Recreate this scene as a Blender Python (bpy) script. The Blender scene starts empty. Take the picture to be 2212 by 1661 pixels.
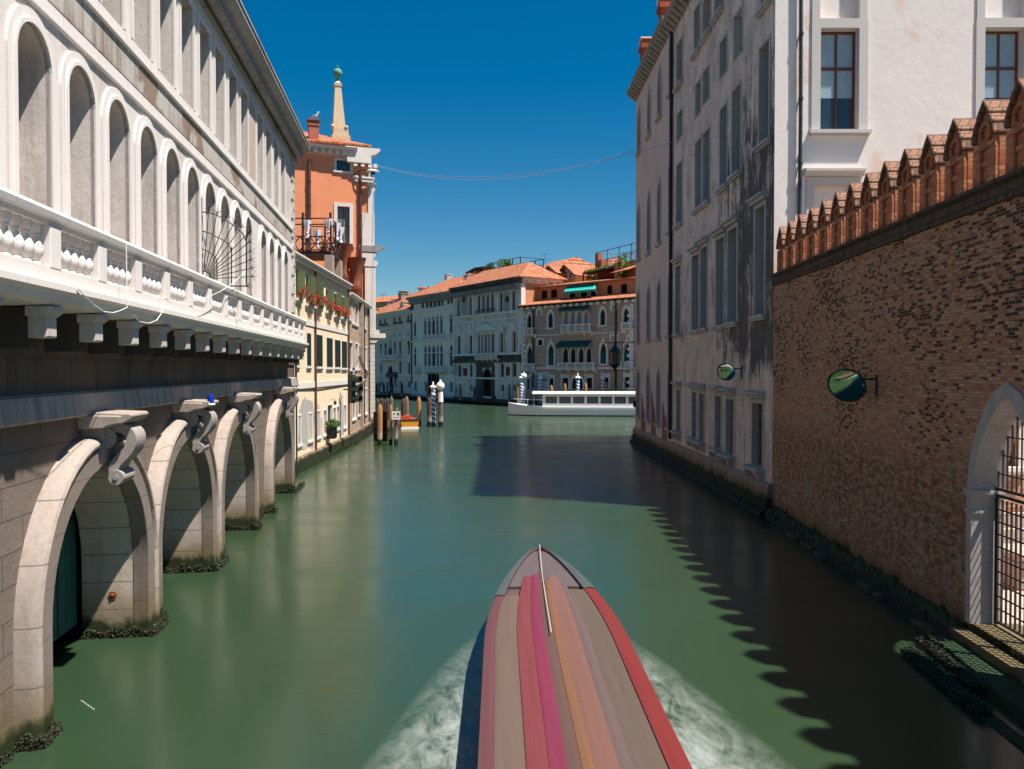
import bpy, math, random
from mathutils import Vector, Matrix
random.seed(11)
D = bpy.data; S = bpy.context.scene; COL = S.collection
R = math.radians
# ------------------------------------------------------------------ camera
F, CX, CY, HOR, H = 1725.0, 1106.0, 830.5, 797.0, 6.0
PITCH = math.atan((CY - HOR) / F)
cam_d = D.cameras.new('camera'); cam = D.objects.new('camera', cam_d); COL.objects.link(cam)
cam.location = (0, 0, H); cam.rotation_euler = (math.pi / 2 - PITCH, 0, 0)
cam_d.sensor_width = 36; cam_d.lens = 36 * F / 2212; cam_d.clip_end = 3000; cam_d.clip_start = .1
S.camera = cam
# ------------------------------------------------------------------ light
SUN_EL, SUN_AZ = R(65), R(116)      # azimuth clockwise from +Y
w = D.worlds.new('World'); S.world = w; w.use_nodes = True
nt = w.node_tree; bg = nt.nodes['Background']
sky = nt.nodes.new('ShaderNodeTexSky'); sky.sky_type = 'NISHITA'; sky.sun_disc = False
sky.sun_elevation = SUN_EL; sky.sun_rotation = SUN_AZ; sky.air_density = 1.0; sky.dust_density = .25; sky.ozone_density = 3.0
hs = nt.nodes.new('ShaderNodeHueSaturation'); hs.inputs['Saturation'].default_value = 1.52; hs.inputs['Value'].default_value = 1.0
hs.inputs['Hue'].default_value = .492
nt.links.new(sky.outputs[0], hs.inputs['Color']); nt.links.new(hs.outputs[0], bg.inputs[0])
bg.inputs[1].default_value = .05
sl = D.lights.new('sun', 'SUN'); sun = D.objects.new('sun', sl); COL.objects.link(sun)
sl.energy = 5.0; sl.angle = R(.9); sl.color = (1, .94, .86)
sdir = Vector((math.sin(SUN_AZ) * math.cos(SUN_EL), math.cos(SUN_AZ) * math.cos(SUN_EL), math.sin(SUN_EL)))
sun.rotation_euler = sdir.to_track_quat('Z', 'Y').to_euler(); sun.location = (40, -20, 80)
S.cycles.diffuse_bounces = 3
S.view_settings.view_transform = 'Standard'; S.view_settings.look = 'None'
S.view_settings.exposure = .92; S.view_settings.gamma = 1
# ------------------------------------------------------------------ picture -> place
def ray(px, py):
    c, s = math.cos(PITCH), math.sin(PITCH)
    x, up = px - CX, CY - py
    return Vector((x, F * c + up * s, -F * s + up * c))
def W(px, py, z=0.0):
    d = ray(px, py); t = (z - H) / d.z
    return Vector((d.x * t, d.y * t, z))
def at(px, py, Y):
    d = ray(px, py); t = Y / d.y
    return Vector((d.x * t, Y, H + d.z * t))
class Fac:
    """vertical plane P0->P1 (left to right seen from in front); local x along, y inward, z up"""
    def __init__(s, P0, P1):
        s.P0 = Vector((P0[0], P0[1], 0)); P1 = Vector((P1[0], P1[1], 0))
        s.L = (P1 - s.P0).length; s.ud = (P1 - s.P0).normalized(); s.nd = Vector((-s.ud.y, s.ud.x, 0))
        s.M = Matrix.Translation(s.P0) @ Matrix(((s.ud.x, s.nd.x, 0), (s.ud.y, s.nd.y, 0), (0, 0, 1))).to_4x4()
    def uv(s, px, py, off=0.0):
        d = ray(px, py); t = (s.P0.dot(s.nd) + off) / d.dot(s.nd)
        p = d * t
        return (p - s.P0).dot(s.ud), H + d.z * t
    def u(s, px, off=0.0): return s.uv(px, HOR, off)[0]
    def z(s, px, py, off=0.0): return s.uv(px, py, off)[1]
    def rect(s, Z, xl, xr, yt, yb, off=0.0):
        (a, t) = Z(xl, yt); (b, m) = Z(xr, yb); xm = (a + b) / 2
        return (s.u(a, off), s.u(b, off), s.z(xm, m, off), s.z(xm, t, off))
    def pt(s, u, y, z): return s.M @ Vector((u, y, z))
def zoom(k, ox, oy): return lambda x, y: (ox + k * x, oy + k * y)
Z1 = zoom(.2930, 0, 0); Z2 = zoom(.3252, 0, 378); Z3 = zoom(.2930, 0, 810); Z5 = zoom(.2601, 594, 162); Z6 = zoom(.2926, 594, 486)
Z7 = zoom(.2765, 783, 513); Z8 = zoom(.2765, 1080, 513); R1 = zoom(.2926, 1323, 0); R2 = zoom(.4228, 1323, 432)
R3 = zoom(.2926, 1674, 0); ZV = zoom(1, 0, 0); ZA = zoom(.0943, 799.2, 567); ZB = zoom(.0943, 982.8, 540); ZC = zoom(.0943, 1177.2, 529.2)
# ------------------------------------------------------------------ objects
def tag(o, label=None, cat=None, group=None, kind=None):
    if label: o['label'] = label
    if cat: o['category'] = cat
    if group: o['group'] = group
    if kind: o['kind'] = kind
    return o
def thing(name, label, cat, M=None, group=None, loc=None, rz=0):
    o = D.objects.new(name, None); COL.objects.link(o); o.empty_display_size = .2
    if M is not None: o.matrix_world = M
    if loc is not None: o.location = loc; o.rotation_euler = (0, 0, rz)
    return tag(o, label, cat, group)
def copy_tree(o, parent=None):
    c = o.copy(); COL.objects.link(c)
    if parent: c.parent = parent
    for ch in list(o.children): copy_tree(ch, c)
    return c
class MB:
    def __init__(s): s.v = []; s.f = []; s.xf = None; s.ch = []
    def add(s, vs, fs):
        n = len(s.v); s.ch.append((n, len(s.f)))
        s.v += [tuple(s.xf @ Vector(p)) if s.xf is not None else tuple(p) for p in vs]
        s.f += [tuple(i + n for i in f) for f in fs]; return s
    def box(s, x0, x1, y0, y1, z0, z1):
        vs = [(x, y, z) for x in (x0, x1) for y in (y0, y1) for z in (z0, z1)]
        return s.add(vs, [(0, 1, 3, 2), (4, 6, 7, 5), (0, 4, 5, 1), (2, 3, 7, 6), (0, 2, 6, 4), (1, 5, 7, 3)])
    def prism(s, poly, a, b, ax='x', closed=True):
        """extrude 2D polygon along axis. ax='x': poly=(y,z); 'y': (x,z); 'z': (x,y)"""
        n = len(poly); f = {'x': lambda p, t: (t, p[0], p[1]), 'y': lambda p, t: (p[0], t, p[1]), 'z': lambda p, t: (p[0], p[1], t)}[ax]
        vs = [f(p, a) for p in poly] + [f(p, b) for p in poly]
        fs = [(i, (i + 1) % n, (i + 1) % n + n, i + n) for i in range(n if closed else n - 1)]
        if closed: fs += [tuple(range(n)), tuple(range(2 * n - 1, n - 1, -1))]
        return s.add(vs, fs)
    def tube(s, pts, r, n=6, cap=True):
        pts = [Vector(p) for p in pts]; m = len(pts)
        rs = r if isinstance(r, (list, tuple)) else [r] * m
        vs = []; ref = Vector((0, 0, 1))
        for i, p in enumerate(pts):
            t = (pts[min(i + 1, m - 1)] - pts[max(i - 1, 0)]).normalized()
            k = ref if abs(t.dot(ref)) < .95 else Vector((1, 0, 0))
            a = t.cross(k).normalized(); b = t.cross(a)
            vs += [p + (a * math.cos(2 * math.pi * j / n) + b * math.sin(2 * math.pi * j / n)) * rs[i] for j in range(n)]
        fs = [(i * n + j, i * n + (j + 1) % n, (i + 1) * n + (j + 1) % n, (i + 1) * n + j) for i in range(m - 1) for j in range(n)]
        if cap: fs += [tuple(range(n)), tuple(range(m * n - 1, (m - 1) * n - 1, -1))]
        return s.add(vs, fs)
    def lathe(s, prof, c=(0, 0, 0), n=12, M=None):
        vs = []
        for r, z in prof:
            for j in range(n):
                p = Vector((r * math.cos(2 * math.pi * j / n), r * math.sin(2 * math.pi * j / n), z))
                if M: p = M @ p
                vs.append((p.x + c[0], p.y + c[1], p.z + c[2]))
        m = len(prof)
        fs = [(i * n + j, i * n + (j + 1) % n, (i + 1) * n + (j + 1) % n, (i + 1) * n + j) for i in range(m - 1) for j in range(n)]
        fs += [tuple(range(n - 1, -1, -1)), tuple(range((m - 1) * n, m * n))]
        return s.add(vs, fs)
    def sphere(s, c, r, n=12, sq=(1, 1, 1)):
        k = n // 2
        prof = [(max(r * math.sin(math.pi * i / k), r * .01), -r * math.cos(math.pi * i / k)) for i in range(k + 1)]
        return s.lathe(prof, c, n, Matrix.Diagonal(Vector(sq)))
    def sweep(s, path, cross):
        """path: list of (origin, e1, e2); cross: closed list of (a,b)"""
        n = len(cross); vs = [o + e1 * a + e2 * b for o, e1, e2 in path for a, b in cross]; m = len(path)
        fs = [(i * n + j, i * n + (j + 1) % n, (i + 1) * n + (j + 1) % n, (i + 1) * n + j) for i in range(m - 1) for j in range(n)]
        fs += [tuple(range(n)), tuple(range(m * n - 1, (m - 1) * n - 1, -1))]
        return s.add(vs, fs)
    def each(s, name, mat, parent=None, k=1, **kw):
        """every k pieces become an object of their own"""
        st = s.ch[::k] + [(len(s.v), len(s.f))]; out = []
        for (a, c), (b, d) in zip(st[:-1], st[1:]):
            m = MB(); m.v = s.v[a:b]; m.f = [tuple(i - a for i in f) for f in s.f[c:d]]; out.append(m.build(name, mat, parent, **kw))
        return out
    def build(s, name, mat, parent=None, smooth=False, bevel=0, kind=None, label=None):
        me = D.meshes.new(name); me.from_pydata(s.v, [], s.f); me.materials.append(mat)
        import bmesh
        bm = bmesh.new(); bm.from_mesh(me); bmesh.ops.recalc_face_normals(bm, faces=bm.faces); bm.to_mesh(me); bm.free()
        if smooth:
            for p in me.polygons: p.use_smooth = True
            try: me.set_sharp_from_angle(angle=R(smooth if smooth is not True else 40))
            except Exception: pass
        o = D.objects.new(name, me); COL.objects.link(o)
        if parent: o.parent = parent
        if bevel:
            b = o.modifiers.new('bevel', 'BEVEL'); b.width = bevel; b.segments = 1; b.limit_method = 'ANGLE'; b.angle_limit = R(40)
        return tag(o, label, None, None, kind)
# ------------------------------------------------------------------ materials
class NB:
    def __init__(s, name, rough=.8, spec=.3, metal=0):
        s.m = D.materials.new(name); s.m.use_nodes = True; s.t = s.m.node_tree; s.b = s.t.nodes['Principled BSDF']
        s.b.inputs['Roughness'].default_value = rough; s.b.inputs['Specular IOR Level'].default_value = spec; s.b.inputs['Metallic'].default_value = metal
        s.tc = s.t.nodes.new('ShaderNodeTexCoord').outputs['Object']; s._flat = None
    def put(s, sock, v):
        if hasattr(v, 'node'): s.t.links.new(v, sock)
        elif v is not None:
            if isinstance(v, tuple) and len(v) == 3 and sock.type == 'RGBA': v = v + (1,)
            sock.default_value = v
    def n(s, t, out=0, ins=(), **at):
        nd = s.t.nodes.new('ShaderNode' + t)
        for k, v in at.items(): setattr(nd, k, v)
        for k, v in dict(ins).items(): s.put(nd.inputs[k], v)
        return nd.outputs[out]
    def vec(s, sc=(1, 1, 1), loc=(0, 0, 0), v=None):
        return s.n('Mapping', 0, {'Vector': v or s.tc, 'Scale': sc, 'Location': loc})
    def flat(s):
        if s._flat is None:
            sp = s.t.nodes.new('ShaderNodeSeparateXYZ'); s.t.links.new(s.tc, sp.inputs[0])
            a = s.math('ADD', sp.outputs[0], sp.outputs[1]); s.zz = sp.outputs[2]; s.xx = sp.outputs[0]; s.yy = sp.outputs[1]
            s._flat = s.n('CombineXYZ', 0, {'X': a, 'Y': sp.outputs[2]})
        return s._flat
    def math(s, op, a, b=None, c=None, clamp=False):
        nd = s.t.nodes.new('ShaderNodeMath'); nd.operation = op; nd.use_clamp = clamp
        s.put(nd.inputs[0], a)
        if b is not None: s.put(nd.inputs[1], b)
        if c is not None: s.put(nd.inputs[2], c)
        return nd.outputs[0]
    def noise(s, scale, detail=4, rough=.6, v=None, dist=0):
        return s.n('TexNoise', 0, {'Vector': v or s.tc, 'Scale': scale, 'Detail': detail, 'Roughness': rough, 'Distortion': dist})
    def ramp(s, f, stops, interp='LINEAR'):
        nd = s.t.nodes.new('ShaderNodeValToRGB'); nd.color_ramp.interpolation = interp; s.put(nd.inputs[0], f)
        e = nd.color_ramp.elements
        while len(e) < len(stops): e.new(.5)
        for i, (p, c) in enumerate(stops):
            e[i].position = p; e[i].color = (c, c, c, 1) if isinstance(c, (int, float)) else tuple(c) + (1,)
        return nd.outputs[0]
    def mix(s, f, a, b, blend='MIX'):
        nd = s.t.nodes.new('ShaderNodeMix'); nd.data_type = 'RGBA'; nd.blend_type = blend
        s.put(nd.inputs[0], f); s.put(nd.inputs[6], a); s.put(nd.inputs[7], b); return nd.outputs[2]
    def range(s, f, a, b, c=0.0, d=1.0, smooth=True):
        return s.n('MapRange', 0, {0: f, 1: a, 2: b, 3: c, 4: d}, interpolation_type='SMOOTHSTEP' if smooth else 'LINEAR')
    def bump(s, h, st=.3, dist=.02, prev=None):
        return s.n('Bump', 0, {'Height': h, 'Strength': st, 'Distance': dist, 'Normal': prev} if prev else {'Height': h, 'Strength': st, 'Distance': dist})
    def done(s, col=None, normal=None, rough=None):
        if col is not None: s.put(s.b.inputs['Base Color'], col)
        if normal is not None: s.put(s.b.inputs['Normal'], normal)
        if rough is not None: s.put(s.b.inputs['Roughness'], rough)
        return s.m
def sc(c, k): return tuple(min(1, x * k) for x in c)
def tide(k, col, top=.55, ochre=1.4):
    """weed-black band at the water, ochre above"""
    k.flat(); n = k.noise(1.6, 5, .65, k.vec((1, 1, .6)))
    zz = k.math('ADD', k.zz, k.math('MULTIPLY', k.math('SUBTRACT', n, .5), -.9))
    col = k.mix(k.math('MULTIPLY', k.range(zz, ochre, top), .75), col, k.mix(k.noise(5, 4), (.19, .13, .055), (.10, .075, .035)))
    return k.mix(k.range(zz, top + .12, top - .12), col, k.mix(k.noise(9, 3), (.012, .016, .006), (.03, .04, .012)))
def surf(name, c, var=.16, scale=.7, rough=.82, bump=.25, bscale=14, streak=0, scol=(.05, .045, .04), blocks=None, joint=.45, tone=.18, patch=None, pcol=None, tid=False, spec=.25, grime=.25, tidetop=.55):
    k = NB(name, rough, spec)
    f = k.flat()
    n1 = k.noise(scale, 5, .6); n2 = k.noise(scale * 9, 4, .65)
    col = k.mix(n1, sc(c, 1 - var), sc(c, 1 + var))
    col = k.mix(k.math('MULTIPLY', k.ramp(n2, [(.35, 1), (.62, 0)]), grime), col, sc(c, .62))
    hgt = k.math('ADD', k.math('MULTIPLY', k.noise(bscale, 6, .7), .6), k.noise(bscale * .22, 3))
    nrm = k.bump(hgt, bump, .03)
    if blocks:
        bw, bh, mort = blocks
        bt = k.t.nodes.new('ShaderNodeTexBrick'); k.put(bt.inputs['Vector'], f)
        for a, b in (('Color1', (0, 0, 0)), ('Color2', (1, 1, 1)), ('Mortar', (.5, .5, .5)), ('Scale', 1.0), ('Mortar Size', mort), ('Mortar Smooth', .1), ('Brick Width', bw), ('Row Height', bh)): k.put(bt.inputs[a], b)
        col = k.mix(k.math('MULTIPLY', bt.outputs[0], tone * 2), sc(c, 1.0) if False else col, k.mix(.5, col, sc(c, 1 - tone * 2)))
        col = k.mix(k.math('MULTIPLY', bt.outputs[1], joint), col, sc(c, .18))
        nrm = k.bump(k.math('SUBTRACT', 1.0, bt.outputs[1]), .5, .015, nrm)
    if patch:
        p = k.ramp(k.noise(patch[0], 6, .62, k.vec((1, 1, 1), (7, 3, 1))), [(patch[1], 0), (patch[1] + .04, 1)])
        col = k.mix(p, col, pcol); nrm = k.bump(p, -.3, .02, nrm)
    if streak:
        s1 = k.noise(1.0, 5, .7, k.vec((3.2, 3.2, .22))); s2 = k.noise(.35, 3, .5, k.vec((1, 1, 1), (3, 9, 4)))
        m = k.ramp(k.math('MULTIPLY_ADD', s1, .7, k.math('MULTIPLY', s2, .42)), [(.56, 0), (.72, 1)])
        col = k.mix(k.math('MULTIPLY', m, streak), col, scol)
    if tid: col = tide(k, col, tidetop)
    return k.done(col, nrm)
def bricks(name, pal, mortar, bw=.25, bh=.075, ms=.012, dark=None, bump=.8, erode=None, tid=False, moss=None, var=.3, streaky=None):
    """pal: list of (pos, colour) picked per brick"""
    k = NB(name, .9, .15); f = k.flat()
    fv = k.n('VectorMath', 0, {0: f, 1: k.n('Vector' + 'Math', 0, {0: k.n('TexNoise', 1, {'Vector': k.tc, 'Scale': 2.5, 'Detail': 2}), 1: (.035, .022, 0)}, operation='MULTIPLY')}, operation='ADD')
    bt = k.t.nodes.new('ShaderNodeTexBrick'); k.put(bt.inputs['Vector'], fv); bt.squash = 1
    for a, b in (('Color1', (0, 0, 0)), ('Color2', (1, 1, 1)), ('Mortar', (.5, .5, .5)), ('Scale', 1.0), ('Mortar Size', ms), ('Mortar Smooth', .3), ('Brick Width', bw), ('Row Height', bh)): k.put(bt.inputs[a], b)
    rnd = bt.outputs[0]
    col = k.ramp(rnd, pal, 'CONSTANT')
    col = k.mix(k.noise(22, 3), k.mix(var, col, (0, 0, 0)), k.mix(var * .35, col, (1, .9, .8)))
    if dark:
        # bricks burnt black where a broad patch asks for it
        big = k.noise(.35, 3, .55, k.vec((1, 1, 1.4), (2, 5, 3)))
        kk = k.math('MULTIPLY_ADD', k.noise(4, 2, .5, k.vec((1, 1, 2.6))), .9, k.math('MULTIPLY', rnd, .55))
        if dark[1]: big = k.math('ADD', big, k.range(k.zz, dark[1][0], dark[1][1], -.14, .10))
        m = k.ramp(k.math('MULTIPLY', k.math('ADD', kk, big), .5), [(dark[0], 0), (dark[0] + .04, 1)])
        col = k.mix(k.math('MULTIPLY', m, .86), col, (.012, .010, .010))
    mcol = k.mix(k.noise(3, 4), mortar, sc(mortar, .6))
    col = k.mix(bt.outputs[1], col, mcol)
    h = k.math('SUBTRACT', k.math('MULTIPLY_ADD', rnd, .35, k.math('MULTIPLY', k.noise(30, 4), .5)), k.math('MULTIPLY', bt.outputs[1], .8))
    nrm = k.bump(h, bump, .02)
    if erode:
        e = k.range(k.zz, erode[0], erode[1]); nn = k.noise(3.4, 5, .7, k.vec((1, 1, 1.7)))
        e2 = k.math('MULTIPLY', e, k.range(k.zz, .4, 1.2))
        col = k.mix(k.math('MULTIPLY', e2, k.ramp(nn, [(.42, .6), (.55, 0)])), col, (.07, .045, .035))
        col = k.mix(k.math('MULTIPLY', e2, k.ramp(nn, [(.5, 0), (.68, .4)])), col, (.46, .31, .20))
        salt = k.math('MULTIPLY', k.ramp(k.noise(1.1, 5, .7, k.vec((1, 1, 1.5), (1, 4, 8))), [(.52, 0), (.66, 1)]), k.math('MULTIPLY', k.range(k.zz, 2.6, 1.4), k.range(k.zz, .5, 1.0)))
        col = k.mix(k.math('MULTIPLY', salt, .5), col, (.42, .36, .34))
        nrm = k.bump(k.math('MULTIPLY', e2, nn), .9, .09, nrm)
    if streaky:
        s1 = k.noise(1.0, 5, .7, k.vec((3, 3, .2)))
        col = k.mix(k.math('MULTIPLY', k.ramp(s1, [(.5, 0), (.66, 1)]), streaky), col, (.02, .018, .016))
    if tid: col = tide(k, col, .5, 1.1)
    return k.done(col, nrm)
def plain(name, c, rough=.5, spec=.4, metal=0, var=.12, scale=6, bump=.1):
    k = NB(name, rough, spec, metal)
    n = k.noise(scale, 4); col = k.mix(n, sc(c, 1 - var), sc(c, 1 + var))
    return k.done(col, k.bump(k.noise(scale * 5, 4), bump, .01), k.range(n, .3, .7, rough * .85, min(1, rough * 1.15)))
def tiles(name, c1, c2, c3, pitch=.24):
    k = NB(name, .9, .15)
    sp = k.t.nodes.new('ShaderNodeSeparateXYZ'); k.t.links.new(k.tc, sp.inputs[0])
    xy = k.n('CombineXYZ', 0, {'X': k.math('ADD', sp.outputs[0], k.math('MULTIPLY', sp.outputs[2], .02)), 'Y': k.math('ADD', sp.outputs[1], sp.outputs[2])})
    bt = k.t.nodes.new('ShaderNodeTexBrick'); k.put(bt.inputs['Vector'], xy); bt.offset = 0
    for a, b in (('Color1', (0, 0, 0)), ('Color2', (1, 1, 1)), ('Mortar', (.3, .3, .3)), ('Scale', 1.0), ('Mortar Size', .012), ('Brick Width', pitch), ('Row Height', .38)): k.put(bt.inputs[a], b)
    r = k.math('MULTIPLY_ADD', bt.outputs[0], .6, k.math('MULTIPLY', k.noise(.8, 4), .5))
    col = k.ramp(r, [(.2, c1), (.5, c2), (.8, c3)])
    lich = k.ramp(k.noise(2.3, 6, .7), [(.55, 0), (.7, .6)])
    col = k.mix(lich, col, (.14, .085, .05))
    wv = k.n('MapRange', 0, {0: k.n('TexWave', 1, {'Vector': k.vec(v=xy), 'Scale': 2 * math.pi / pitch / 20 * 1.0, 'Distortion': .3}), 1: 0.0, 2: 1.0, 3: 0.0, 4: 1.0})
    wave = k.t.nodes.new('ShaderNodeMath'); wave.operation = 'SINE'; k.put(wave.inputs[0], k.math('MULTIPLY', sp.outputs[0], 2 * math.pi / pitch))
    col = k.mix(k.range(wave.outputs[0], -.5, -1.0, 0, .55), col, (.07, .028, .016))
    return k.done(col, k.bump(wave.outputs[0], .8, .05))
class M: pass
# left arcaded building
M.istria = surf('pale_stone_plaster', (.69, .62, .58), .10, .5, streak=.5, scol=(.33, .25, .19), bump=.2, bscale=10, grime=.3)
M.istria_trim = surf('pale_trim_stone', (.72, .66, .625), .07, 1.2, bump=.10, bscale=20, blocks=(1.6, 40, .006), joint=.5, tone=.06, grime=.12)
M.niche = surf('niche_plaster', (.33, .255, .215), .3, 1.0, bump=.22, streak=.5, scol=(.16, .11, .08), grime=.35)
M.worn = surf('worn_frieze', (.50, .45, .40), .14, .8, bump=.3, streak=.85, scol=(.20, .13, .09), patch=(.45, .55), pcol=(.27, .19, .14), grime=.3)
M.balust = surf('baluster_stone', (.70, .645, .605), .08, 2, bump=.15, bscale=40, grime=.12)
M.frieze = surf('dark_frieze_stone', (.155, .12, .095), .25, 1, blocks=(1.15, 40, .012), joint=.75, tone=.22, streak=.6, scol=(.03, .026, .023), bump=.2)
M.band = surf('lead_grey_band', (.43, .375, .345), .14, 1.5, blocks=(1.3, 40, .010), joint=.5, tone=.1, streak=.75, scol=(.10, .10, .115), bump=.12)
M.rustic = surf('grey_rusticated_stone', (.19, .148, .122), .2, .9, blocks=(1.3, .52, .010), joint=.7, tone=.2, bump=.7, bscale=9, tid=True, streak=.3, scol=(.08, .06, .05), tidetop=.42)
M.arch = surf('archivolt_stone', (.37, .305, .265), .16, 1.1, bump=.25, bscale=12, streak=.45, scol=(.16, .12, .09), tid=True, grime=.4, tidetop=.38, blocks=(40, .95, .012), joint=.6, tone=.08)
M.bracket = surf('bracket_stone', (.53, .475, .435), .1, 2, bump=.15, streak=.3, scol=(.2, .16, .13), grime=.3)
M.jamb = surf('pale_pier_stone', (.52, .43, .36), .16, 1.0, blocks=(40, .62, .012), joint=.7, tone=.14, bump=.4, bscale=8, tid=True, streak=.35, scol=(.16, .12, .09), tidetop=.42)
M.gatestone = surf('weathered_gate_stone', (.46, .405, .375), .14, 1.4, bump=.25, streak=.35, scol=(.2, .16, .14), grime=.35)
M.soot = surf('dark_beam_stone', (.07, .058, .05), .4, 2, bump=.2, grime=.5)  # rear bracket beams, much darker than the front blocks
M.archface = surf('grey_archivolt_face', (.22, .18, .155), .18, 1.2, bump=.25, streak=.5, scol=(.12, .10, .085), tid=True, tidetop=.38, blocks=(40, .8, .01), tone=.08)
M.key = surf('keystone_stone', (.35, .305, .28), .2, 2, bump=.2, streak=.4, scol=(.10, .085, .075), grime=.4)
M.weed = plain('wet_weed', (.022, .036, .012), .6, .25, var=.6, scale=14)
M.mussel = plain('mussel_shell', (.024, .018, .013), .55, .25, var=.6, scale=20)
M.green_door = surf('green_boat_door', (.045, .16, .13), .3, 2, bump=.15, streak=.5, scol=(.02, .028, .024), patch=(1.2, .60), pcol=(.02, .15, .115), rough=.55, grime=.5)
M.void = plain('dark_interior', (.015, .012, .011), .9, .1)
# right side
M.whitewall = surf('lime_white_plaster', (.84, .74, .69), .07, .4, bump=.5, bscale=3.2, patch=(.30, .57), pcol=(.78, .60, .50), grime=.10)
M.pinkwall = surf('pink_weathered_plaster', (.44, .33, .29), .14, .7, bump=.6, bscale=8, streak=.4, scol=(.19, .15, .14), patch=(.5, .66), pcol=(.30, .20, .155), grime=.35)
M.greystone = surf('grey_jamb_stone', (.46, .42, .40), .12, 1.4, bump=.14, streak=.35, scol=(.16, .15, .15))
M.hoodstone = surf('weathered_hood_stone', (.34, .30, .27), .2, 2, bump=.25, streak=.6, scol=(.06, .055, .05))
M.basestone = surf('plinth_stone', (.36, .27, .225), .18, .8, blocks=(.9, .42, .012), joint=.6, tone=.2, bump=.4, tid=True, tidetop=.75)
M.jambwhite = surf('white_window_stone', (.60, .55, .52), .07, 1.5, bump=.08, grime=.1)
M.redbrick = bricks('garden_wall_brick', [(0, (.55, .225, .11)), (.22, (.61, .31, .165)), (.4, (.44, .15, .07)), (.55, (.61, .35, .205)), (.72, (.58, .19, .085)), (.86, (.55, .295, .175))], (.41, .25, .165), .235, .075, .010, dark=(.695, (2.5, 9.0)), erode=(4.6, 3.2), tid=True)
M.merlon = bricks('merlon_brick', [(0, (.62, .145, .042)), (.3, (.72, .205, .065)), (.55, (.48, .10, .032)), (.75, (.74, .28, .11))], (.46, .26, .16), .27, .095, .010, var=.35)
M.capbrick = bricks('cap_brick', [(0, (.25, .085, .042)), (.3, (.32, .125, .06)), (.6, (.17, .06, .034)), (.8, (.36, .20, .10))], (.12, .10, .07), .2, .2, .012, var=.4)
M.coping = bricks('coping_brick', [(0, (.12, .065, .045)), (.4, (.18, .09, .06)), (.7, (.08, .045, .035))], (.06, .05, .045), .07, .22, .012, streaky=.6)
M.housebrick = bricks('pale_house_brick', [(0, (.42, .27, .18)), (.3, (.50, .34, .24)), (.6, (.34, .19, .12)), (.8, (.56, .42, .32))], (.46, .36, .28), .26, .085, .014, tid=True, var=.2)
M.orangebrick = bricks('courtyard_brick', [(0, (.46, .19, .10)), (.3, (.52, .27, .15)), (.6, (.36, .13, .07)), (.8, (.58, .36, .24))], (.45, .34, .27), .26, .085, .014, var=.2)
M.paving = surf('courtyard_paving', (.46, .36, .30), .14, .8, blocks=(1.0, .7, .02), joint=.5, bump=.3)
M.iron = plain('black_iron', (.022, .019, .018), .55, .4, .3)
M.rust = plain('rusty_iron', (.20, .065, .022), .8, .2, .2, var=.5)
M.copper = plain('verdigris_copper', (.10, .26, .20), .7, .3)
M.lampmetal = plain('green_black_metal', (.018, .034, .030), .5, .5, .2)
M.pipe = plain('dark_green_pipe', (.02, .035, .035), .45, .5)
M.bpipe = plain('brown_pipe', (.10, .045, .03), .5, .4)
M.mirrorback = plain('black_plastic', (.012, .012, .012), .4, .5)
# yellow / orange
M.yellow = surf('cream_yellow_plaster', (.86, .67, .46), .08, .5, bump=.18, streak=.15, scol=(.5, .35, .2), grime=.10)
M.orange = surf('terracotta_plaster', (.80, .29, .145), .09, .35, bump=.15, streak=.10, scol=(.36, .11, .05), grime=.12)
M.terra = surf('brown_terracotta', (.25, .085, .045), .2, 2, bump=.3, grime=.4)
M.quoin = surf('white_rusticated_stone', (.66, .60, .54), .06, 1, blocks=(1.1, .42, .03), joint=.5, tone=.05, bump=.2)
M.whitestone = surf('white_stone', (.72, .65, .59), .08, 1.5, bump=.15, grime=.2)
M.shut_light = plain('sage_green_shutter', (.13, .17, .075), .6, .3)
M.shut_dark = plain('bottle_green_shutter', (.012, .028, .022), .55, .35)
M.tile = tiles('roof_tiles', (.34, .10, .05), (.47, .155, .075), (.54, .27, .165))
M.wood = plain('dark_wood', (.028, .018, .016), .6, .3, var=.4)
M.sashwood = plain('brown_window_frame', (.14, .042, .02), .5, .4, var=.3)
M.cloth = plain('white_curtain', (.75, .72, .74), .85, .2)
M.plant = plain('green_leaves', (.055, .115, .022), .7, .2, var=.5, scale=9)
M.plant2 = plain('bright_leaves', (.10, .19, .025), .7, .2, var=.4, scale=9)
M.red = plain('red_petals', (.55, .014, .010), .6, .3, var=.3)
M.feather = plain('white_feathers', (.75, .74, .72), .8, .2)
# far palaces
M.pal_a = surf('grey_cream_plaster', (.66, .54, .445), .12, .4, streak=.3, scol=(.30, .26, .23), bump=.1, patch=(.25, .62), pcol=(.5, .40, .31))
M.pal_b = surf('white_grey_plaster', (.80, .71, .63), .12, .5, streak=.5, scol=(.30, .28, .27), bump=.1, patch=(.3, .68), pcol=(.44, .2, .12))
M.pal_c = surf('sooty_istrian_stone', (.72, .63, .54), .2, .7, streak=.95, scol=(.07, .065, .06), bump=.2, grime=.35)
M.pal_d = bricks('pinkish_grey_brick', [(0, (.40, .25, .175)), (.3, (.47, .315, .235)), (.6, (.34, .19, .13)), (.8, (.54, .39, .31))], (.46, .345, .275), .26, .09, .014, var=.15, bump=.3)
M.stain = surf('soot_black_stone', (.06, .055, .05), .5, 1.2, streak=.5, scol=(.3, .28, .26), bump=.2)
M.attic = surf('apricot_plaster', (.55, .245, .125), .08, .5, bump=.1)
M.attic2 = surf('pale_apricot_plaster', (.56, .33, .18), .08, .5, bump=.1)
M.relief = surf('carved_relief_panel', (.42, .36, .28), .25, 2.2, bump=.5, bscale=5, grime=.5)
M.awning = plain('turquoise_awning', (.005, .36, .30), .7, .2, var=.08)
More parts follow.
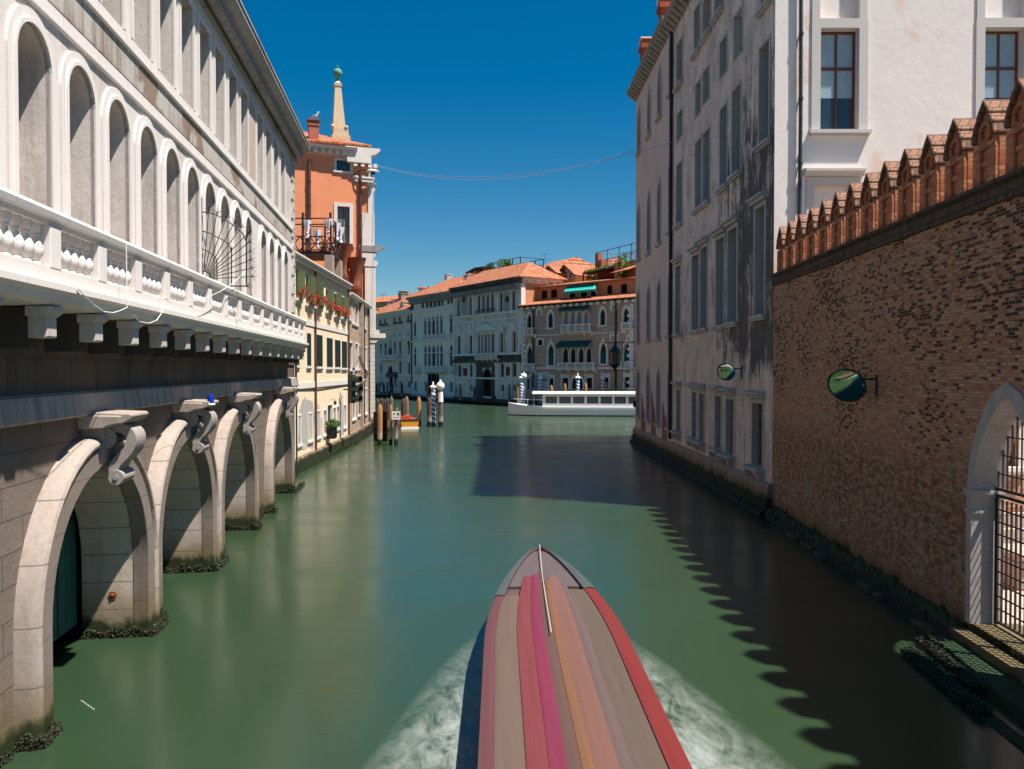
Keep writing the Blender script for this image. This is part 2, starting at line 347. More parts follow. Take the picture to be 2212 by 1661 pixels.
M.awning_dark = plain('deep_teal_awning', (.006, .07, .075), .7, .2)
M.sheet = plain('milky_plastic_sheet', (.22, .21, .22), .3, .5)
M.redblind = plain('crimson_blind', (.16, .012, .016), .7, .2)
M.dkred = plain('oxblood_shutter', (.045, .014, .014), .6, .3)
M.white = plain('white_paint', (.80, .79, .77), .4, .4, var=.05)
def glassmat(name, c, rough=.08):
    k = NB(name, rough, .6); n = k.noise(.9, 2)
    return k.done(k.mix(n, sc(c, .6), sc(c, 1.4)), k.bump(k.noise(1.2, 2), .06, .05))
M.glass = glassmat('dark_window_glass', (.012, .014, .018))
M.glassblue = glassmat('blue_window_glass', (.03, .05, .07), .04)
M.blind = plain('pale_roller_blind', (.30, .40, .46), .25, .5)
M.glassfar = plain('dull_far_window_glass', (.010, .012, .016), .45, .25)  # dark, rougher panes for the far palaces
M.lace = plain('lace_curtain_glass', (.16, .17, .15), .25, .5, var=.5, scale=14)
def polewood(name, c):
    k = NB(name, .85, .2)
    n = k.noise(3, 5, .6, k.vec((5, 5, .5))); oi = k.t.nodes.new('ShaderNodeObjectInfo').outputs['Random']
    col = k.mix(n, sc(c, .6), sc(c, 1.25)); col = k.mix(k.math('MULTIPLY', oi, .45), col, sc(c, .55))
    sp = k.t.nodes.new('ShaderNodeSeparateXYZ'); k.t.links.new(k.tc, sp.inputs[0])
    z = k.math('ADD', sp.outputs[2], k.math('MULTIPLY', k.noise(3, 4), .5))
    col = k.mix(k.range(z, 1.6, 1.0, 0, .6), col, (.42, .36, .31))
    col = k.mix(k.range(z, .85, .62), col, (.014, .024, .010))
    return k.done(col, k.bump(n, .5, .03))
M.pole_tan = polewood('tan_pole_wood', (.42, .22, .09)); M.pole_grey = polewood('grey_pole_wood', (.20, .145, .115)); M.pole_dark = polewood('dark_pole_wood', (.085, .062, .052))
def stripes(name, blue):
    k = NB(name, .4, .4)
    sp = k.t.nodes.new('ShaderNodeSeparateXYZ'); k.t.links.new(k.tc, sp.inputs[0])
    a = k.math('DIVIDE', k.math('ARCTAN2', sp.outputs[1], sp.outputs[0]), 2 * math.pi)
    t = k.math('FRACT', k.math('ADD', k.math('MULTIPLY', sp.outputs[2], 2.1), a))
    col = k.ramp(t, [(.48, blue), (.52, (.78, .77, .74))], 'CONSTANT')
    col = k.mix(k.range(sp.outputs[2], .3, .12), col, (.02, .03, .02))
    return k.done(col, k.bump(k.noise(20, 3), .15, .01))
M.stripe = stripes('blue_white_stripes', (.015, .20, .42)); M.stripe2 = stripes('navy_white_stripes', (.05, .13, .32))
def watermat():
    k = NB('canal_water', .2, .5)
    k.b.inputs['IOR'].default_value = 1.6
    n = k.noise(.05, 3, .5); col = k.mix(n, (.019, .039, .017), (.026, .053, .026))
    r = k.noise(.22, 3, .5, k.vec((.5, 1.8, 1)))
    h = k.noise(.5, 3, .55, k.vec((.45, 2.2, 1)))
    return k.done(col, k.bump(h, .05, .12), k.range(r, .3, .7, .18, .27))
M.water = watermat()
# ------------------------------------------------------------------ openings and walls
OG = [(0, 0), (.02, .22), (.08, .42), (.17, .58), (.28, .70), (.38, .79), (.44, .87), (.5, 1.0)]
PT = [(.5 - .5 * math.cos(0) * 1, 0)]
def arch_pts(a, b, c, d, kind='r', n=9):
    """outline from bottom left over the head to bottom right"""
    wd = b - a
    if kind == 'r': return [(a, c), (a, d), (b, d), (b, c)]
    if kind == 'a':
        r = wd / 2; zs = d - r; m = (a + b) / 2
        return [(a, c)] + [(m - r * math.cos(math.pi * i / (2 * n)), zs + r * math.sin(math.pi * i / (2 * n))) for i in range(2 * n + 1)] + [(b, c)]
    if kind == 's':   # segmental pointed (equilateral)
        h = min(wd * .95, d - c); zs = d - h; left = []
        for i in range(n + 1):
            t = math.pi / 3 * i / n; left.append((1 - math.cos(t), math.sin(t) / .8660))
        pts = [(a + wd * x, zs + h * y) for x, y in left]
    else:
        h = min(wd * (1.0 if kind == 'g' else 1.25), d - c); zs = d - h
        pts = [(a + wd * x, zs + h * y) for x, y in OG]
    return [(a, c)] + pts + [(a + b - x, z) for x, z in reversed(pts[:-1])] + [(b, c)]
def wall(mb, u0, u1, z0, z1, ops, y=0.0):
    """front face at y with holes; ops: (a,b,c,d,kind,depth)"""
    us = sorted({u0, u1} | {min(max(v, u0), u1) for o in ops for v in o[:2]}); zs = sorted({z0, z1} | {min(max(v, z0), z1) for o in ops for v in o[2:4]})
    for j in range(len(zs) - 1):
        zc = (zs[j] + zs[j + 1]) / 2; run = None
        if zs[j + 1] - zs[j] < 1e-6: continue
        row = [o for o in ops if o[2] < zc < o[3]]
        for i in range(len(us)):
            solid = i < len(us) - 1 and not any(o[0] < (us[i] + us[i + 1]) / 2 < o[1] for o in row)
            if solid and run is None: run = us[i]
            if not solid and run is not None:
                if us[i] - run > 1e-6: mb.add([(run, y, zs[j]), (us[i], y, zs[j]), (us[i], y, zs[j + 1]), (run, y, zs[j + 1])], [(0, 1, 2, 3)])
                run = None
    for a, b, c, d, kind, dep in ops:
        p = arch_pts(a, b, c, d, kind)
        if kind != 'r':
            for q, r in zip(p[1:-1], p[2:-1]):
                if abs(q[0] - r[0]) > 1e-5: mb.add([(q[0], y, q[1]), (r[0], y, r[1]), (r[0], y, d), (q[0], y, d)], [(0, 1, 2, 3)])
        if dep > 0:
            for q, r in zip(p, p[1:] + p[:1]):
                mb.add([(q[0], y, q[1]), (r[0], y, r[1]), (r[0], y + dep, r[1]), (q[0], y + dep, q[1])], [(0, 1, 2, 3)])
def shell(mb, u0, u1, z0, z1, dep, y=0.0):
    mb.add([(u0, y, z0), (u0, y + dep, z0), (u0, y + dep, z1), (u0, y, z1), (u1, y, z0), (u1, y + dep, z0), (u1, y + dep, z1), (u1, y, z1)], [(0, 1, 2, 3), (4, 5, 6, 7), (1, 5, 6, 2), (3, 2, 6, 7)])
def ring(mb, a, b, c, d, kind, t, y0, y1, bottom=False):
    pi = arch_pts(a, b, c, d, kind); tt = t * (1.35 if kind in ('g', 'o', 's') else 1)
    po = arch_pts(a - t, b + t, c, d + tt, kind)
    if kind in ('g', 'o', 's'):   # keep the legs parallel
        h1 = [z for x, z in pi]; n = len(pi)
        po = [(x + (-t if i < n // 2 else t if i > n // 2 else 0), z + tt * min(1, max(0, (z - pi[1][1]) / max(1e-6, d - pi[1][1])))) for i, (x, z) in enumerate(pi)]
    n = len(pi); vs = []
    for p in (pi, po):
        for yy in (y0, y1): vs += [(x, yy, z) for x, z in p]
    fs = []
    for i in range(n - 1):
        fs += [(i, i + 1, 2 * n + i + 1, 2 * n + i), (i, i + 1, n + i + 1, n + i), (2 * n + i, 2 * n + i + 1, 3 * n + i + 1, 3 * n + i)]
    fs += [(0, 2 * n, 3 * n, n), (n - 1, 3 * n - 1, 4 * n - 1, 2 * n - 1)]
    mb.add(vs, fs)
    if bottom: mb.box(a - t, b + t, y0 - .0015, y1, c - t, c)
    return po
def poly(mb, a, b, c, d, kind, y):
    p = arch_pts(a, b, c, d, kind); mb.add([(x, y, z) for x, z in p], [tuple(range(len(p)))])
WN = [0]
def win(P, ops, r, kind='r', dep=.25, t=.12, proud=.05, sm=None, pane=None, sash=None, mull=(1, 2), sill=0, hood=0, ped=0, name='window', solid=False, key=False, label=None, surround='window', brackets=False):
    """one window of a building: stone surround (the part), pane and sash below it; adds the hole to ops"""
    a, b, c, d = r; WN[0] += 1; proud += (WN[0] % 4) * .003
    sm = sm or M.whitestone; mb = MB()
    tt = t * (1.35 if kind in ('g', 'o', 's') else 1)
    po = ring(mb, a, b, c, d, kind, t, -proud, dep)
    ops.append((a - t, b + t, c, d + tt, kind, 0))
    if kind in ('g', 'o', 's'):
        # fill between the ring and the wall hole follows the ring outline
        ops[-1] = (a - t, b + t, c, d + tt, 'r', 0); yy = -.001
        for q, s in zip(po[1:-1], po[2:-1]):
            if abs(q[0] - s[0]) > 1e-5: P.fill.add([(q[0], 0, q[1]), (s[0], 0, s[1]), (s[0], 0, d + tt), (q[0], 0, d + tt)], [(0, 1, 2, 3)])
    if sill: mb.box(a - t - .1, b + t + .1, -sill, dep * .9, c - .14, c - .002); mb.box(a - t - .04, b + t + .04, -sill * .6, -.001, c - .24, c - .142)
    else: mb.box(a - t, b + t, -proud - .002, dep, c - .05, c - .001)
    if brackets:
        for x in (a - t, b + t - .16): mb.prism([(-.001, c - .24), (-sill * .8, c - .24), (-sill * .7, c - .42), (-sill * .3, c - .55), (-.001, c - .58)], x, x + .16)
    zt = d + tt
    if hood: mb.prism([(-.001, zt + .04), (-hood * .5, zt + .04), (-hood * .6, zt + .16), (-hood, zt + .2), (-hood, zt + .3), (-.001, zt + .36)], a - t - .12, b + t + .12)
    if ped:
        wdt = b - a + 2 * t + .3; m = (a + b) / 2
        mb.prism([(m - wdt / 2, zt + .1), (m + wdt / 2, zt + .1), (m + wdt / 2, zt + .2), (m, zt + ped), (m - wdt / 2, zt + .2)], -.25, -.001, 'y')
        mb.prism([(m - wdt / 2 + .35, zt + .26), (m + wdt / 2 - .35, zt + .26), (m, zt + ped - .26)], -.252, -.19, 'y')
    if key: mb.lathe([(.02, 0), (.12, .12), (.05, .3), (.14, .45), (.01, .75)], ((a + b) / 2, -.06, zt - .1), 6)
    wo = mb.build(name, sm, P.o, label=label)
    pb = MB(); poly(pb, a - .01, b + .01, c - .01, d + .01, kind, dep - .012)
    pb.build('pane' if not solid else 'blind_panel', pane or M.glass, wo)
    if sash:
        fb = MB(); fw = .055 if b - a < 1.25 or dep < .4 or d - c < 3 else .095; y0, y1 = dep - .07, dep - .02; zs = d if kind == 'r' else d - (b - a) * .6
        fb.box(a, a + fw, y0, y1, c, zs); fb.box(b - fw, b, y0, y1, c, zs); fb.box(a + fw, b - fw, y0, y1, c, c + fw); fb.box(a + fw, b - fw, y0, y1, zs - fw, zs)
        for i in range(1, mull[0] + 1):
            x = a + (b - a) * i / (mull[0] + 1); fb.box(x - fw * .45, x + fw * .45, y0 + .006, y1, c + fw, zs - fw)
        for i in range(1, mull[1]):
            z = c + (zs - c) * i / mull[1]; fb.box(a + fw, b - fw, y0 + .012, y1 - .004, z - fw * .4, z + fw * .4)
        fb.build('sash', sash, wo)
    return wo
class Bld:
    """building under construction: Empty + list of holes + fill mesh"""
    def __init__(s, name, label, cat, fac, group=None):
        s.fac = fac; s.o = thing(name, label, cat, fac.M, group); s.ops = []; s.fill = MB()
    def wall(s, name, mat, u0, u1, z0, z1, dep=8, ops=None, sh=True, y=0.0):
        mb = MB(); wall(mb, u0, u1, z0, z1, s.ops if ops is None else ops, y)
        if sh: shell(mb, u0, u1, z0, z1, dep, y)
        if ops is None: mb.v2 = len(mb.v); mb.add(s.fill.v, s.fill.f)
        return mb.build(name, mat, s.o)
    def part(s, name, mat, mb, **k): return mb.build(name, mat, s.o, **k)
def balustrade(P, u0, u1, z0, z1, out, n, rad=.07, name='balcony', mat=None, posts=2, child=True, corb=True):
    """small projecting balcony: slab, rail, posts (part) and its balusters (sub-part)"""
    mat = mat or M.whitestone; mb = MB()
    mb.box(u0 - .08, u1 + .08, -out - .06, -.002, z0 - .16, z0); mb.box(u0 - .05, u1 + .05, -out - .05, -out + .15, z1 - .13, z1)
    for s_ in (u0 - .05, u1 - .09): mb.box(s_, s_ + .14, -out + .15, -.003, z1 - .128, z1 - .002)
    ps = [u0 + (u1 - u0) * i / (posts - 1) for i in range(posts)]
    for x in ps: mb.box(x - .09, x + .09, -out - .03, -out + .13, z0, z1 - .13)
    if corb:
        k = max(2, posts)
        for i in range(k):
            x = u0 + .15 + (u1 - u0 - .3) * i / (k - 1); mb.prism([(-.002, z0 - .162), (-out, z0 - .162), (-out * .8, z0 - .36), (-.002, z0 - .7)], x - .09, x + .09)
    o = mb.build(name, mat, P.o)
    bb = MB(); prof = [(.6, 0), (.6, .06), (.45, .1), (1, .32), (.9, .45), (.45, .75), (.7, .9), (.7, 1)]; h = z1 - .13 - z0
    for i in range(posts - 1):
        for j in range(n):
            x = ps[i] + (ps[i + 1] - ps[i]) * (j + .75) / (n + .5); bb.lathe([(r * rad, z0 + q * h) for r, q in prof], (x, -out + .05, 0), 6)
    if child: bb.build('baluster_row', mat, o, smooth=True)
    return o
def cornice(P, mat, u0, u1, z, out, h, dent=0, dentm=None, name='cornice', dstep=.45, ends=True):
    mb = MB()
    mb.prism([(-.002, z), (-out * .35, z + h * .1), (-out * .45, z + h * .3), (-out * .8, z + h * .5), (-out, z + h * .75), (-out, z + h), (.3, z + h)] if True else [], u0 - (out if ends else 0), u1 + (out if ends else 0))
    o = mb.build(name, mat, P.o)
    if dent:
        db = MB(); x = u0 + .1
        while x < u1 - dstep * .4: db.box(x, x + dstep * .45, -out * .78, -.004, z - dent, z + h * .12); x += dstep
        db.build('dentil_course', dentm or mat, o)
    return o
def hip_roof(P, u0, u1, y0, y1, ze, zr, over=.5, name='roof', mat=None, inset=None, frame=None):
    u0 -= over; u1 += over; y0 -= over; y1 += over; ins = (y1 - y0) / 2 if inset is None else inset; ym = (y0 + y1) / 2
    mb = MB(); vs = [(u0, y0, ze), (u1, y0, ze), (u1, y1, ze), (u0, y1, ze), (u0 + ins, ym, zr), (u1 - ins, ym, zr)]
    vs += [(x, y, z - .14) for x, y, z in vs[:4]]
    mb.add(vs, [(0, 1, 5, 4), (1, 2, 5), (2, 3, 4, 5), (3, 0, 4), (0, 6, 7, 1), (1, 7, 8, 2), (2, 8, 9, 3), (3, 9, 6, 0), (6, 9, 8, 7)])
    return mb.build(name, mat or M.tile, P.o if hasattr(P, 'o') else P)
def pipe(P, u, z0, z1, mat, r=.06, y=-.1, name='downpipe', hopper=False):
    mb = MB(); mb.tube([(u, y, z0), (u, y, z1)], r, 8); z = z0 + 1.2
    while z < z1: mb.lathe([(r * 1.25, z), (r * 1.25, z + .06)], (u, y, 0), 8); mb.box(u - .02, u + .02, y, .0, z + .01, z + .05); z += 2.3
    return mb.build(name, mat, P.o, smooth=True)
def chimney(P, u, y, z0, z1, w_, mat, cap=True, parent=None, round_=False):
    mb = MB(); h = w_ / 2
    if round_: mb.lathe([(h * .8, z0), (h * .8, z1 - .5), (h * 1.15, z1)], (u, y, 0), 10)
    else: mb.box(u - h, u + h, y - h, y + h, z0, z1); mb.box(u - h * 1.12, u + h * 1.12, y - h * 1.12, y + h * 1.12, z1 - .35, z1 - .2)
    o = mb.build('chimney', mat, parent or P.o)
    cb = MB()
    if cap:
        for dx in (-1, 1):
            for dy in (-1, 1): cb.box(u + dx * h * .75 - .06, u + dx * h * .75 + .06, y + dy * h * .75 - .06, y + dy * h * .75 + .06, z1 - .01, z1 + .22)
        cb.box(u - h * 1.25, u + h * 1.25, y - h * 1.25, y + h * 1.25, z1 + .22, z1 + .32)
    else:
        cb.add([(u - h * 1.25, y - h * 1.25, z1), (u + h * 1.25, y - h * 1.25, z1), (u + h * 1.25, y + h * 1.25, z1), (u - h * 1.25, y + h * 1.25, z1), (u, y, z1 + .35)], [(0, 1, 4), (1, 2, 4), (2, 3, 4), (3, 0, 4), (0, 3, 2, 1)])
    cb.build('chimney_cap', M.tile if not cap else mat, o)
    return o
def leaves(mb, c, rx, ry, rz, n, s, rng):
    for _ in range(n):
        while True:
            p = Vector((rng.uniform(-1, 1), rng.uniform(-1, 1), rng.uniform(-1, 1)))
            if p.length < 1: break
        q = p * (.55 + .45 * rng.random()) if False else p
        o = Vector((c[0] + q.x * rx, c[1] + q.y * ry, c[2] + q.z * rz))
        a = Vector((rng.gauss(0, 1), rng.gauss(0, 1), rng.gauss(0, 1))).normalized(); b = a.cross(Vector((rng.gauss(0, 1), rng.gauss(0, 1), rng.gauss(0, 1)))).normalized()
        k = s * rng.uniform(.6, 1.3)
        mb.add([o - a * k, o + b * k * .45, o + a * k, o - b * k * .45], [(0, 1, 2, 3)])
# ------------------------------------------------------------------ setting
mb = MB(); mb.add([(-700, -60, 0), (700, -60, 0), (700, 900, 0), (-700, 900, 0)], [(0, 1, 2, 3)])
tag(mb.build('water', M.water), kind='structure')
mb = MB(); mb.add([(-700, -60, -2.5), (700, -60, -2.5), (700, 900, -2.5), (-700, 900, -2.5)], [(0, 1, 2, 3)])
tag(mb.build('canal_bed', M.void), kind='structure')
# ------------------------------------------------------------------ left: arcaded building with balcony
th = math.atan((900 - CX) / F); dv = Vector((math.sin(th), math.cos(th))); ov = Vector((math.cos(th), -math.sin(th)))
foot = ov * -6.3
FL = Fac(foot, foot + dv * 50)
UE = FL.u(636)
A = Bld('arcaded_building', 'white stone building with long balustraded balcony and water arches on the near left', 'building', FL)
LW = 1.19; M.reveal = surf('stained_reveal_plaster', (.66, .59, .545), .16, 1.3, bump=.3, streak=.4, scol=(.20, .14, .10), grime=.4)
lefts = [900 - 1 / (.000985 + .00000)] + [Z1(x, 0)[0] for x in (118, 490, 785, 1015, 1205, 1365, 1498, 1613, 1713, 1803)]
ua = [FL.u(x) for x in lefts[1:]]; stp = (ua[-1] - ua[0]) / 9
ua = [ua[0] - stp] + [ua[0] + stp * i for i in range(10)]
ua2 = [FL.u(Z1(x, 0)[0] if False else x) for x in (561.6, 580.8, 597, 611.6)]; s2 = (ua2[3] - ua2[0]) / 3; ua2 = [ua2[0] + s2 * i for i in range(4)]
ZCR = FL.z(167, 143.6)
print('arches', [round(x, 2) for x in ua], stp, [round(x, 2) for x in ua2], 'crown', ZCR, 'end', UE)
up_ops = []
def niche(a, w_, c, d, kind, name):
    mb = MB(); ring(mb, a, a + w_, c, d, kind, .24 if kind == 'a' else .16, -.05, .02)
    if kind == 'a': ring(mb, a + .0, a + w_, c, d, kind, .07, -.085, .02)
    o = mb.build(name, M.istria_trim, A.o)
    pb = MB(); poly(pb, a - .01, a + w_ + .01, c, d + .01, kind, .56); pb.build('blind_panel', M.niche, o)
    if kind == 'a':
        fb = MB(); zz = c
        fb.box(a + .05, a + .13, .44, .55, c, d - w_ * .5); fb.box(a + w_ - .13, a + w_ - .05, .44, .55, c, d - w_ * .5); fb.box(a + .13, a + w_ - .13, .45, .54, d - w_ * .5 - .1, d - w_ * .5)
    rb = MB(); p = arch_pts(a + .001, a + w_ - .001, c, d - .001, kind)
    for q, r in zip(p, p[1:]): rb.add([(q[0], .021, q[1]), (r[0], .021, r[1]), (r[0], .57, r[1]), (q[0], .57, q[1])], [(0, 1, 2, 3)])
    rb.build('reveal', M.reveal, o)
    up_ops.append((a, a + w_, c, d, kind, .02)); return o
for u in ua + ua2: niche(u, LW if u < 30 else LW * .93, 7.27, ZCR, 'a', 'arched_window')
ub = [FL.u(Z1(x, 0)[0]) for x in (1187, 1345, 1478, 1593, 1692, 1780)]; sb = (ub[-1] - ub[0]) / 5
ub = [ub[0] + sb * i for i in range(-5, 6)]; ub2 = [FL.u(Z1(x, 0)[0]) for x in (1900, 1965, 2022, 2072)]
s3 = (ub2[3] - ub2[0]) / 3; ub2 = [ub2[0] + s3 * i for i in range(4)]
ZU0, ZU1 = 13.35, FL.z(433, 48)
for u in ub + ub2: niche(u, LW, ZU0, ZU1, 'r', 'upper_window')
A.wall('upper_wall', M.istria, 6.5, UE, 7.2, 17.05, ops=up_ops, dep=9)
mb = MB(); mb.box(FL.u(539), FL.u(553), -.03, .05, ZU0, ZU1); mb.build('blind_panel', surf('pink_blind_panel', (.52, .40, .34), .1, 2), A.o)
# string courses, worn strip between them
zs1 = FL.z(574, 483, -.1); zs2 = FL.z(620, 483, -.1)
print('strings', zs1, zs2, 'ZU1', ZU1)
mb = MB(); mb.prism([(-.002, zs1 - .02), (-.075, zs1), (-.075, zs1 + .05), (-.05, zs1 + .07), (-.045, zs1 + .27), (-.002, zs1 + .29)], 6.5, UE + .06); mb.build('string_course', M.istria_trim, A.o)
mb = MB(); mb.prism([(-.002, zs2 - .02), (-.09, zs2), (-.09, zs2 + .05), (-.05, zs2 + .07), (-.045, zs2 + .29), (-.002, zs2 + .31)], 6.5, UE + .06); mb.build('string_course', M.istria_trim, A.o)
mb = MB(); mb.box(6.5, UE - .9, -.022, .1, zs1 + .35, zs2 - .005); mb.build('worn_frieze', M.worn, A.o)
mb = MB(); x = ub[0] - .3
for u in ub + ub2: mb.box(u - .28, u - .20, -.04, .03, ZU0 - .06, ZU1 + .2)
for u in ua + ua2: mb.box(u - .42, u - .30, -.035, .03, 7.27, ZCR - .6)
mb.each('pilaster_strip', M.istria_trim, A.o)
mb = MB(); mb.prism([(-.002, 16.75), (-.10, 16.75), (-.10, 17.0), (-.14, 17.08), (-.30, 17.12), (-.42, 17.2), (-.46, 17.3), (-.62, 17.36), (-.74, 17.5), (-.74, 17.62), (.3, 17.75), (.3, 17.05)], 6.5, UE + .7)
o = mb.build('cornice', surf('grey_cornice_stone', (.38, .35, .33), .18, 1.2, blocks=(1.5, 40, .012), joint=.6, tone=.12, streak=.5, scol=(.12, .10, .09), bump=.25), A.o)
mb = MB(); u = 7
while u < UE: mb.lathe([(.17, 0), (.17, .62)], (u, -.3, 17.0), 10, Matrix.Rotation(R(90), 4, 'Y')); u += .66
mb.build('scallop_course', M.key, o, smooth=True)
mb = MB(); mb.box(6.5, UE + .72, -.78, -.5, 17.66, 17.73); mb.build('gutter', M.band, o)
# quoins at the far end
for part, z0, z1, m in (('quoin', 7.4, 16.6, surf('pale_quoin', (.52, .47, .43), .12, 2, bump=.8, bscale=8)),):
    mb = MB(); z = z0; i = 0
    while z < z1:
        mb.box(UE - (.85 if i % 2 else .55), UE + .03, -.07, .3, z + .015, min(z + .47, z1)); z += .48; i += 1
    mb.build(part, m, A.o, bevel=.03)
# middle: frieze, band, lower wall
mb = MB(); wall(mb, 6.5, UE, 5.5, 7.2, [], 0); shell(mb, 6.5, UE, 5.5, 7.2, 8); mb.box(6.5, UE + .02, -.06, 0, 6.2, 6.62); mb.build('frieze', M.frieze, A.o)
zb1, zb0 = FL.z(632, 818, -.15), FL.z(632, 833, -.15); print('band', zb0, zb1)
mb = MB(); mb.prism([(-.002, 5.10), (-.18, 5.12), (-.21, 5.16), (-.17, 5.54), (-.002, 5.58)], 6.5, UE + .05); mb.build('stone_band', M.band, A.o)
arc = [(105, 315), (346, 457), (478, 551), (588, 631)]; RA = 2.38; ZS = 1.74; cs = []
for l, r in arc: cs.append((FL.u(l, -.30) + FL.u(r, -.30)) / 2)
print(cs); cs = [cs[0] - (cs[3] - cs[2])] + cs
lo_ops = [(c - RA, c + RA, -.4, ZS + RA, 'a', .02) for c in cs]
for c in cs:
    mb = MB(); p = arch_pts(c - RA + .001, c + RA - .001, -.4, ZS + RA - .001, 'a')
    for q, r in zip(p, p[1:]): mb.add([(q[0], .021, q[1]), (r[0], .021, r[1]), (r[0], 1.1, r[1]), (q[0], 1.1, q[1])], [(0, 1, 2, 3)])
    mb.build('arch_reveal', M.jamb, A.o)
A.wall('lower_wall', M.rustic, 6.5, UE, -1.5, 5.3, ops=lo_ops, dep=8)
for i, c in enumerate(cs):
    # archivolt: flat face inside, thick roll outside, down to the water
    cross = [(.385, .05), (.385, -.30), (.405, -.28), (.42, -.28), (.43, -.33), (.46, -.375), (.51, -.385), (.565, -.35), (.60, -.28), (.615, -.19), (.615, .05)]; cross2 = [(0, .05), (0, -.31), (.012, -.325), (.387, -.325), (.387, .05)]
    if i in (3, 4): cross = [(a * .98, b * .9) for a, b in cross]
    path = [(Vector((c - RA, 0, -.7)), Vector((-1, 0, 0)), Vector((0, 1, 0)))]
    for j in range(25):
        t = math.pi * j / 24; path.append((Vector((c - RA * math.cos(t), 0, ZS + RA * math.sin(t))), Vector((-math.cos(t), 0, math.sin(t))), Vector((0, 1, 0))))
    path.append((Vector((c + RA, 0, -.7)), Vector((1, 0, 0)), Vector((0, 1, 0))))
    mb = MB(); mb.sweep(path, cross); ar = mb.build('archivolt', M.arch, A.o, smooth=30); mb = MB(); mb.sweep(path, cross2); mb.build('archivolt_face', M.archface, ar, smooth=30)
    mb = MB()
    for j in (-5, -3, -1, 1, 3, 5):
        t = math.pi / 2 + j * .26; d1 = Vector((-math.cos(t), 0, math.sin(t))); o = Vector((c, 0, ZS)); w2 = Vector((d1.z, 0, -d1.x)) * .008
        a_, b_ = o + d1 * (RA + .0), o + d1 * (RA + .18)
    # keystone block, scroll and cap
    kb = MB(); kb.prism([(.0, 3.98), (-.22, 3.98), (-.42, 4.25), (-.42, 4.93), (.0, 4.93)], c - .36, c + .36)
    pth = [(-.36, 4.62), (-.30, 4.74), (-.40, 4.87), (-.58, 4.88), (-.76, 4.84), (-.86, 4.73), (-.87, 4.60), (-.82, 4.46), (-.72, 4.34), (-.62, 4.24), (-.56, 4.14), (-.55, 4.04), (-.60, 3.95)]
    cr_ = []
    for q in range(len(pth) - 1):
        p0, p1, p2, p3 = pth[max(q - 1, 0)], pth[q], pth[q + 1], pth[min(q + 2, len(pth) - 1)]
        for s_ in (0, .34, .67): cr_.append(tuple(.5 * (2 * p1[e] + (p2[e] - p0[e]) * s_ + (2 * p0[e] - 5 * p1[e] + 4 * p2[e] - p3[e]) * s_ ** 2 + (3 * p1[e] - p0[e] - 3 * p2[e] + p3[e]) * s_ ** 3) for e in (0, 1)))
    pth = cr_ + [pth[-1]]
    n = len(pth); poly2 = []
    for q, (y, z) in enumerate(pth):
        dy = pth[min(q + 1, n - 1)][0] - pth[max(q - 1, 0)][0]; dz = pth[min(q + 1, n - 1)][1] - pth[max(q - 1, 0)][1]; l = math.hypot(dy, dz); poly2.append((y, z, -dz / l, dy / l))
    th_ = .09
    pl = [(y + a * th_, z + b * th_) for y, z, a, b in poly2] + [(y - a * th_, z - b * th_) for y, z, a, b in reversed(poly2)]
    for q in range(n - 1):
        kb.prism([pl[q], pl[q + 1], pl[2 * n - 2 - q], pl[2 * n - 1 - q]], c - .28, c + .28)
    RX = Matrix.Rotation(R(90), 4, 'Y')
    kb.lathe([(.155, 0), (.155, .6)], (c - .30, -.42, 4.68), 14, RX); kb.lathe([(.06, 0), (.06, .66)], (c - .33, -.42, 4.68), 10, RX); kb.lathe([(.20, 0), (.20, .03), (.13, .05)], (c - .315, -.42, 4.68), 14, RX)
    kb.lathe([(.14, 0), (.14, .64)], (c - .32, -.60, 3.93), 14, RX); kb.lathe([(.05, 0), (.05, .68)], (c - .34, -.60, 3.93), 8, RX)
    ks = kb.build('keystone', M.key, ar, smooth=30)
    cb = MB(); cr = [(0, 4.88), (-.5, 4.88), (-.58, 4.93), (-.80, 4.97), (-.93, 5.04), (-.96, 5.12), (-.92, 5.16), (0, 5.20)]
    for k, (e, sc_) in enumerate(((.42, 1), )): cb.prism(cr, c - .5, c + .5)
    cb.prism([(y * .94, z) for y, z in cr[:4]] + [(-.78, 5.12), (0, 5.14)], c - .56, c + .56)
    cb.build('keystone_cap', M.arch, ar, bevel=.02)
# boathouse inside, doors
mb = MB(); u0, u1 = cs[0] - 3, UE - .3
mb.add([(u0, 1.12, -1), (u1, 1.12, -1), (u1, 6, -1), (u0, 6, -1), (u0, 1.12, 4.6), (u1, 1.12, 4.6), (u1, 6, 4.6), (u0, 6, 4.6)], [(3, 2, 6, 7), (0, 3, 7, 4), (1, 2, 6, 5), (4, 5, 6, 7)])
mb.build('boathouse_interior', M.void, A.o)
mb = MB()
for c in cs[:-1]: pass
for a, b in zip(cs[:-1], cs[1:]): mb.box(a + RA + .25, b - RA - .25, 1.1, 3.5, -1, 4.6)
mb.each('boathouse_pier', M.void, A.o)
for c in cs:
    mb = MB(); mb.box(c - .9, c + RA + .1, 1.25, 1.35, .3, 3.15)
    for k in range(8): mb.box(c - .9 + k * .4, c - .88 + k * .4, 1.22, 1.249, .31, 3.14)
    mb.build('boat_door', M.green_door, A.o)
mb = MB(); mb.sphere((cs[1] + RA + .005, .45, .95), .06, 8); mb.lathe([(.09, 0), (.09, .03)], (cs[1] + RA - .02, .45, .95), 10, RX); mb.build('mooring_ring', M.rust, A.o)
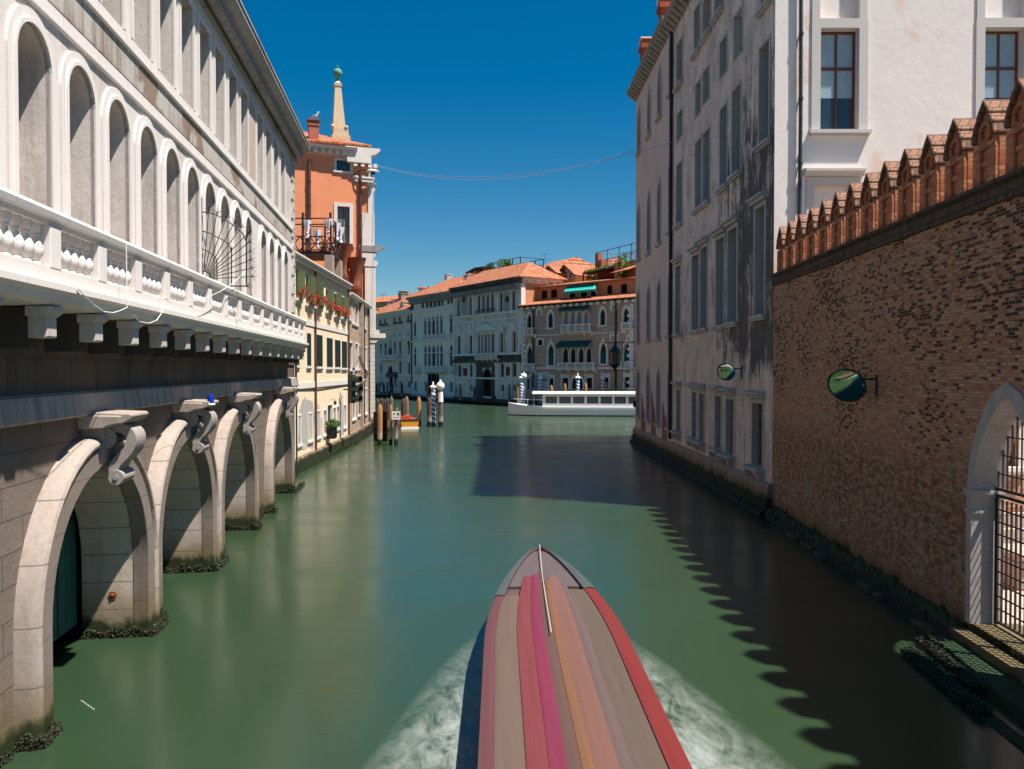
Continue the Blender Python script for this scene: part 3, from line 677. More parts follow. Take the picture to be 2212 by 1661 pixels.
# balcony
YB = -.95
pxs = [4] + [Z2(x, 0)[0] for x in (420, 720, 955, 1140, 1292, 1413)]
up = [FL.u(x, YB) for x in pxs]; sp = (up[-1] - up[0]) / (len(up) - 1); ue = FL.u(660, YB)
posts = [up[0] + sp * i for i in range(-2, 30)]; posts = [p for p in posts if p < ue - .5] + [ue]
print('posts', len(posts), sp, ue)
mb = MB(); mb.prism([(-.002, 6.92), (-.9, 6.95), (-1.0, 7.02), (-1.02, 7.1), (-1.1, 7.16), (-1.1, 7.25), (-.002, 7.27)], posts[0] - 2, ue + .1)
bal = mb.build('balcony', M.istria_trim, A.o)
mb = MB(); mb.box(posts[0] - 2, ue, YB + .01, -.62, 7.27, 7.5); mb.build('balcony_plinth', M.balust, bal)
mb = MB(); mb.prism([(-.62, 8.12), (-.92, 8.12), (-.94, 8.2), (-1.0, 8.22), (-1.02, 8.3), (-.98, 8.36), (-.6, 8.36)], posts[0] - 2, ue + .08); mb.build('balcony_rail', M.istria_trim, bal)
mb = MB()
for p in posts: mb.box(p - .36, p, YB, -.64, 7.5, 8.12)
mb.each('balcony_post', M.istria_trim, bal, bevel=.01)
prof = [(.085, 0), (.085, .04), (.055, .07), (.062, .09), (.105, .16), (.122, .22), (.115, .28), (.085, .34), (.052, .39), (.050, .43), (.07, .44), (.07, .455), (.058, .47), (.075, .5), (.088, .52), (.088, .62)]
bm_ = MB(); bm_.lathe([(r, z + 7.5) for r, z in prof], (0, 0, 0), 12); proto = None; nb = 0
vis = [(a, b - .36) for a, b in zip(posts[:-1], posts[1:])]
for a, b in vis:
    k = 5 if b - a > 1.2 else max(2, int((b - a) / .27))
    for j in range(k):
        x = a + (b - a) * (j + .5) / k
        if proto is None: proto = bm_.build('baluster', M.balust, bal, smooth=35); o = proto
        else: o = proto.copy(); COL.objects.link(o); o.parent = bal
        o.location = (x, -.79, 0); nb += 1
print('balusters', nb)
for p in posts:
    mb = MB(); mb.prism([(-.60, 6.46), (-.86, 6.46), (-.88, 6.48), (-.88, 6.80), (-.60, 6.80)], p - .34, p - .02)
    mb.prism([(-.60, 6.78), (-.86, 6.78), (-.96, 6.86), (-.96, 6.93), (-.60, 6.93)], p - .42, p + .06)
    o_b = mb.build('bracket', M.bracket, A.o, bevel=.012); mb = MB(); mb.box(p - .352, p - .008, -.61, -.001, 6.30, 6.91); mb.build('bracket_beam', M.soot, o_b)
mb = MB(); mb.tube([(UE - .35, -.12, 5.1), (UE - .35, -.12, 7.0)], .05); mb.tube([(UE - .05, -.1, 0.4), (UE - .05, -.1, 6.9)], .045); mb.build('downpipe', M.pipe, A.o, smooth=True)
# fan grille standing across the balcony
ug = FL.u(435.5); g = thing('fan_grille', 'black wrought iron fan grille with curled spikes standing across the white balcony', 'iron grille', FL.M)
def gp(zx, zy):      # zoomed picture point on the plane across the balcony -> local
    px, py = Z2(zx, zy); d = ray(px, py); p0 = FL.pt(ug, 0, 0); t = p0.dot(FL.ud) / d.dot(FL.ud); q = FL.M.inverted() @ (Vector((0, 0, H)) + d * t); return q
mb = MB(); mb.tube([gp(1338, 150), gp(1338, 700)], .022); mb.tube([gp(1338, 735), gp(1640, 738)], .022); mb.tube([gp(1636, 738), gp(1636, 400)], .02); mb.tube([gp(1538, 735), gp(1538, 480)], .018)
def arcp(pts): return [gp(*p) for p in pts]
mb.tube(arcp([(1338, 245), (1390, 250), (1440, 265), (1500, 300), (1560, 340), (1610, 385), (1636, 440)]), .02)
mb.tube(arcp([(1338, 370), (1390, 385), (1440, 412), (1490, 435), (1525, 470), (1538, 510)]), .018)
mb.tube(arcp([(1338, 490), (1380, 505), (1415, 530), (1440, 560), (1442, 700)]), .016)
mb.tube(arcp([(1338, 640), (1365, 640), (1390, 660), (1405, 690)]), .02); mb.build('frame', M.iron, g, smooth=True)
rb = MB(); ends = [(1385, 248), (1440, 258), (1500, 290), (1555, 320), (1600, 350), (1640, 395), (1650, 450), (1655, 510), (1660, 565), (1665, 620), (1668, 675)]
for e in ends: rb.tube([gp(1352 + (e[0] - 1352) * .12, 690 + (e[1] - 690) * .12), gp(*e)], .013, 5)
rb.build('bars', M.iron, g)
kb = MB()
for e in ends + [(1638, 735)]:
    c0 = gp(*e); d1 = (c0 - gp(1345, 700)).normalized(); up_ = Vector((0, 0, 1)); sd = d1.cross(Vector((1, 0, 0))).normalized()
    for s_ in (-1, 0, 1):
        kb.tube([c0, c0 + d1 * .07 + sd * s_ * .05, c0 + d1 * (.12 if s_ else .2) + sd * s_ * .13], [.012, .01, .003], 4)
kb.build('spikes', M.iron, g)
# loose cable over the balcony
def cab(pts, off=YB - .17):
    out = []
    for zx, zy in pts:
        px, py = Z2(zx, zy); u, z = FL.uv(px, py, off); out.append(FL.pt(u, off, z))
    return out
mb = MB(); mb.tube(cab([(515, 752), (560, 800), (620, 860), (690, 908), (750, 915), (800, 900), (845, 878), (880, 925), (930, 975), (990, 985), (1040, 965), (1075, 915), (1085, 860), (1100, 835), (1180, 840), (1280, 838), (1380, 810), (1460, 775), (1540, 725), (1600, 670), (1640, 630)]),   .009, 5)
mb.tube(cab([(845, 880), (842, 700), (838, 445)]), .008, 5)
tag(mb.build('loose_cable', M.white), 'thin white cable hanging in loops from the white balcony edge', 'cable')
# blue beacons
def beacon(p, label, k=1.0):
    b = thing('beacon_lamp', label, 'beacon', loc=p); mb = MB(); mb.lathe([(.10 * k, 0), (.12 * k, .03 * k), (.11 * k, .06 * k)], n=12); mb.build('base', M.white, b)
    mb = MB(); mb.lathe([(.085 * k, .06 * k), (.085 * k, .22 * k), (.06 * k, .28 * k), (.01, .30 * k)], n=12); mb.build('lens', plain('blue_lens', (.005, .03, .32), .15, .6), b, smooth=True); return b
u, z = FL.uv(455, 876, -.95); beacon(FL.pt(u, -.95, z), 'blue beacon lamp on a white base between the second and third water arches'); bb = MB()
# ------------------------------------------------------------------ yellow house
a, b = W(640, 1020), W(752, 962); dd = (b - a).normalized()
FY = Fac(a - dd * 5, b); Y = Bld('yellow_house', 'cream yellow house with green shutters and red flowers, before the brick house', 'house', FY)
ZE = FY.z(639, 552, -.3); print('yellow', FY.L, 'eave', ZE, FY.z(746, 627, -.3))
rng = random.Random(5)
def shutters(P, r, mat, parent, open_=False):
    a, b, c, d = r; m = (a + b) / 2; mb = MB()
    def leaf(x0, x1, y0, y1):
        n = 14
        if abs(x1 - x0) > .1:
            mb.box(x0, x1, y0, y1, c, d); h = (d - c) / n
            for i in range(n): mb.box(x0 + .05, x1 - .05, y0 - .018, y0, c + i * h + .02, c + i * h + h * .55)
        else: mb.box(x0, x1, y0, y1, c, d)
    if open_: leaf(a - .05, a, -.5, -.03); leaf(b, b + (b - a) * .48, -.10, -.055)
    else: leaf(a, m - .01, -.07, -.03); leaf(m + .01, b, -.07, -.03)
    return mb.build('shutter', mat, parent)
flower_spots = []
for i, (xl, xr, yt, yb) in enumerate([(155, 190, 340, 545), (228, 278, 388, 588), (293, 340, 425, 610), (376, 414, 475, 640), (438, 472, 510, 670), (490, 520, 535, 685)]):
    r = FY.rect(Z6, xl, xr, yt, yb); wo = win(Y, Y.ops, r, 'r', .2, .10, .02, M.whitestone, M.glass, sill=.16, sash=M.sashwood)
    a, b, c, d = r; w2 = b - a
    shutters(Y, (a + w2 * .25, a + w2 * .62, c, d), M.shut_light, wo, True)
    flower_spots.append((a + .1, b - .1, c))
for i, (xl, xr, yt, yb) in enumerate([(158, 172, 790, 1035), (235, 260, 800, 1040), (300, 345, 812, 1045), (380, 420, 835, 1050), (440, 478, 850, 1050), (492, 526, 860, 1055)]):
    r = FY.rect(Z6, xl, xr, yt, yb); wo = win(Y, Y.ops, r, 'r', .2, .08, .02, M.whitestone, M.glass, sill=.12); shutters(Y, r, M.shut_dark, wo)
for i, (xl, xr, yt, yb) in enumerate([(168, 188, 1410, 1620), (245, 270, 1395, 1590), (305, 330, 1378, 1565), (358, 377, 1370, 1545), (428, 446, 1352, 1510), (456, 472, 1342, 1500), (507, 522, 1332, 1490)]):
    r = FY.rect(Z6, xl, xr, yt, yb); win(Y, Y.ops, r, 'r', .22, .11, .03, M.whitestone, M.shut_dark if i in (2,) else M.glass, sash=M.sashwood if i != 2 else None, sill=.1)
r = FY.rect(Z6, 387, 420, 1330, 1500); win(Y, Y.ops, r, 'r', .15, .07, .02, M.whitestone, M.shut_dark, name='shuttered_window')
Y.wall('wall', surf('cream_yellow_wall', (.86, .67, .46), .08, .5, bump=.18, streak=.15, scol=(.5, .35, .2), grime=.10), 0, FY.L, -1, ZE, 9)
# bare grey plaster where the paint has come off: its own thin coat
def blob(fac, pts, y):
    rj = random.Random(len(pts)); q_ = []
    for a_, b_ in zip(pts, pts[1:] + pts[:1]):
        for s_ in range(6): q_.append((a_[0] + (b_[0] - a_[0]) * s_ / 6 + (rj.uniform(-5, 5) if s_ else 0), a_[1] + (b_[1] - a_[1]) * s_ / 6 + (rj.uniform(-16, 16) if s_ else 0)))
    pts = q_
    mb = MB(); ps = [fac.uv(*Z6(*p), y) for p in pts]; mb.prism([(u, z) for u, z in ps], y, -.001, 'y'); return mb
mb = blob(FY, [(175, 1420), (190, 1330), (215, 1270), (260, 1290), (288, 1330), (288, 1640), (200, 1655), (178, 1630)], -.006)
for pts in ([(298, 1290), (318, 1320), (345, 1420), (352, 1560), (300, 1600)], [(470, 1300), (485, 1230), (497, 1260), (508, 1330), (512, 1540), (480, 1560), (474, 1400)]): q = blob(FY, pts, -.007); mb.add(q.v, q.f)
mb.each('bare_plaster', surf('grey_bare_plaster', (.42, .40, .38), .2, 2, bump=.4, patch=(1.2, .6), pcol=(.6, .5, .4)), Y.o)
for (x0, y0, x1, y1, h) in ((155, 685, 523, 803, .32), (165, 1183, 528, 1162, .36)):
    z = FY.z(*Z6(x0, y0)); z2 = FY.z(*Z6(x1, y1)); z = (z + z2) / 2
    mb = MB(); mb.box(0, FY.L + .02, -.05, -.001, z - h / 2, z + h / 2); mb.build('string_course', M.whitestone, Y.o)
mb = MB(); mb.prism([(-.002, -1), (-.2, -1), (-.2, .72), (-.16, .8), (-.002, .84)], 0, FY.L + .02); mb.build('plinth', M.basestone, Y.o)
mb = MB(); mb.prism([(.2, ZE), (-.3, ZE), (-.42, ZE + .1), (-.42, ZE + .2), (.2, ZE + .26)], 0, FY.L + .05); mb.build('eave', M.whitestone, Y.o)
mb = MB(); x = .2
while x < FY.L: mb.box(x, x + .2, -.3, -.001, ZE - .2, ZE - .001); x += .42
mb.build('dentil_course', M.whitestone, Y.o)
mb = MB(); mb.add([(0, -.4, ZE + .22), (FY.L, -.4, ZE + .22), (FY.L, 5, ZE + 1.6), (0, 5, ZE + 1.6), (0, 9, ZE + .2), (FY.L, 9, ZE + .2)], [(0, 1, 2, 3), (3, 2, 5, 4)]); mb.build('roof', M.tile, Y.o)
pipe(Y, FY.u(Z6(290, 0)[0]), .5, ZE - .1, M.bpipe, .07); pipe(Y, FY.L - .1, .4, ZE - .1, M.bpipe, .07)
mb = MB(); mb.tube([(.5, -.03, FY.z(*Z6(165, 1200))), (FY.L * .5, -.03, FY.z(*Z6(400, 1205))), (FY.L, -.03, FY.z(*Z6(530, 1182)))], .025, 5); mb.build('wall_cable', M.iron, Y.o)
place = ['touching the white building', 'just left of the brown downpipe', 'just right of the brown downpipe', 'fourth from the white building', 'second from the brick house', 'nearest the brick house']
for i, (a, b, c) in enumerate(flower_spots):
    p = FY.pt((a + b) / 2, -.12, c); t = thing('flower_box', 'red geranium box on the yellow house sill ' + place[i], 'flower box', FY.M.copy(), 'geranium boxes on the yellow house'); t.location = p
    mb = MB(); h = (b - a) / 2; mb.box(-h, h, -.1, .1, 0, .18); mb.build('trough', M.terra, t)
    mb = MB(); leaves(mb, (0, -.08, .3), h, .22, .32, 130, .07, rng); mb.build('leaves', M.plant, t)
    mb = MB(); leaves(mb, (0, -.18, .42), h * .95, .26, .42, 260, .08, rng); mb.build('flowers', M.red, t)
u, z = FY.uv(*Z6(412, 1300)); t = thing('wall_lamp', 'small lantern on a bracket above the green shuttered window of the yellow house', 'lamp', FY.M.copy()); t.location = FY.pt(u, 0, z)
mb = MB(); mb.tube([(0, 0, .1), (0, -.25, .12), (0, -.3, .05)], .015); mb.build('bracket', M.iron, t); mb = MB(); mb.lathe([(.03, -.25), (.09, -.2), (.11, .0), (.02, .08)], (0, -.3, -.02), 6); mb.build('lantern', M.lampmetal, t)
u, z = FY.uv(*Z6(415, 1575), -.3); t = thing('potted_shrub', 'round green shrub in a black iron window basket on the yellow house', 'potted plant', FY.M.copy()); t.location = FY.pt(u, -.35, z)
mb = MB(); mb.box(-.45, .45, -.25, .3, 0, .05)
for k in range(10): x = -.45 + .1 * k; mb.box(x - .012, x + .012, -.26, -.235, .05, .8)
mb.box(-.46, .46, -.26, -.23, .8, .84); mb.box(-.46, -.43, -.25, .3, .05, .84); mb.box(.43, .46, -.25, .3, .05, .84); mb.build('basket', M.iron, t)
mb = MB(); mb.lathe([(.2, .05), (.28, .5), (.3, .52)], (0, 0, 0), 10); mb.build('pot', M.terra, t)
mb = MB(); leaves(mb, (.1, -.05, .95), .75, .5, .38, 420, .09, rng); mb.build('leaves', M.plant, t)
# ------------------------------------------------------------------ narrow brick house
FB = Fac(b0 := W(752.5, 961), W(797, 931)); B = Bld('brick_house', 'narrow pale brick house behind the traffic light, between the yellow house and the terracotta palace', 'house', FB)
ZB_ = FB.z(748, 632, -.2); print('brick', FB.L, ZB_, FB.z(793, 654, -.2))
for (xl, xr, yt, yb) in ((530, 556, 548, 695), (573, 586, 562, 725), (590, 612, 575, 735), (657, 671, 612, 760), (541, 570, 870, 1065), (590, 609, 878, 1060), (617, 630, 890, 1060), (662, 673, 905, 1060), (570, 592, 1235, 1430), (612, 628, 1215, 1400), (664, 676, 1210, 1390)):
    xl = max(xl, 546); r = FB.rect(Z6, xl, max(xr, xl + 12), yt, yb)
    if r[1] > FB.L - .25: r = (r[0] - .3, FB.L - .25, r[2], r[3])
    win(B, B.ops, r, 'r', .2, .14, .05, M.whitestone, M.glass, sash=M.sashwood, sill=.12)
B.wall('wall', M.housebrick, 0, FB.L, -1, ZB_, 7)
mb = MB(); mb.prism([(-.002, -1), (-.25, -1), (-.25, .7), (-.2, .85), (-.002, .9)], -.02, FB.L); mb.build('plinth', M.basestone, B.o)
mb = MB(); mb.prism([(.2, ZB_), (-.2, ZB_), (-.4, ZB_ + .15), (-.4, ZB_ + .25), (.2, ZB_ + .3)], -.05, FB.L); mb.build('eave', M.whitestone, B.o)
mb = MB(); mb.add([(0, -.4, ZB_ + .26), (FB.L, -.4, ZB_ + .26), (FB.L, 5, ZB_ + 1.8), (0, 5, ZB_ + 1.8)], [(0, 1, 2, 3)]); mb.build('roof', M.tile, B.o)
mb = MB(); u = FB.u(Z6(628, 0)[0]); mb.box(u - .45, u + .45, -.28, -.001, .5, ZB_ - .1); mb.build('chimney_breast', M.housebrick, B.o)
pipe(B, FB.u(Z6(652, 0)[0]), 1, ZB_, M.pipe, .06); pipe(B, FB.L - .35, 1, ZB_, M.bpipe, .07)
u, z = FB.uv(*Z6(605, 1140)); t = thing('bow_window_grille', 'bulging black iron grille on a stone sill of the brick house', 'window grille', FB.M.copy()); t.location = FB.pt(u + .8, 0, z)
mb = MB(); mb.prism([(0, 0), (-.7, .0), (-.55, -.2), (0, -.5)], -1.1, 1.1); mb.build('sill', M.whitestone, t)
mb = MB()
for k in range(9):
    x = -1 + .25 * k; mb.tube([(x, -.1, 2.0), (x, -.25, 1.6), (x, -.55, .9), (x, -.75, .45), (x, -.6, .02)], .011, 5)
for z_ in (.5, 1.1, 1.9): mb.tube([(-1, -.15 - .6 * max(0, 1 - abs(z_ - .5)), z_), (1, -.15 - .6 * max(0, 1 - abs(z_ - .5)), z_)], .016, 5)
mb.build('bars', M.iron, t)
# traffic light
p = FB.uv(*Z6(582, 1210), -1.0); t = thing('traffic_light', 'dark green traffic light with three hooded lamps mounted on the brick house corner', 'traffic light', loc=FB.pt(p[0], -1.0, p[1]), rz=R(62))
k = 3.7 / 3.6; mb = MB(); mb.box(-.22, .22, -.02, .42, -1.05, 1.05); mb.box(-.03, .03, .42, 1.0, -.1, .0); mb.build('housing', M.lampmetal, t, bevel=.05)
for z_ in (-.7, 0, .7):
    hb = MB(); n = 14; vs = []
    RY = Matrix.Rotation(R(90), 4, 'X')
    hb.lathe([(.235, 0.0), (.25, .1), (.25, .62), (.225, .62), (.21, .08)], (.0, -.02, z_), 16, RY); hb.build('lamp_hood', M.lampmetal, t, smooth=40)
mb = MB(); mb.lathe([(.2, .03), (.2, .05)], (0, -.01, -.7), 12, RY); mb.build('lens', plain('dull_lens', (.03, .05, .04), .2, .6), t)
mb = MB(); mb.tube([(0, .2, 1.05), (0, .2, 1.3)], .03); mb.build('mast', M.iron, t)
beacon(FB.pt(p[0], -1.0, p[1]) + Vector((-.05, .2, 1.28)), 'blue beacon lamp on top of the green traffic light', 1.1)
# ------------------------------------------------------------------ terracotta palace
P1 = Vector((-14.05, 79.2, 0)); FO = Fac(P1 - Vector((.943, .333, 0)) * 13, P1); O = Bld('terracotta_palace', 'tall terracotta palace with white cornice and obelisk, behind the yellow house at the canal corner', 'palace', FO)
L = FO.L; ZC_ = FO.z(815, 335, -.4); print('orange cornice', ZC_, FO.z(640, 322, -.4))
r = FO.rect(Z5, 518, 632, 710, 800); win(O, O.ops, r, 'r', .3, .22, .05, M.whitestone, M.glassblue, sill=.14)
r = FO.rect(Z5, 524, 625, 1092, 1412); win(O, O.ops, r, 'r', .35, .34, .06, M.whitestone, M.lace, sash=M.sashwood, mull=(1, 2), sill=.16)
O.wall('wall', M.orange, 0, L, -1, ZC_ - .3, 14)
mb = MB(); u0 = FO.u(Z5(285, 0)[0]); mb.box(u0 - 6, FO.u(Z5(365, 0)[0]), -.03, -.001, 8, ZC_ - 1); mb.build('chimney_flue', M.orange, O.o)
mb = MB(); mb.prism([(-.002, ZC_ - .35), (-.15, ZC_ - .3), (-.15, ZC_ + .1), (-.75, ZC_ + .2), (-.85, ZC_ + .45), (.3, ZC_ + .5)], 0, L - 1.3); mb.build('cornice', M.whitestone, O.o)
mb = MB(); x = .1
while x < L - 2: mb.box(x, x + .34, -.62, -.152, ZC_ - .25, ZC_ + .13); x += .68
mb.build('dentil_course', M.whitestone, O.o)
mb = MB(); mb.box(0, L - 1.2, .001, .4, ZC_ + .5, ZC_ + .95); mb.build('parapet', M.terra, O.o)
hip_roof(O, -6, L - .3, .2, 15, ZC_ + .95, ZC_ + 4.4, .5, inset=10)
# corner: cornice block, pilasters seen on edge, rusticated base
us = L - .02
mb = MB(); mb.prism([(us - 2.2, ZC_ - .9), (us + .1, ZC_ - .9), (us + .1, ZC_ - .1), (us + .5, ZC_), (us + .95, ZC_ + .35), (us + 1.0, ZC_ + .6), (us - 2.4, ZC_ + .6)], -.55, 1.2, 'y'); mb.build('corner_cornice', M.whitestone, O.o)
mb = MB(); x = us - 2.0
for x in (us - 1.6, us - .9, us - .2, us + .35): mb.box(x, x + .35, -.5, -.1, ZC_ - 1.25, ZC_ - .902)
mb.build('corner_dentil', M.whitestone, O.o)
def zo(y): return FO.z(*Z5(760, y))
mb = MB()
z1, z0 = zo(840), zo(1430)
mb.box(us - .15, us + .42, -.12, 1, zo(1420), zo(960)); mb.box(us - .75, us + .46, -.13, 1.1, zo(1420), zo(1150))
mb.lathe([(.35, zo(965)), (.4, zo(945)), (.36, zo(935)), (.55, zo(905)), (.6, zo(893))], (us + .2, .3, 0), 10)
mb.box(us - 1.5, us + .35, -.14, 1, zo(890), zo(865)); mb.box(us - 1.6, us + .5, -.2, 1, zo(863), zo(842)); mb.box(us - .1, us + .3, -.1, 1, zo(842), ZC_ - .9)
mb.build('corner_pilaster', M.whitestone, O.o)
mb = MB(); mb.prism([(us - 1.0, zo(1470)), (us + .7, zo(1470)), (us + 1.2, zo(1440)), (us + 1.55, zo(1424)), (us + 1.5, zo(1418)), (us - 1.1, zo(1418))], -.3, 1.2, 'y'); mb.build('corner_entablature', surf('grey_ledge_stone', (.30, .27, .25), .2, 2), O.o)
mb = MB(); mb.prism([(us - .9, zo(1590)), (us + .55, zo(1590)), (us + .75, zo(1570)), (us + .75, zo(1545)), (us + .3, zo(1535)), (us + .55, zo(1500)), (us + .5, zo(1475)), (us - .9, zo(1475))], -.25, 1.2, 'y')
def z6o(y): return FO.z(*Z6(715, y))
mb.box(us - .5, us + .55, -.2, 1.2, z6o(775), zo(1590)); mb.box(us - .7, us + .9, -.24, 1.2, z6o(800), z6o(775)); mb.box(us - .7, us + 1.5, -.28, 1.4, z6o(833), z6o(800))
mb.build('corner_pedestal', M.whitestone, O.o)
mb = MB(); mb.box(us - 1.2, us + .45, -.15, 1.4, -.5, z6o(850)); mb.prism([(us - .3, z6o(870)), (us + .5, z6o(870)), (us + 1.0, z6o(835)), (us - .3, z6o(835))], -.2, 1.3, 'y'); mb.build('rusticated_base', M.quoin, O.o)
mb = MB(); mb.box(us - 1.6, us + .6, -.3, 1.5, -.5, 1.2); mb.build('plinth', M.basestone, O.o)
pipe(O, FO.u(Z5(291, 0)[0]), 9, ZC_ - 1, M.bpipe, .16, -.2); pipe(O, FO.u(Z5(713, 0)[0]), 6, zo(820), M.bpipe, .14, -.2)
# brown flared chimney pots
for (x, yt, ym, yb, k) in ((675, 1525, 1655, 1750, 1.0), (575, 1410, 1560, 1620, .9)):
    u, zt = FO.uv(*Z5(x, yt), -1.3); zm = FO.z(*Z5(x, ym), -1.3); zb = zm - 1.5
    mb = MB(); mb.lathe([(.42 * k, 6), (.42 * k, zb - .2), (.52 * k, zb), (.52 * k, zb + .35), (.45 * k, zb + .5), (.52 * k, zm), (.95 * k, zt), (.97 * k, zt + .04), (.88 * k, zt + .02)], (u, -1.3, 0), 20); o = mb.build('flared_chimney', M.terra, O.o, smooth=35)
    cb = MB()
    for j in range(12): a_ = j * math.pi / 6; cb.prism([(-.0, 0), (.22, 0), (.22, -.25), (.0, -.5)], -.08, .08, 'x') if False else cb.box(u + math.cos(a_) * (.5 * k) - .05, u + math.cos(a_) * (.5 * k) + .05, -1.3 + math.sin(a_) * (.5 * k) - .05, -1.3 + math.sin(a_) * (.5 * k) + .05, zb + .02, zb + .42)
    cb.build('corbel_ring', M.terra, o)
# chimney, obelisk, seagull, street lamp
u, zt = FO.uv(*Z5(320, 385), .3); zt0 = FO.z(*Z5(320, 560), .3); mb = MB(); mb.box(u - .45, u + .45, .0, .9, zt0 - 1, zt); mb.box(u - .52, u + .52, -.07, .97, zt - .45, zt - .25); o = mb.build('chimney', surf('terracotta_chimney', (.42, .13, .07), .12, 1), O.o)
mb = MB(); mb.box(u - .62, u + .62, -.17, 1.07, zt, zt + .1); mb.build('chimney_cap', M.terra, o)
gull_p = FO.pt(u + .2, .4, zt + .1)
def ob(x, y): return FO.uv(*Z5(x, y), 3.0)
uc, zo0 = ob(540, 545); z_t = ob(520, 55)[1]; uw0 = ob(618, 545)[0] - ob(465, 545)[0]; mb = MB(); h0 = uw0 / 2
mb.box(uc - h0, uc + h0, 3 - h0, 3 + h0, zo0 - 1.5, zo0 + .35); mb.box(uc - h0 * .82, uc + h0 * .82, 3 - h0 * .82, 3 + h0 * .82, zo0 + .35, zo0 + 1.0)
ut = ob(521, 90)[0]; ht = (ob(549, 90)[0] - ob(494, 90)[0]) / 2; zs_ = ob(530, 490)[1]; hs_ = (ob(583, 490)[0] - ob(475, 490)[0]) / 2; um = ob(529, 490)[0]
def frus(mb, x0, h0, z0, x1, h1, z1, y=3): mb.add([(x0 - h0, y - h0, z0), (x0 + h0, y - h0, z0), (x0 + h0, y + h0, z0), (x0 - h0, y + h0, z0), (x1 - h1, y - h1, z1), (x1 + h1, y - h1, z1), (x1 + h1, y + h1, z1), (x1 - h1, y + h1, z1)], [(0, 1, 5, 4), (1, 2, 6, 5), (2, 3, 7, 6), (3, 0, 4, 7), (3, 2, 1, 0), (4, 5, 6, 7)])
frus(mb, um, hs_ * 1.05, zo0 + 1.0, um, hs_, zs_); frus(mb, um, hs_, zs_, ut, ht * .92, ob(521, 100)[1]); zc = ob(521, 100)[1]; frus(mb, ut, ht * 1.1, zc, ut, ht * 1.15, zc + .3); frus(mb, ut, ht * .9, zc + .3, ut, ht * .3, z_t + .1)
for sx in (-1, 1): mb.sphere((um + sx * hs_ * 1.05, 3 - hs_ * 1.05, zo0 + 1.2), .2, 10)
o = mb.build('obelisk', surf('cream_obelisk_stone', (.60, .46, .30), .1, 1, streak=.3, scol=(.3, .2, .12)), O.o)
mb = MB(); mb.sphere((ut, 3, z_t + .85), .48, 14); mb.lathe([(.12, z_t - .1), (.12, z_t + .5)], (ut, 3, 0), 8); mb.lathe([(.06, z_t + 1.2), (.16, z_t + 1.5), (.02, z_t + 1.6)], (ut, 3, 0), 8); mb.build('obelisk_ball', M.copper, o, smooth=True)
t = thing('seagull', 'white seagull standing on the terracotta palace chimney', 'seagull', loc=gull_p, rz=R(-15))
mb = MB(); mb.tube([(-.42, 0, .28), (-.2, 0, .36), (.0, 0, .42), (.16, 0, .5), (.25, 0, .66), (.31, 0, .80), (.40, 0, .80)], [.02, .10, .15, .14, .085, .095, .03], 10); mb.build('seagull_body', M.feather, t, smooth=True)
mb = MB(); mb.tube([(-.5, .07, .30), (-.2, .13, .42), (.1, .13, .48)], [.02, .07, .05], 6); mb.tube([(-.5, -.07, .30), (-.2, -.13, .42), (.1, -.13, .48)], [.02, .07, .05], 6); mb.build('wing', plain('grey_feathers', (.35, .36, .38), .8), t)
mb = MB(); mb.tube([(.0, .05, .32), (.02, .05, 0)], .015, 5); mb.tube([(.0, -.05, .32), (.02, -.05, 0)], .015, 5); mb.build('leg', M.rust, t); mb = MB(); mb.tube([(.39, 0, .80), (.5, 0, .77)], [.03, .008], 6); mb.build('beak', plain('yellow_beak', (.6, .35, .03), .5), t)
u, z = FO.uv(*Z5(800, 815), -.8); t = thing('street_lamp', 'street lamp with a white shade on an arm under the terracotta palace cornice', 'street lamp', FO.M.copy()); t.location = FO.pt(u, -.8, z)
mb = MB(); mb.tube([(-1.7, .7, -.2), (-1.0, .2, .25), (-.4, 0, .3)], .05); mb.build('arm', M.iron, t); mb = MB(); mb.sphere((.15, 0, .22), .62, 14, (1, .5, .25)); mb.build('shade', M.white, t, smooth=True); mb = MB(); mb.sphere((.15, 0, .02), .26, 10, (1, .8, .7)); mb.build('bulb', M.glass, t, smooth=True)
# wooden roof terrace with curtains
YA = 70.0
def ap(x, y, dY=0): return at(*Z5(x, y), YA + dY)
t = thing('roof_terrace', 'dark wooden roof terrace with crossed railings above the yellow house', 'roof terrace', loc=ap(300, 1500))
o0 = ap(300, 1500); def_loc = lambda v: v - o0
def bar(mb, p, q, r=.07): mb.tube([def_loc(p), def_loc(q)], r, 4)
mb = MB(); fl, fr, bl, br = ap(120, 1482), ap(462, 1462), ap(90, 1440, 3), ap(548, 1540, 3.5)
zfl = fr.z; fl.z = zfl; X0, X1 = fl.x, fr.x; DYT = 4.0
def g(x, y, z): return Vector((x, YA + y, z))
mb.box(*[v for v in (X0 - o0.x, X1 - o0.x, 0, DYT, zfl - .32 - o0.z, zfl - o0.z)]); mb.build('deck', M.wood, t)
zr = ap(460, 1340).z; zm = ap(460, 1240).z; ztop = ap(455, 1190).z; mb = MB()
xs = [X0, ap(233, 1470).x, X1]
for x in xs: bar(mb, g(x, 0, zfl), g(x, 0, ztop + (.5 if x != X0 else 0)), .11)
for y in (DYT / 2, DYT): bar(mb, g(X1, y, zfl), g(X1, y, ztop), .1)
bar(mb, g(ap(328, 1470).x, DYT, zfl), g(ap(328, 1470).x, DYT, ztop), .09)
mb.each('post', M.wood, t); mb = MB()
for z_ in (zr, zm, ztop): bar(mb, g(X0, 0, z_), g(X1, 0, z_), .06); bar(mb, g(X1, 0, z_), g(X1, DYT, z_), .06)
bar(mb, g(X0, DYT, zr), g(X1, DYT, zr), .06); bar(mb, g(X0, DYT, ztop), g(X1, DYT, ztop), .05)
bar(mb, g(X0, 0, zfl + .1), g(X1, 0, zfl + .1), .06)
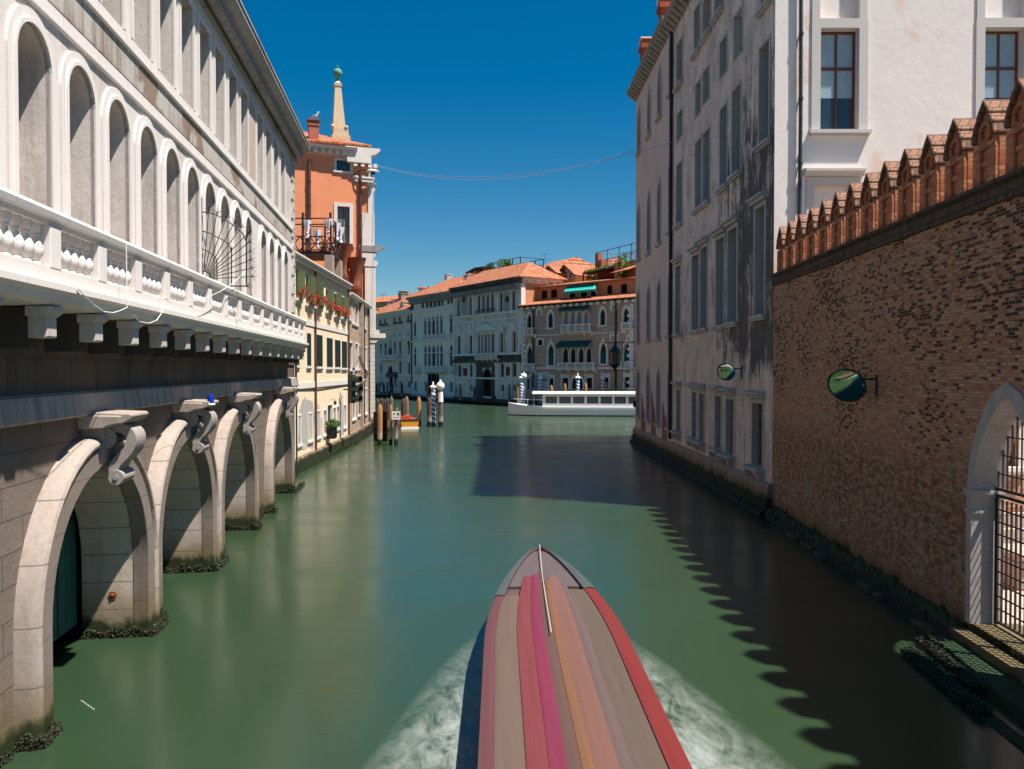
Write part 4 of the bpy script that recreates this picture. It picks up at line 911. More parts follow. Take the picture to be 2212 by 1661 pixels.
for i in range(4):
    xa, xb = X0 + (X1 - X0) * i / 4, X0 + (X1 - X0) * (i + 1) / 4; bar(mb, g(xa, 0, zfl), g(xb, 0, zr), .05); bar(mb, g(xa, 0, zr), g(xb, 0, zfl), .05)
for i in range(3):
    ya, yb = DYT * i / 3, DYT * (i + 1) / 3; bar(mb, g(X1, ya, zfl), g(X1, yb, zr), .05); bar(mb, g(X1, ya, zr), g(X1, yb, zfl), .05)
mb.build('railing', M.wood, t)
mb = MB(); 
for x, y in ((ap(445, 1500).x, .3), (X0 + 1, .3), (X1 - .2, DYT - .2)): mb.box(x - o0.x - .35, x - o0.x + .35, y - .35, y + .35, zfl - 4.5 - o0.z, zfl - .33 - o0.z)
mb.each('support_pier', surf('grey_terrace_pier', (.36, .31, .26), .15, 1), t)
def curtain(x, y, z0, z1, lab):
    t2 = thing('curtain', lab, 'curtain', loc=g(x, y, z0), group='white curtains on the roof terrace'); mb = MB(); n = 14; h = z1 - z0
    prof = [(0, .20), (.12, .16), (.26, .10), (.4, .14), (.7, .26), (1, .32)]; vs = []
    for zf, w_ in prof:
        for j in range(n): a = 2 * math.pi * j / n; rr = w_ * (1 + .35 * math.cos(5 * a)) ; vs.append((rr * math.cos(a), rr * .5 * math.sin(a), zf * h))
    fs = [(i * n + j, i * n + (j + 1) % n, (i + 1) * n + (j + 1) % n, (i + 1) * n + j) for i in range(len(prof) - 1) for j in range(n)]
    mb.add(vs, fs); mb.build('cloth', M.cloth, t2, smooth=True); mb = MB(); mb.lathe([(.12, .24 * h), (.14, .27 * h), (.12, .30 * h)], n=10); mb.build('tie', M.white, t2)
curtain(ap(262, 0).x, 0, ap(0, 1352).z, ap(0, 1205).z, 'white tied curtain on the roof terrace rail nearest the white building')
curtain(ap(440, 0).x, 0, ap(0, 1342).z, ap(0, 1195).z, 'white tied curtain at the front corner post of the roof terrace')
curtain(at(*Z5(345, 0), YA + DYT).x, DYT, at(*Z5(0, 1430), YA + DYT).z, at(*Z5(0, 1285), YA + DYT).z, 'white tied curtain on the rear rail, between the other terrace curtains')
curtain(X1 + .02, DYT * .55, at(*Z5(0, 1365), YA + 2).z, at(*Z5(0, 1225), YA + 2).z, 'white tied curtain on the side rail of the roof terrace')
curtain(X1 + .02, DYT * .95, at(*Z5(0, 1395), YA + 4).z, at(*Z5(0, 1265), YA + 4).z, 'white tied curtain farthest along the side of the roof terrace')
t = thing('flower_pot', 'flower pot with red blooms on the roof terrace deck', 'flower pot', loc=g(ap(385, 0).x, .6, zfl)); mb = MB(); mb.lathe([(.22, 0), (.3, .4), (.32, .42)], n=10); mb.build('pot', M.terra, t); mb = MB(); leaves(mb, (0, 0, .65), .5, .4, .35, 120, .09, rng); mb.build('leaves', M.plant, t); mb = MB(); leaves(mb, (.1, -.2, .7), .4, .3, .3, 30, .07, rng); mb.build('flowers', M.red, t)
# ------------------------------------------------------------------ right: gothic palace and white palace
C0, C1 = W(1372, 955), W(1668, 1115); FR = Fac(C0, C1); UG = FR.u(1452); LR = FR.L
print('right L', LR, 'UG', UG, 'cornice', FR.z(1365, 187, -.6))
ZT = 28.3
G = Bld('gothic_palace', 'pinkish plastered palace with pointed windows at the far corner of the right bank', 'palace', FR)
cols = [(1376.5, 1383.5), (1398, 1404), (1419.5, 1428), (1444, 1450.5)]
rows = [((237, 331), (196, 295), (146, 255), (88, 205)), ((442, 559), (418, 546), (389, 525), (345, 500)), ((626, 738), (618, 734), (605, 730), (588, 724)), ((797, 897), (797, 905), (797, 916), (797, 924))]
for ri, row in enumerate(rows):
    for ci, (xl, xr) in enumerate(cols):
        yt, yb = row[ci]; xm = (xl + xr) / 2; c, d = FR.z(xm, yb), FR.z(xm, yt); u0 = FR.u(xl); u1 = min(u0 + 1.15, UG - .35)
        win(G, G.ops, (u0, u1, c, d), 'g', .55, .16, .05, M.greystone, M.glass, sash=M.sashwood, sill=.22)
        mbp = MB()
M_g = surf('pink_wall_with_bare_brick', (.68, .52, .44), .14, .7, bump=.6, bscale=8, streak=.4, scol=(.20, .15, .14), patch=(.5, .67), pcol=(.30, .2, .155), grime=.35)
G.wall('wall', M_g, 0, UG, .9, ZT, 14)
# brick showing low on the wall
mb = MB(); rg = random.Random(3)
for i, (x0, x1, yt, yb) in enumerate(((1384.5, 1396, 845, 902), (1406, 1418.5, 840, 912), (1430, 1443, 862, 920))):
    u0, u1 = FR.u(x0) + .12, FR.u(x1) - .2; z0, z1 = 1.2, FR.z((x0 + x1) / 2, yt); n = 9
    up = [(u0, z0)] + [(u0 + (u1 - u0) * k / n, z0 + (z1 - z0) * (1 - .62 * k / n) + rg.uniform(-.35, .35)) for k in range(n + 1)] + [(u1, z0)]
    mb.prism(up, -.006, -.001, 'y')
mb.each('bare_brick', bricks('bare_red_brick', [(0, (.30, .10, .055)), (.4, (.36, .14, .08)), (.7, (.24, .08, .05))], (.28, .2, .15), .26, .08, .012), G.o)
mb = MB(); mb.prism([(-.002, -1), (-.3, -1), (-.3, .55), (-.22, .6), (-.22, 1.05), (-.14, 1.2), (-.002, 1.25)], 0, UG); mb.build('plinth', M.basestone, G.o)
def eave(P, u0, u1, z, out=.75):
    mb = MB(); mb.prism([(.3, z), (-out * .6, z), (-out, z + .12), (-out, z + .3), (.3, z + .4)], u0, u1); o = mb.build('cornice', M.hoodstone, P.o)
    mb = MB(); x = u0 + .2
    while x < u1 - .2: mb.prism([(-.002, z - .55), (-.15, z - .5), (-out * .85, z - .12), (-out * .85, z - .002), (-.002, z - .002)], x, x + .3); x += .72
    mb.each('bracket', M.hoodstone, o)
eave(G, -.3, UG - .05, ZT)
mb = MB(); mb.add([(-.4, -.7, ZT + .38), (UG, -.7, ZT + .38), (UG, 7, ZT + 2.2), (-.4, 7, ZT + 2.2), (-.4, 14, ZT + .4), (UG, 14, ZT + .4)], [(0, 1, 2, 3), (3, 2, 5, 4), (0, 3, 4)]); mb.build('roof', M.tile, G.o)
for (x, yt) in ((1399, 90), (1441, 2)):
    u, z = FR.uv(x, yt, .6); mb = MB(); mb.box(u - .55, u + .55, .1, 1.2, ZT, z); mb.box(u - .68, u + .68, -.03, 1.33, z - .7, z - .35); o = mb.build('chimney', surf('red_chimney_plaster', (.33, .085, .045), .2, 1), G.o); mb = MB(); mb.box(u - .7, u + .7, -.05, 1.35, z, z + .12); mb.build('chimney_cap', M.whitestone, o)
V = Bld('white_palace', 'tall white plastered palace with black water stains behind the brick garden wall', 'palace', FR)
def wr(Z, xl, xr, yt, yb, **k):
    r = FR.rect(Z, xl, xr, yt, yb); r = (r[0], max(r[1], r[0] + .95), r[2], r[3]); return win(V, V.ops, r, 'r', k.pop('dep', .5), k.pop('t', .14), k.pop('proud', .03), M.greystone, k.pop('pane', M.glass), **k)
for (xl, xr, yt, yb) in ((322, 346, 340, 685), (406, 440, 285, 665), (450, 482, 245, 655), (528, 568, 200, 642), (588, 634, 150, 625), (727, 775, 40, 588)): wr(R2, xl, xr, yt, yb, hood=.32, sill=.22, t=.18, sash=M.sashwood)
for (xl, xr, yt, yb) in ((330, 348, 972, 1180), (409, 430, 982, 1215), (446, 470, 990, 1232), (528, 557, 1003, 1270), (584, 620, 1018, 1300), (718, 770, 1040, 1362)):
    wo = wr(R2, xl, xr, yt, yb, hood=.38, sill=.4, t=.2, brackets=True, pane=M.void)
    a, b, c, d = FR.rect(R2, xl, xr, yt, yb); b = max(b, a + .95); gb = MB(); k = 6
    for i in range(1, k): gb.box(a + (b - a) * i / k - .015, a + (b - a) * i / k + .015, .2, .23, c, d)
    for i in range(1, 6): gb.box(a, b, .19, .2, c + (d - c) * i / 6 - .02, c + (d - c) * i / 6 + .02)
    gb.build('window_bars', M.rust, wo)
for (xl, xr, yt, yb) in ((470, 510, 1215, 1660), (608, 652, 1045, 1545), (664, 712, 975, 1500), (788, 838, 800, 1385), (877, 938, 660, 1290), (1076, 1146, 345, 1065)): wr(R1, xl, xr, yt, yb, sill=.24, sash=M.sashwood)
for (xl, xr, yt, yb) in ((472, 510, 838, 1030), (607, 645, 620, 860), (662, 706, 525, 760), (787, 836, 305, 565), (885, 945, 110, 430)): wr(R1, xl, xr, yt, yb, dep=.4, sash=M.sashwood, pane=M.void if xl != 885 else M.whitewall)
for (xl, xr, yt, yb) in ((467, 510, 320, 640), (596, 636, 70, 400), (660, 715, 0, 275), (745, 806, -130, 120), (1085, 1150, -420, 60)): wr(R1, xl, xr, yt, yb, sill=.24, sash=M.sashwood)
k = NB('stained_white_plaster', .85, .2); k.flat()
n1 = k.noise(.6, 5); col = k.mix(n1, (.72, .54, .445), (.88, .71, .61)); col = k.mix(k.math('MULTIPLY', k.ramp(k.noise(6, 4), [(.35, 1), (.6, 0)]), .3), col, (.27, .22, .21))
st = k.noise(1.0, 6, .72, k.vec((3.0, 3.0, .28))); bl = k.noise(.9, 6, .7, k.vec((1, 1, .7), (5, 2, 9))); zr_ = k.math('MULTIPLY', k.range(k.zz, 4.0, 7.5), k.range(k.zz, 26, 11)); ur = k.range(k.xx, UG + 8, LR - 4, .35, 1)
near = k.math('MULTIPLY', zr_, ur)
m = k.ramp(k.math('ADD', k.math('MULTIPLY', st, .6), k.math('MULTIPLY', bl, .55)), [(.50, 0), (.66, 1)])
m2 = k.ramp(k.math('MULTIPLY_ADD', near, .34, k.math('ADD', k.math('MULTIPLY', st, .40), k.math('MULTIPLY', bl, .66))), [(.70, 0), (.83, 1)])
col = k.mix(k.math('MULTIPLY', m, .5), col, (.20, .165, .15)); col = k.mix(k.math('MULTIPLY', m2, .86), col, (.05, .045, .043))
cr = k.ramp(k.noise(2.2, 5, .7, k.vec((1, 1, .55))), [(.485, 0), (.5, 1), (.515, 0)])
M.stained = k.done(col, k.bump(k.math('ADD', k.noise(9, 6, .7), k.noise(1.5, 3)), .5, .03))
V.wall('wall', M.stained, UG, LR, 1.2, ZT - .4, 14, sh=False)
mb = MB(); mb.prism([(-.002, -1), (-.3, -1), (-.3, .55), (-.22, .6), (-.22, 1.15), (-.14, 1.3), (-.002, 1.35)], UG, LR + .02); mb.build('plinth', M.basestone, V.o)
eave(V, UG + .1, LR + .4, ZT - .4)
pipe(V, UG + .02, 1.5, ZT - .6, M.iron, .11, -.14)
# weed ledge along the foot of the right bank is built with the wall below
# second face: white, looking down the canal
F2 = Fac(C1, C1 + Vector((18, 0, 0))); xf = F2.M; inv = FR.M.inverted()
V2 = Bld.__new__(Bld); V2.fac = F2; V2.o = V.o; V2.ops = []; V2.fill = MB()
_add = MB.add
class Frame:
    """meshes added inside are given in F2 but stored in the palace's own frame"""
    def __enter__(s):
        def add(self, vs, fs):
            if getattr(self, 'done2', None) is None: self.xf2 = inv @ xf; self.done2 = 1
            n = len(self.v); self.v += [tuple(self.xf2 @ Vector(p)) for p in vs]; self.f += [tuple(i + n for i in f) for f in fs]; return self
        MB.add = add
    def __exit__(s, *a): MB.add = _add
with Frame():
    for (xl, xr, yt, yb) in ((318, 600, 208, 965), (1520, 1806, 204, 962)):
        r = F2.rect(R3, xl, xr, yt, yb); wo = win(V2, V2.ops, r, 'r', .42, .36, .05, M.jambwhite, M.glassblue, sash=M.sashwood, mull=(1, 1), sill=.24)
        a, b, c, d = r; mb = MB(); z = c + (d - c) * .635
        mb.box(a + .056, b - .056, .34, .415, z - .05, z + .05); mb.build('transom', M.sashwood, wo)
        mb = MB(); mb.box(a + .06, b - .06, .402, .404, c + (d - c) * .35, d - .06); mb.build('blind', M.blind, wo)
        mb = MB()
        for x in (a - .3, b + .02): mb.prism([(-.001, c - .24), (-.2, c - .24), (-.22, c - .34), (-.12, c - .5), (-.001, c - .52)], x, x + .3)
        mb.sphere(((a + b) / 2, -.12, c - .36), .11, 10, (1, .8, 1.4)); mb.each('sill_bracket', M.jambwhite, wo)
    for (xl, xr, yb) in ((312, 600, 138), (1517, 1806, 134)):
        r = F2.rect(R3, xl, xr, yb - 500, yb); win(V2, V2.ops, r, 'r', .3, .32, .05, M.jambwhite, M.whitewall, name='blind_window', solid=True)
    r = F2.rect(R3, 275, 560, 1365, 1900); win(V2, V2.ops, r, 'r', .3, .3, .04, M.jambwhite, M.whitewall, hood=.35, name='blind_window', solid=True)
    mb = MB(); wall(mb, 0, 18, -1, ZT - .4, V2.ops); mb.build('side_wall', M.whitewall, V.o)
    mb = MB(); mb.prism([(.3, ZT - .4), (-.5, ZT - .4), (-.75, ZT - .25), (-.75, ZT - .1), (.3, ZT)], -.3, 18); mb.build('cornice', M.hoodstone, V.o)
    u = F2.u(R3(176, 0)[0], -.12); mb = MB(); mb.tube([(u - .05, -.14, 8), (u, -.14, 16), (u - .05, -.14, ZT - .5)], .075, 10)
    for i in range(9): mb.lathe([(.1, 9 + 2.6 * i), (.1, 9.12 + 2.6 * i)], (u, -.14, 0), 10); mb.box(u - .03, u + .03, -.14, -.001, 9.02 + 2.6 * i, 9.1 + 2.6 * i)
    mb.build('downpipe', M.pipe, V.o, smooth=True)
mb = MB(); q0, q1 = (0 if False else UG), LR
mb.add([(0, 14, -1), (LR, 14, -1), (LR, 14, ZT), (0, 14, ZT), (0, 0, ZT), (LR, 0, ZT)], [(0, 1, 2, 3), (3, 2, 5, 4)]); mb.build('rear_wall', M.whitewall, V.o)
# ------------------------------------------------------------------ brick garden wall with merlons and water gate
g1 = W(2100, 1402); gd = (g1 - C1).normalized(); gout = Vector((-gd.y, gd.x, 0)); 
FG = Fac(C1 + Vector((0, 0, 0)), C1 + gd * 27); GW = Bld('brick_garden_wall', 'weathered red brick garden wall topped by pointed merlons with a pointed water gate, right foreground', 'garden wall', FG)
ZW = FG.z(1668, 585, -.1); print('garden wall top', ZW, FG.z(2030, 455, -.1), FG.z(2212, 375, -.1))
ZW = 9.75
ug0, zap = FG.uv(2180, 826); ugl = FG.u(2096); tj = .21; uo = ugl + tj; uc = ug0; wg = (uc - uo) * 2; zsill = .55; zap_o = zap; print('gate', uo, uo + wg, zap)
wo = MB(); po = ring(wo, uo, uo + wg, zsill, zap - tj * 1.35, 's', tj, -.06, .62); GW.ops.append((uo - tj, uo + wg + tj, zsill, zap, 'r', 0))
for q, s in zip(po[1:-1], po[2:-1]):
    if abs(q[0] - s[0]) > 1e-5: GW.fill.add([(q[0], 0, q[1]), (s[0], 0, s[1]), (s[0], 0, zap), (q[0], 0, zap)], [(0, 1, 2, 3)])
zcap = FG.z(2100, 1065)
for x in (uo, uo + wg):
    s_ = 1 if x == uo else -1
    for z0, z1, e in ((zcap - .42, zcap - .36, .03), (zcap - .06, zcap, .06), (zcap, zcap + .08, .09)): wo.box(min(x - s_ * (tj + .02), x + s_ * e), max(x - s_ * (tj + .02), x + s_ * e), -.07 - e * .5, .61, z0, z1)
gate_s = wo.build('gate_arch', M.gatestone, GW.o)
GW.wall('wall', M.redbrick, 0, 27, -1, ZW - .4, .62, sh=False)
mb = MB(); wall(mb, 0, 27, -1, ZW - .4, [(uo - tj, uo + wg + tj, -1, zap, 'r', 0)], .62); mb.build('rear_face', M.orangebrick, GW.o)
mb = MB(); mb.prism([(-.002, ZW - .42), (-.08, ZW - .40), (-.12, ZW - .3), (-.05, ZW - .26), (-.05, ZW - .06), (-.16, ZW - .02), (-.16, ZW + .06), (.7, ZW + .06), (.7, ZW - .42)], .02, 27); mb.build('coping', M.coping, GW.o)
# merlons
mpx = [1689, 1705, 1731, 1756, 1784, 1813, 1847, 1886, 1926, 1969.5, 2019, 2075, 2142, 2204]
um_ = [FG.u(x, .1) for x in mpx]; sm_ = (um_[-1] - um_[2]) / 11; uM = [um_[2] + sm_ * (i - 2) for i in range(22)]; print('merlon step', sm_, um_)
mh, hw, mt = 1.85, .43, .42
def mer(mb, y0, y1):
    z = ZW + .06; pr = [(-hw, z), (-hw, z + .75), (-hw - .04, z + .8), (-hw - .04, z + 1.1), (-.33, z + 1.35), (0, z + mh - .14), (.33, z + 1.35), (hw + .04, z + 1.1), (hw + .04, z + .8), (hw, z + .75), (hw, z)]
    mb.prism([(x, zz) for x, zz in pr], y0, y1, 'y')
pm = MB()
z = ZW + .06
# body with a slot and a round eye cut into the canal face
body = [(-hw, z), (-hw, z + .95), (-hw * .92, z + 1.12), (-.25, z + 1.38), (0, z + 1.7), (.25, z + 1.38), (hw * .92, z + 1.12), (hw, z + .95), (hw, z)]
pm.prism(body, .08, .5, 'y')
for s_ in (-1, 1):
    pm.box(min(s_ * .15, s_ * hw), max(s_ * .15, s_ * hw), .0, .079, z, z + .78)
n = 12; outer = [(math.cos(2 * math.pi * i / n + math.pi / n), math.sin(2 * math.pi * i / n + math.pi / n)) for i in range(n)]
zc = z + 1.12
for i in range(n):
    a0, a1 = outer[i], outer[(i + 1) % n]; pm.prism([(a0[0] * .15, zc + a0[1] * .15), (a1[0] * .15, zc + a1[1] * .15), (a1[0] * .24, zc + a1[1] * .24), (a0[0] * .24, zc + a0[1] * .24)], .0, .079, 'y')
pm.prism([(-.42, z + .78), (.42, z + .78), (.40, z + .9), (.0, z + .92), (-.40, z + .9)], .0, .079, 'y')
pm.box(-.15, .15, .045, .079, z + .42, z + .55)
proto_m = None
cap = MB()
for s_ in (-1, 1):
    for (x0, z0, x1, z1) in ((hw + .02, z + 1.03, .36, z + 1.28), (.40, z + 1.27, .20, z + 1.52), (.27, z + 1.5, 0, z + 1.82)):
        d_ = Vector((x1 - x0, z1 - z0)).normalized(); nx, nz = d_.y * .1, -d_.x * .1
        cap.prism([(s_ * x0, z0), (s_ * x1, z1), (s_ * (x1 - nx * .0), z1 - .10), (s_ * (x0 - .04), z0 - .09)], -.03 - x1 * .02, .54, 'y')
rgm = random.Random(8)
for i, u in enumerate(uM):
    if u > 25: break
    if proto_m is None: o = proto_m = pm.build('merlon', M.merlon, GW.o, bevel=.02); c = proto_c = cap.build('merlon_cap', M.capbrick, o, bevel=.02)
    else: o = proto_m.copy(); COL.objects.link(o); o.parent = GW.o; c = proto_c.copy(); COL.objects.link(c); c.parent = o
    o.location = (u, 0, 0); o.scale = (1, 1, 1)
# moss bank and broken stones along the foot
def moss(fac, u0, u1, name, out, ztop, seed, mat):
    r_ = random.Random(seed); mb = MB(); n = int((u1 - u0) / .12); prev = None; k = 7; vs = []
    for i in range(n + 1):
        u = u0 + (u1 - u0) * i / n
        for j in range(k):
            f = j / (k - 1); y = -out * (1 - (1 - f) ** 1.6) - r_.uniform(0, .05); zz = ztop * (1 - f ** 1.4) + r_.uniform(-.05, .05) - .06 * (f == 1)
            vs.append((u, y if j else -.01, zz))
    fs = [(i * k + j, (i + 1) * k + j, (i + 1) * k + j + 1, i * k + j + 1) for i in range(n) for j in range(k - 1)]
    mb.add(vs, fs); return mb.build(name, mat, fac)
k = NB('moss_on_stone', .7, .3); k.flat(); zz = k.math('ADD', k.zz, k.math('MULTIPLY', k.noise(3, 4), .3))
c_ = k.mix(k.noise(7, 5), (.014, .028, .005), (.040, .060, .012)); c_ = k.mix(k.range(zz, .55, .38), c_, (.010, .010, .008)); c_ = k.mix(k.math('MULTIPLY', k.ramp(k.noise(2.2, 5), [(.56, 0), (.62, 1)]), .7), c_, (.022, .018, .012))
M.moss = k.done(c_, k.bump(k.noise(30, 5), .9, .03))
tag(moss(GW.o, .2, uo - tj, 'moss', .34, .46, 4, M.moss), kind='stuff'); tag(moss(V.o, UG, LR, 'moss', .5, .42, 6, M.moss), kind='stuff'); tag(moss(G.o, 0, UG, 'moss', .5, .42, 7, M.moss), kind='stuff')
mb = MB(); r_ = random.Random(2); u = .5
while u < uo - tj:
    l = r_.uniform(.5, 1.6)
    if r_.random() < .7: mb.prism([(u, .06), (u + l * .1, .0), (u + l, .0), (u + l * .97, .11), (u + l * .6, .15), (u + l * .35, .10), (u + l * .2, .13)], -.50, -.33, 'y')
    u += l + r_.uniform(.1, .8)
mb.build('broken_ledge', surf('wet_ledge_stone', (.085, .072, .05), .4, 3, bump=.8, tid=False, grime=.6), GW.o, bevel=.01)
# gate leaves
ib = MB(); a, b, c, d = uo, uo + wg, zsill + .12, zap - tj * 1.35; y = .45; pts = arch_pts(a, b, c, d, 's', 14)
def headz(x):
    for q, s in zip(pts[1:-1], pts[2:-1]):
        lo, hi = sorted((q[0], s[0]))
        if lo - 1e-6 <= x <= hi + 1e-6 and hi > lo: return q[1] + (s[1] - q[1]) * (x - q[0]) / (s[0] - q[0])
    return zcap
zt = zcap - .05
for i in range(15):
    x = a + .1 + (b - a - .2) * i / 14; ib.box(x - .017, x + .017, y - .017, y + .017, c, zt - .04 if True else 0); ib.box(x - .013, x + .013, y - .013, y + .013, zt + .2, headz(x))
for i in range(1, 10): zz = c + (zt - c) * i / 10; ib.box(a + .06, b - .06, y - .02, y - .004 - .004, zz - .017, zz + .017)
zz = zt + .5
while zz < d - .1:
    xs_ = [x for x in [a + (b - a) * j / 60 for j in range(61)] if headz(x) > zz]
    if xs_: ib.box(min(xs_), max(xs_), y - .02, y - .004, zz - .014, zz + .014)
    zz += .4
for x in (a + .06, b - .06, (a + b) / 2 - .03, (a + b) / 2 + .03): ib.box(x - .03, x + .03, y - .03, y + .03, c - .1, zt)
ib.box(a + .03, b - .03, y - .031, y + .031, c - .05, c); ib.box(a + .03, b - .03, y - .031, y + .031, zt, zt + .06); ib.box(a, b, y - .03, y + .03, zt + .14, zt + .2)
ib.build('iron_gate', plain('brown_gate_iron', (.05, .035, .03), .6, .4), GW.o)
mb = MB(); mb.box(uo - tj - .1, uo + wg + tj + .1, -.35, .62, -.6, zsill - .16); mb.box(uo - .05, uo + wg + .05, -.0, 1.0, zsill - .3, zsill - .002); mb.build('gate_sill', surf('mossy_sill_stone', (.10, .10, .055), .3, 2, tid=True, tidetop=.25, bump=.5), GW.o)
mb = MB(); mb.box(uo + .1, uo + wg + 3, -1.0, -.351, -.5, .2); mb.box(uo + .25, uo + wg + 3, -1.62, -1.36, -.5, .03); mb.each('landing_step', surf('green_step_stone', (.022, .045, .020), .4, 2, bump=.6), GW.o)
def weed(fac, path, wd, ht, n, seed, name='weed_fringe', parent=None, two=True):
    r_ = random.Random(seed); m1 = MB(); m2 = MB()
    for _ in range(n):
        t = r_.random() * (len(path) - 1); i = min(int(t), len(path) - 2); p = Vector(path[i]).lerp(Vector(path[i + 1]), t - i)
        f = r_.random() * (.45 + .55 * abs(math.sin(t * 5.1 + seed) * math.cos(t * 2.3 + seed * .7))); o = p + Vector((r_.uniform(-.04, .04), r_.uniform(-wd, wd * .25) * (.4 + .6 * (1 - f)), f * ht - .02)); k = r_.uniform(.02, .058)
        aa = Vector((r_.gauss(0, 1), r_.gauss(0, 1), r_.gauss(0, .6))).normalized(); bb = aa.cross(Vector((r_.gauss(0, 1), r_.gauss(0, 1), r_.gauss(0, 1)))).normalized(); cc = aa.cross(bb)
        tgt = m1 if r_.random() < .3 + .55 * f else m2
        tgt.add([o - aa * k, o + bb * k * .5, o + aa * k, o - bb * k * .5, o + cc * k * .5, o - cc * k * .4], [(0, 1, 4), (1, 2, 4), (2, 3, 4), (3, 0, 4), (1, 0, 5), (2, 1, 5), (3, 2, 5), (0, 3, 5)])
    tag(m1.build(name, M.weed, parent or fac), kind='stuff')
    if m2.v: tag(m2.build('mussel_clump', M.mussel, parent or fac), kind='stuff')
weed(GW.o, [(uo - .2, -.8, .15), (uo + 2.5, -1.0, .15)], .3, .12, 1500, 31)
weed(GW.o, [(uo + .3, -1.4, .05), (uo + 3.5, -1.5, .08)], .28, .16, 2600, 32)
for i in range(len(cs) - 1):
    a, b = cs[i] + RA, cs[i + 1] - RA
    weed(A.o, [(a - .02, 1.1, 0), (a - .02, .3, 0), (a - .01, -.38, 0)] + ([((a + b) / 2, -.42, 0)] if b - a < 1.3 else [(a + .63, -.40, 0), (a + .66, -.04, 0), (b - .66, -.04, 0), (b - .63, -.40, 0)]) + [(b + .01, -.38, 0)], .07, .30, 2600 if i < 2 else 1800, 40 + i)
a = cs[-1] + RA; weed(A.o, [(a - .03, 1.1, 0), (a - .02, -.4, 0), (UE + .05, -.45, 0)], .06, .35, 1000, 50)
weed(Y.o, [(4, -.25, 0), (FY.L, -.3, 0)], .12, .3, 1400, 51); weed(B.o, [(-.3, -.4, 0), (FB.L + .3, -.5, 0)], .2, .45, 1400, 52)
# courtyard
mb = MB(); q = [FG.pt(-.5, .63, .5), FG.pt(30, .63, .5), FG.pt(30, .63, .5) + Vector((16, 0, 0)), FG.pt(-.5, .63, .5) + Vector((16, 0, 0))]; mb.add(q + [p - Vector((0, 0, 2)) for p in q], [(0, 1, 2, 3), (0, 4, 5, 1), (1, 5, 6, 2)]); tag(mb.build('courtyard_paving', M.paving), kind='structure')
FK = Fac((11.5, 25.0), (20, 25.6)); K = Bld('courtyard_outhouse', 'low orange brick outhouse with a wooden window seen through the iron water gate', 'outhouse', FK)
win(K, K.ops, (.9, 1.9, 3.0, 4.6), 'r', .2, .15, .04, M.whitestone, M.glass, sash=M.sashwood, sill=.2); win(K, K.ops, (3.4, 4.6, 2.9, 4.8), 'r', .2, .15, .04, M.whitestone, M.glass, sash=M.sashwood, sill=.2); K.wall('wall', M.orangebrick, 0, FK.L, .3, 6.2, 4)
mb = MB(); mb.box(.3, 5, -.5, -.02, .5, 1.0); mb.box(.3, 5, -.26, -.021, 1.001, 1.45); mb.build('plinth', M.paving, K.o)
mb = MB(); q = FG.pt(11, .0, 0); 
t = thing('stone_block', 'worn pale stone block standing on the courtyard paving behind the iron gate', 'stone block', loc=FG.pt(uo + .2, 0, .5) + Vector((3.6, 3.4, 0))); mb.box(-.9, .9, -.5, .5, 0, .75); mb.box(-1.0, 1.0, -.6, .6, .751, .95); mb.build('block', M.paving, t, bevel=.05)
# ------------------------------------------------------------------ mirrors, lantern, wires on the right bank
M.mirror = NB('mirror_glass', .03, .8, 1.0).done((.62, .72, .60))
def mirror(p, dia, aim, wallp, lab):
    t = thing('traffic_mirror', lab, 'convex mirror', loc=p); z = (aim).normalized(); q = z.to_track_quat('Z', 'Y').to_matrix().to_4x4(); r = dia / 2
    mb = MB(); Rr = 2.9 * r; n = 28; prof = []
    for i in range(9): a = .34 * i / 8; prof.append((max(.001, Rr * math.sin(a)), Rr * (math.cos(a) - math.cos(.34)) + .03))
    mb.lathe(list(reversed(prof)), (0, 0, 0), n, q); g_ = mb.build('mirror_dome', M.mirror, t, smooth=True)
    mb = MB(); e = Rr * math.sin(.34); mb.lathe([(e * .98, -.08), (e * 1.04, -.02), (e * 1.06, .04), (e * 1.0, .05), (e * .985, .02)], (0, 0, 0), n, q); mb.build('rim', M.mirrorback, t, smooth=True)
    # hood over the upper rim
    hv = []; hn = 18; 
    for i in range(hn + 1):
        a = math.pi * (.06 + .72 * i / hn) + .55; c_, s_ = math.cos(a), math.sin(a)
        for rr, zz in ((1.05, -.02), (1.09, .16 * math.sin(math.pi * i / hn)), (1.07, .16 * math.sin(math.pi * i / hn)), (1.03, -.02)): hv.append(q @ Vector((c_ * rr * e, s_ * rr * e, zz)))
    mb = MB(); mb.add(hv, [(i * 4 + j, i * 4 + (j + 1) % 4, (i + 1) * 4 + (j + 1) % 4, (i + 1) * 4 + j) for i in range(hn) for j in range(4)]); mb.build('hood', M.mirrorback, t)
    wl = wallp - p; mb = MB(); b0 = -z * .1; mb.tube([b0, Vector((b0.x, b0.y, b0.z + .12)), Vector((wl.x, wl.y, b0.z + .12))], .028, 6); mb.tube([Vector((wl.x, wl.y, b0.z + .25)), Vector((wl.x, wl.y, b0.z - .35))], .03, 6); mb.build('bracket', M.iron, t); return t
u, z = FG.uv(1895, 812); wp = FG.pt(u, -.02, z); mp = wp + Vector((-1.05, -.05, -.15)); pp = at(1830, 832, mp.y); mp.x = pp.x; mp.z = pp.z
mirror(mp, .86 * mp.y / 19.0, Vector((-.62, -.78, -.50)), wp, 'large round convex mirror reflecting green water on the brick garden wall')
u, z = FR.uv(1603, 806); wp = FR.pt(u, -.02, z); pp = at(1569, 803, wp.y - .05); mirror(pp, .8, Vector((-.50, -.86, -.20)), wp, 'small round convex mirror on the stained white palace')
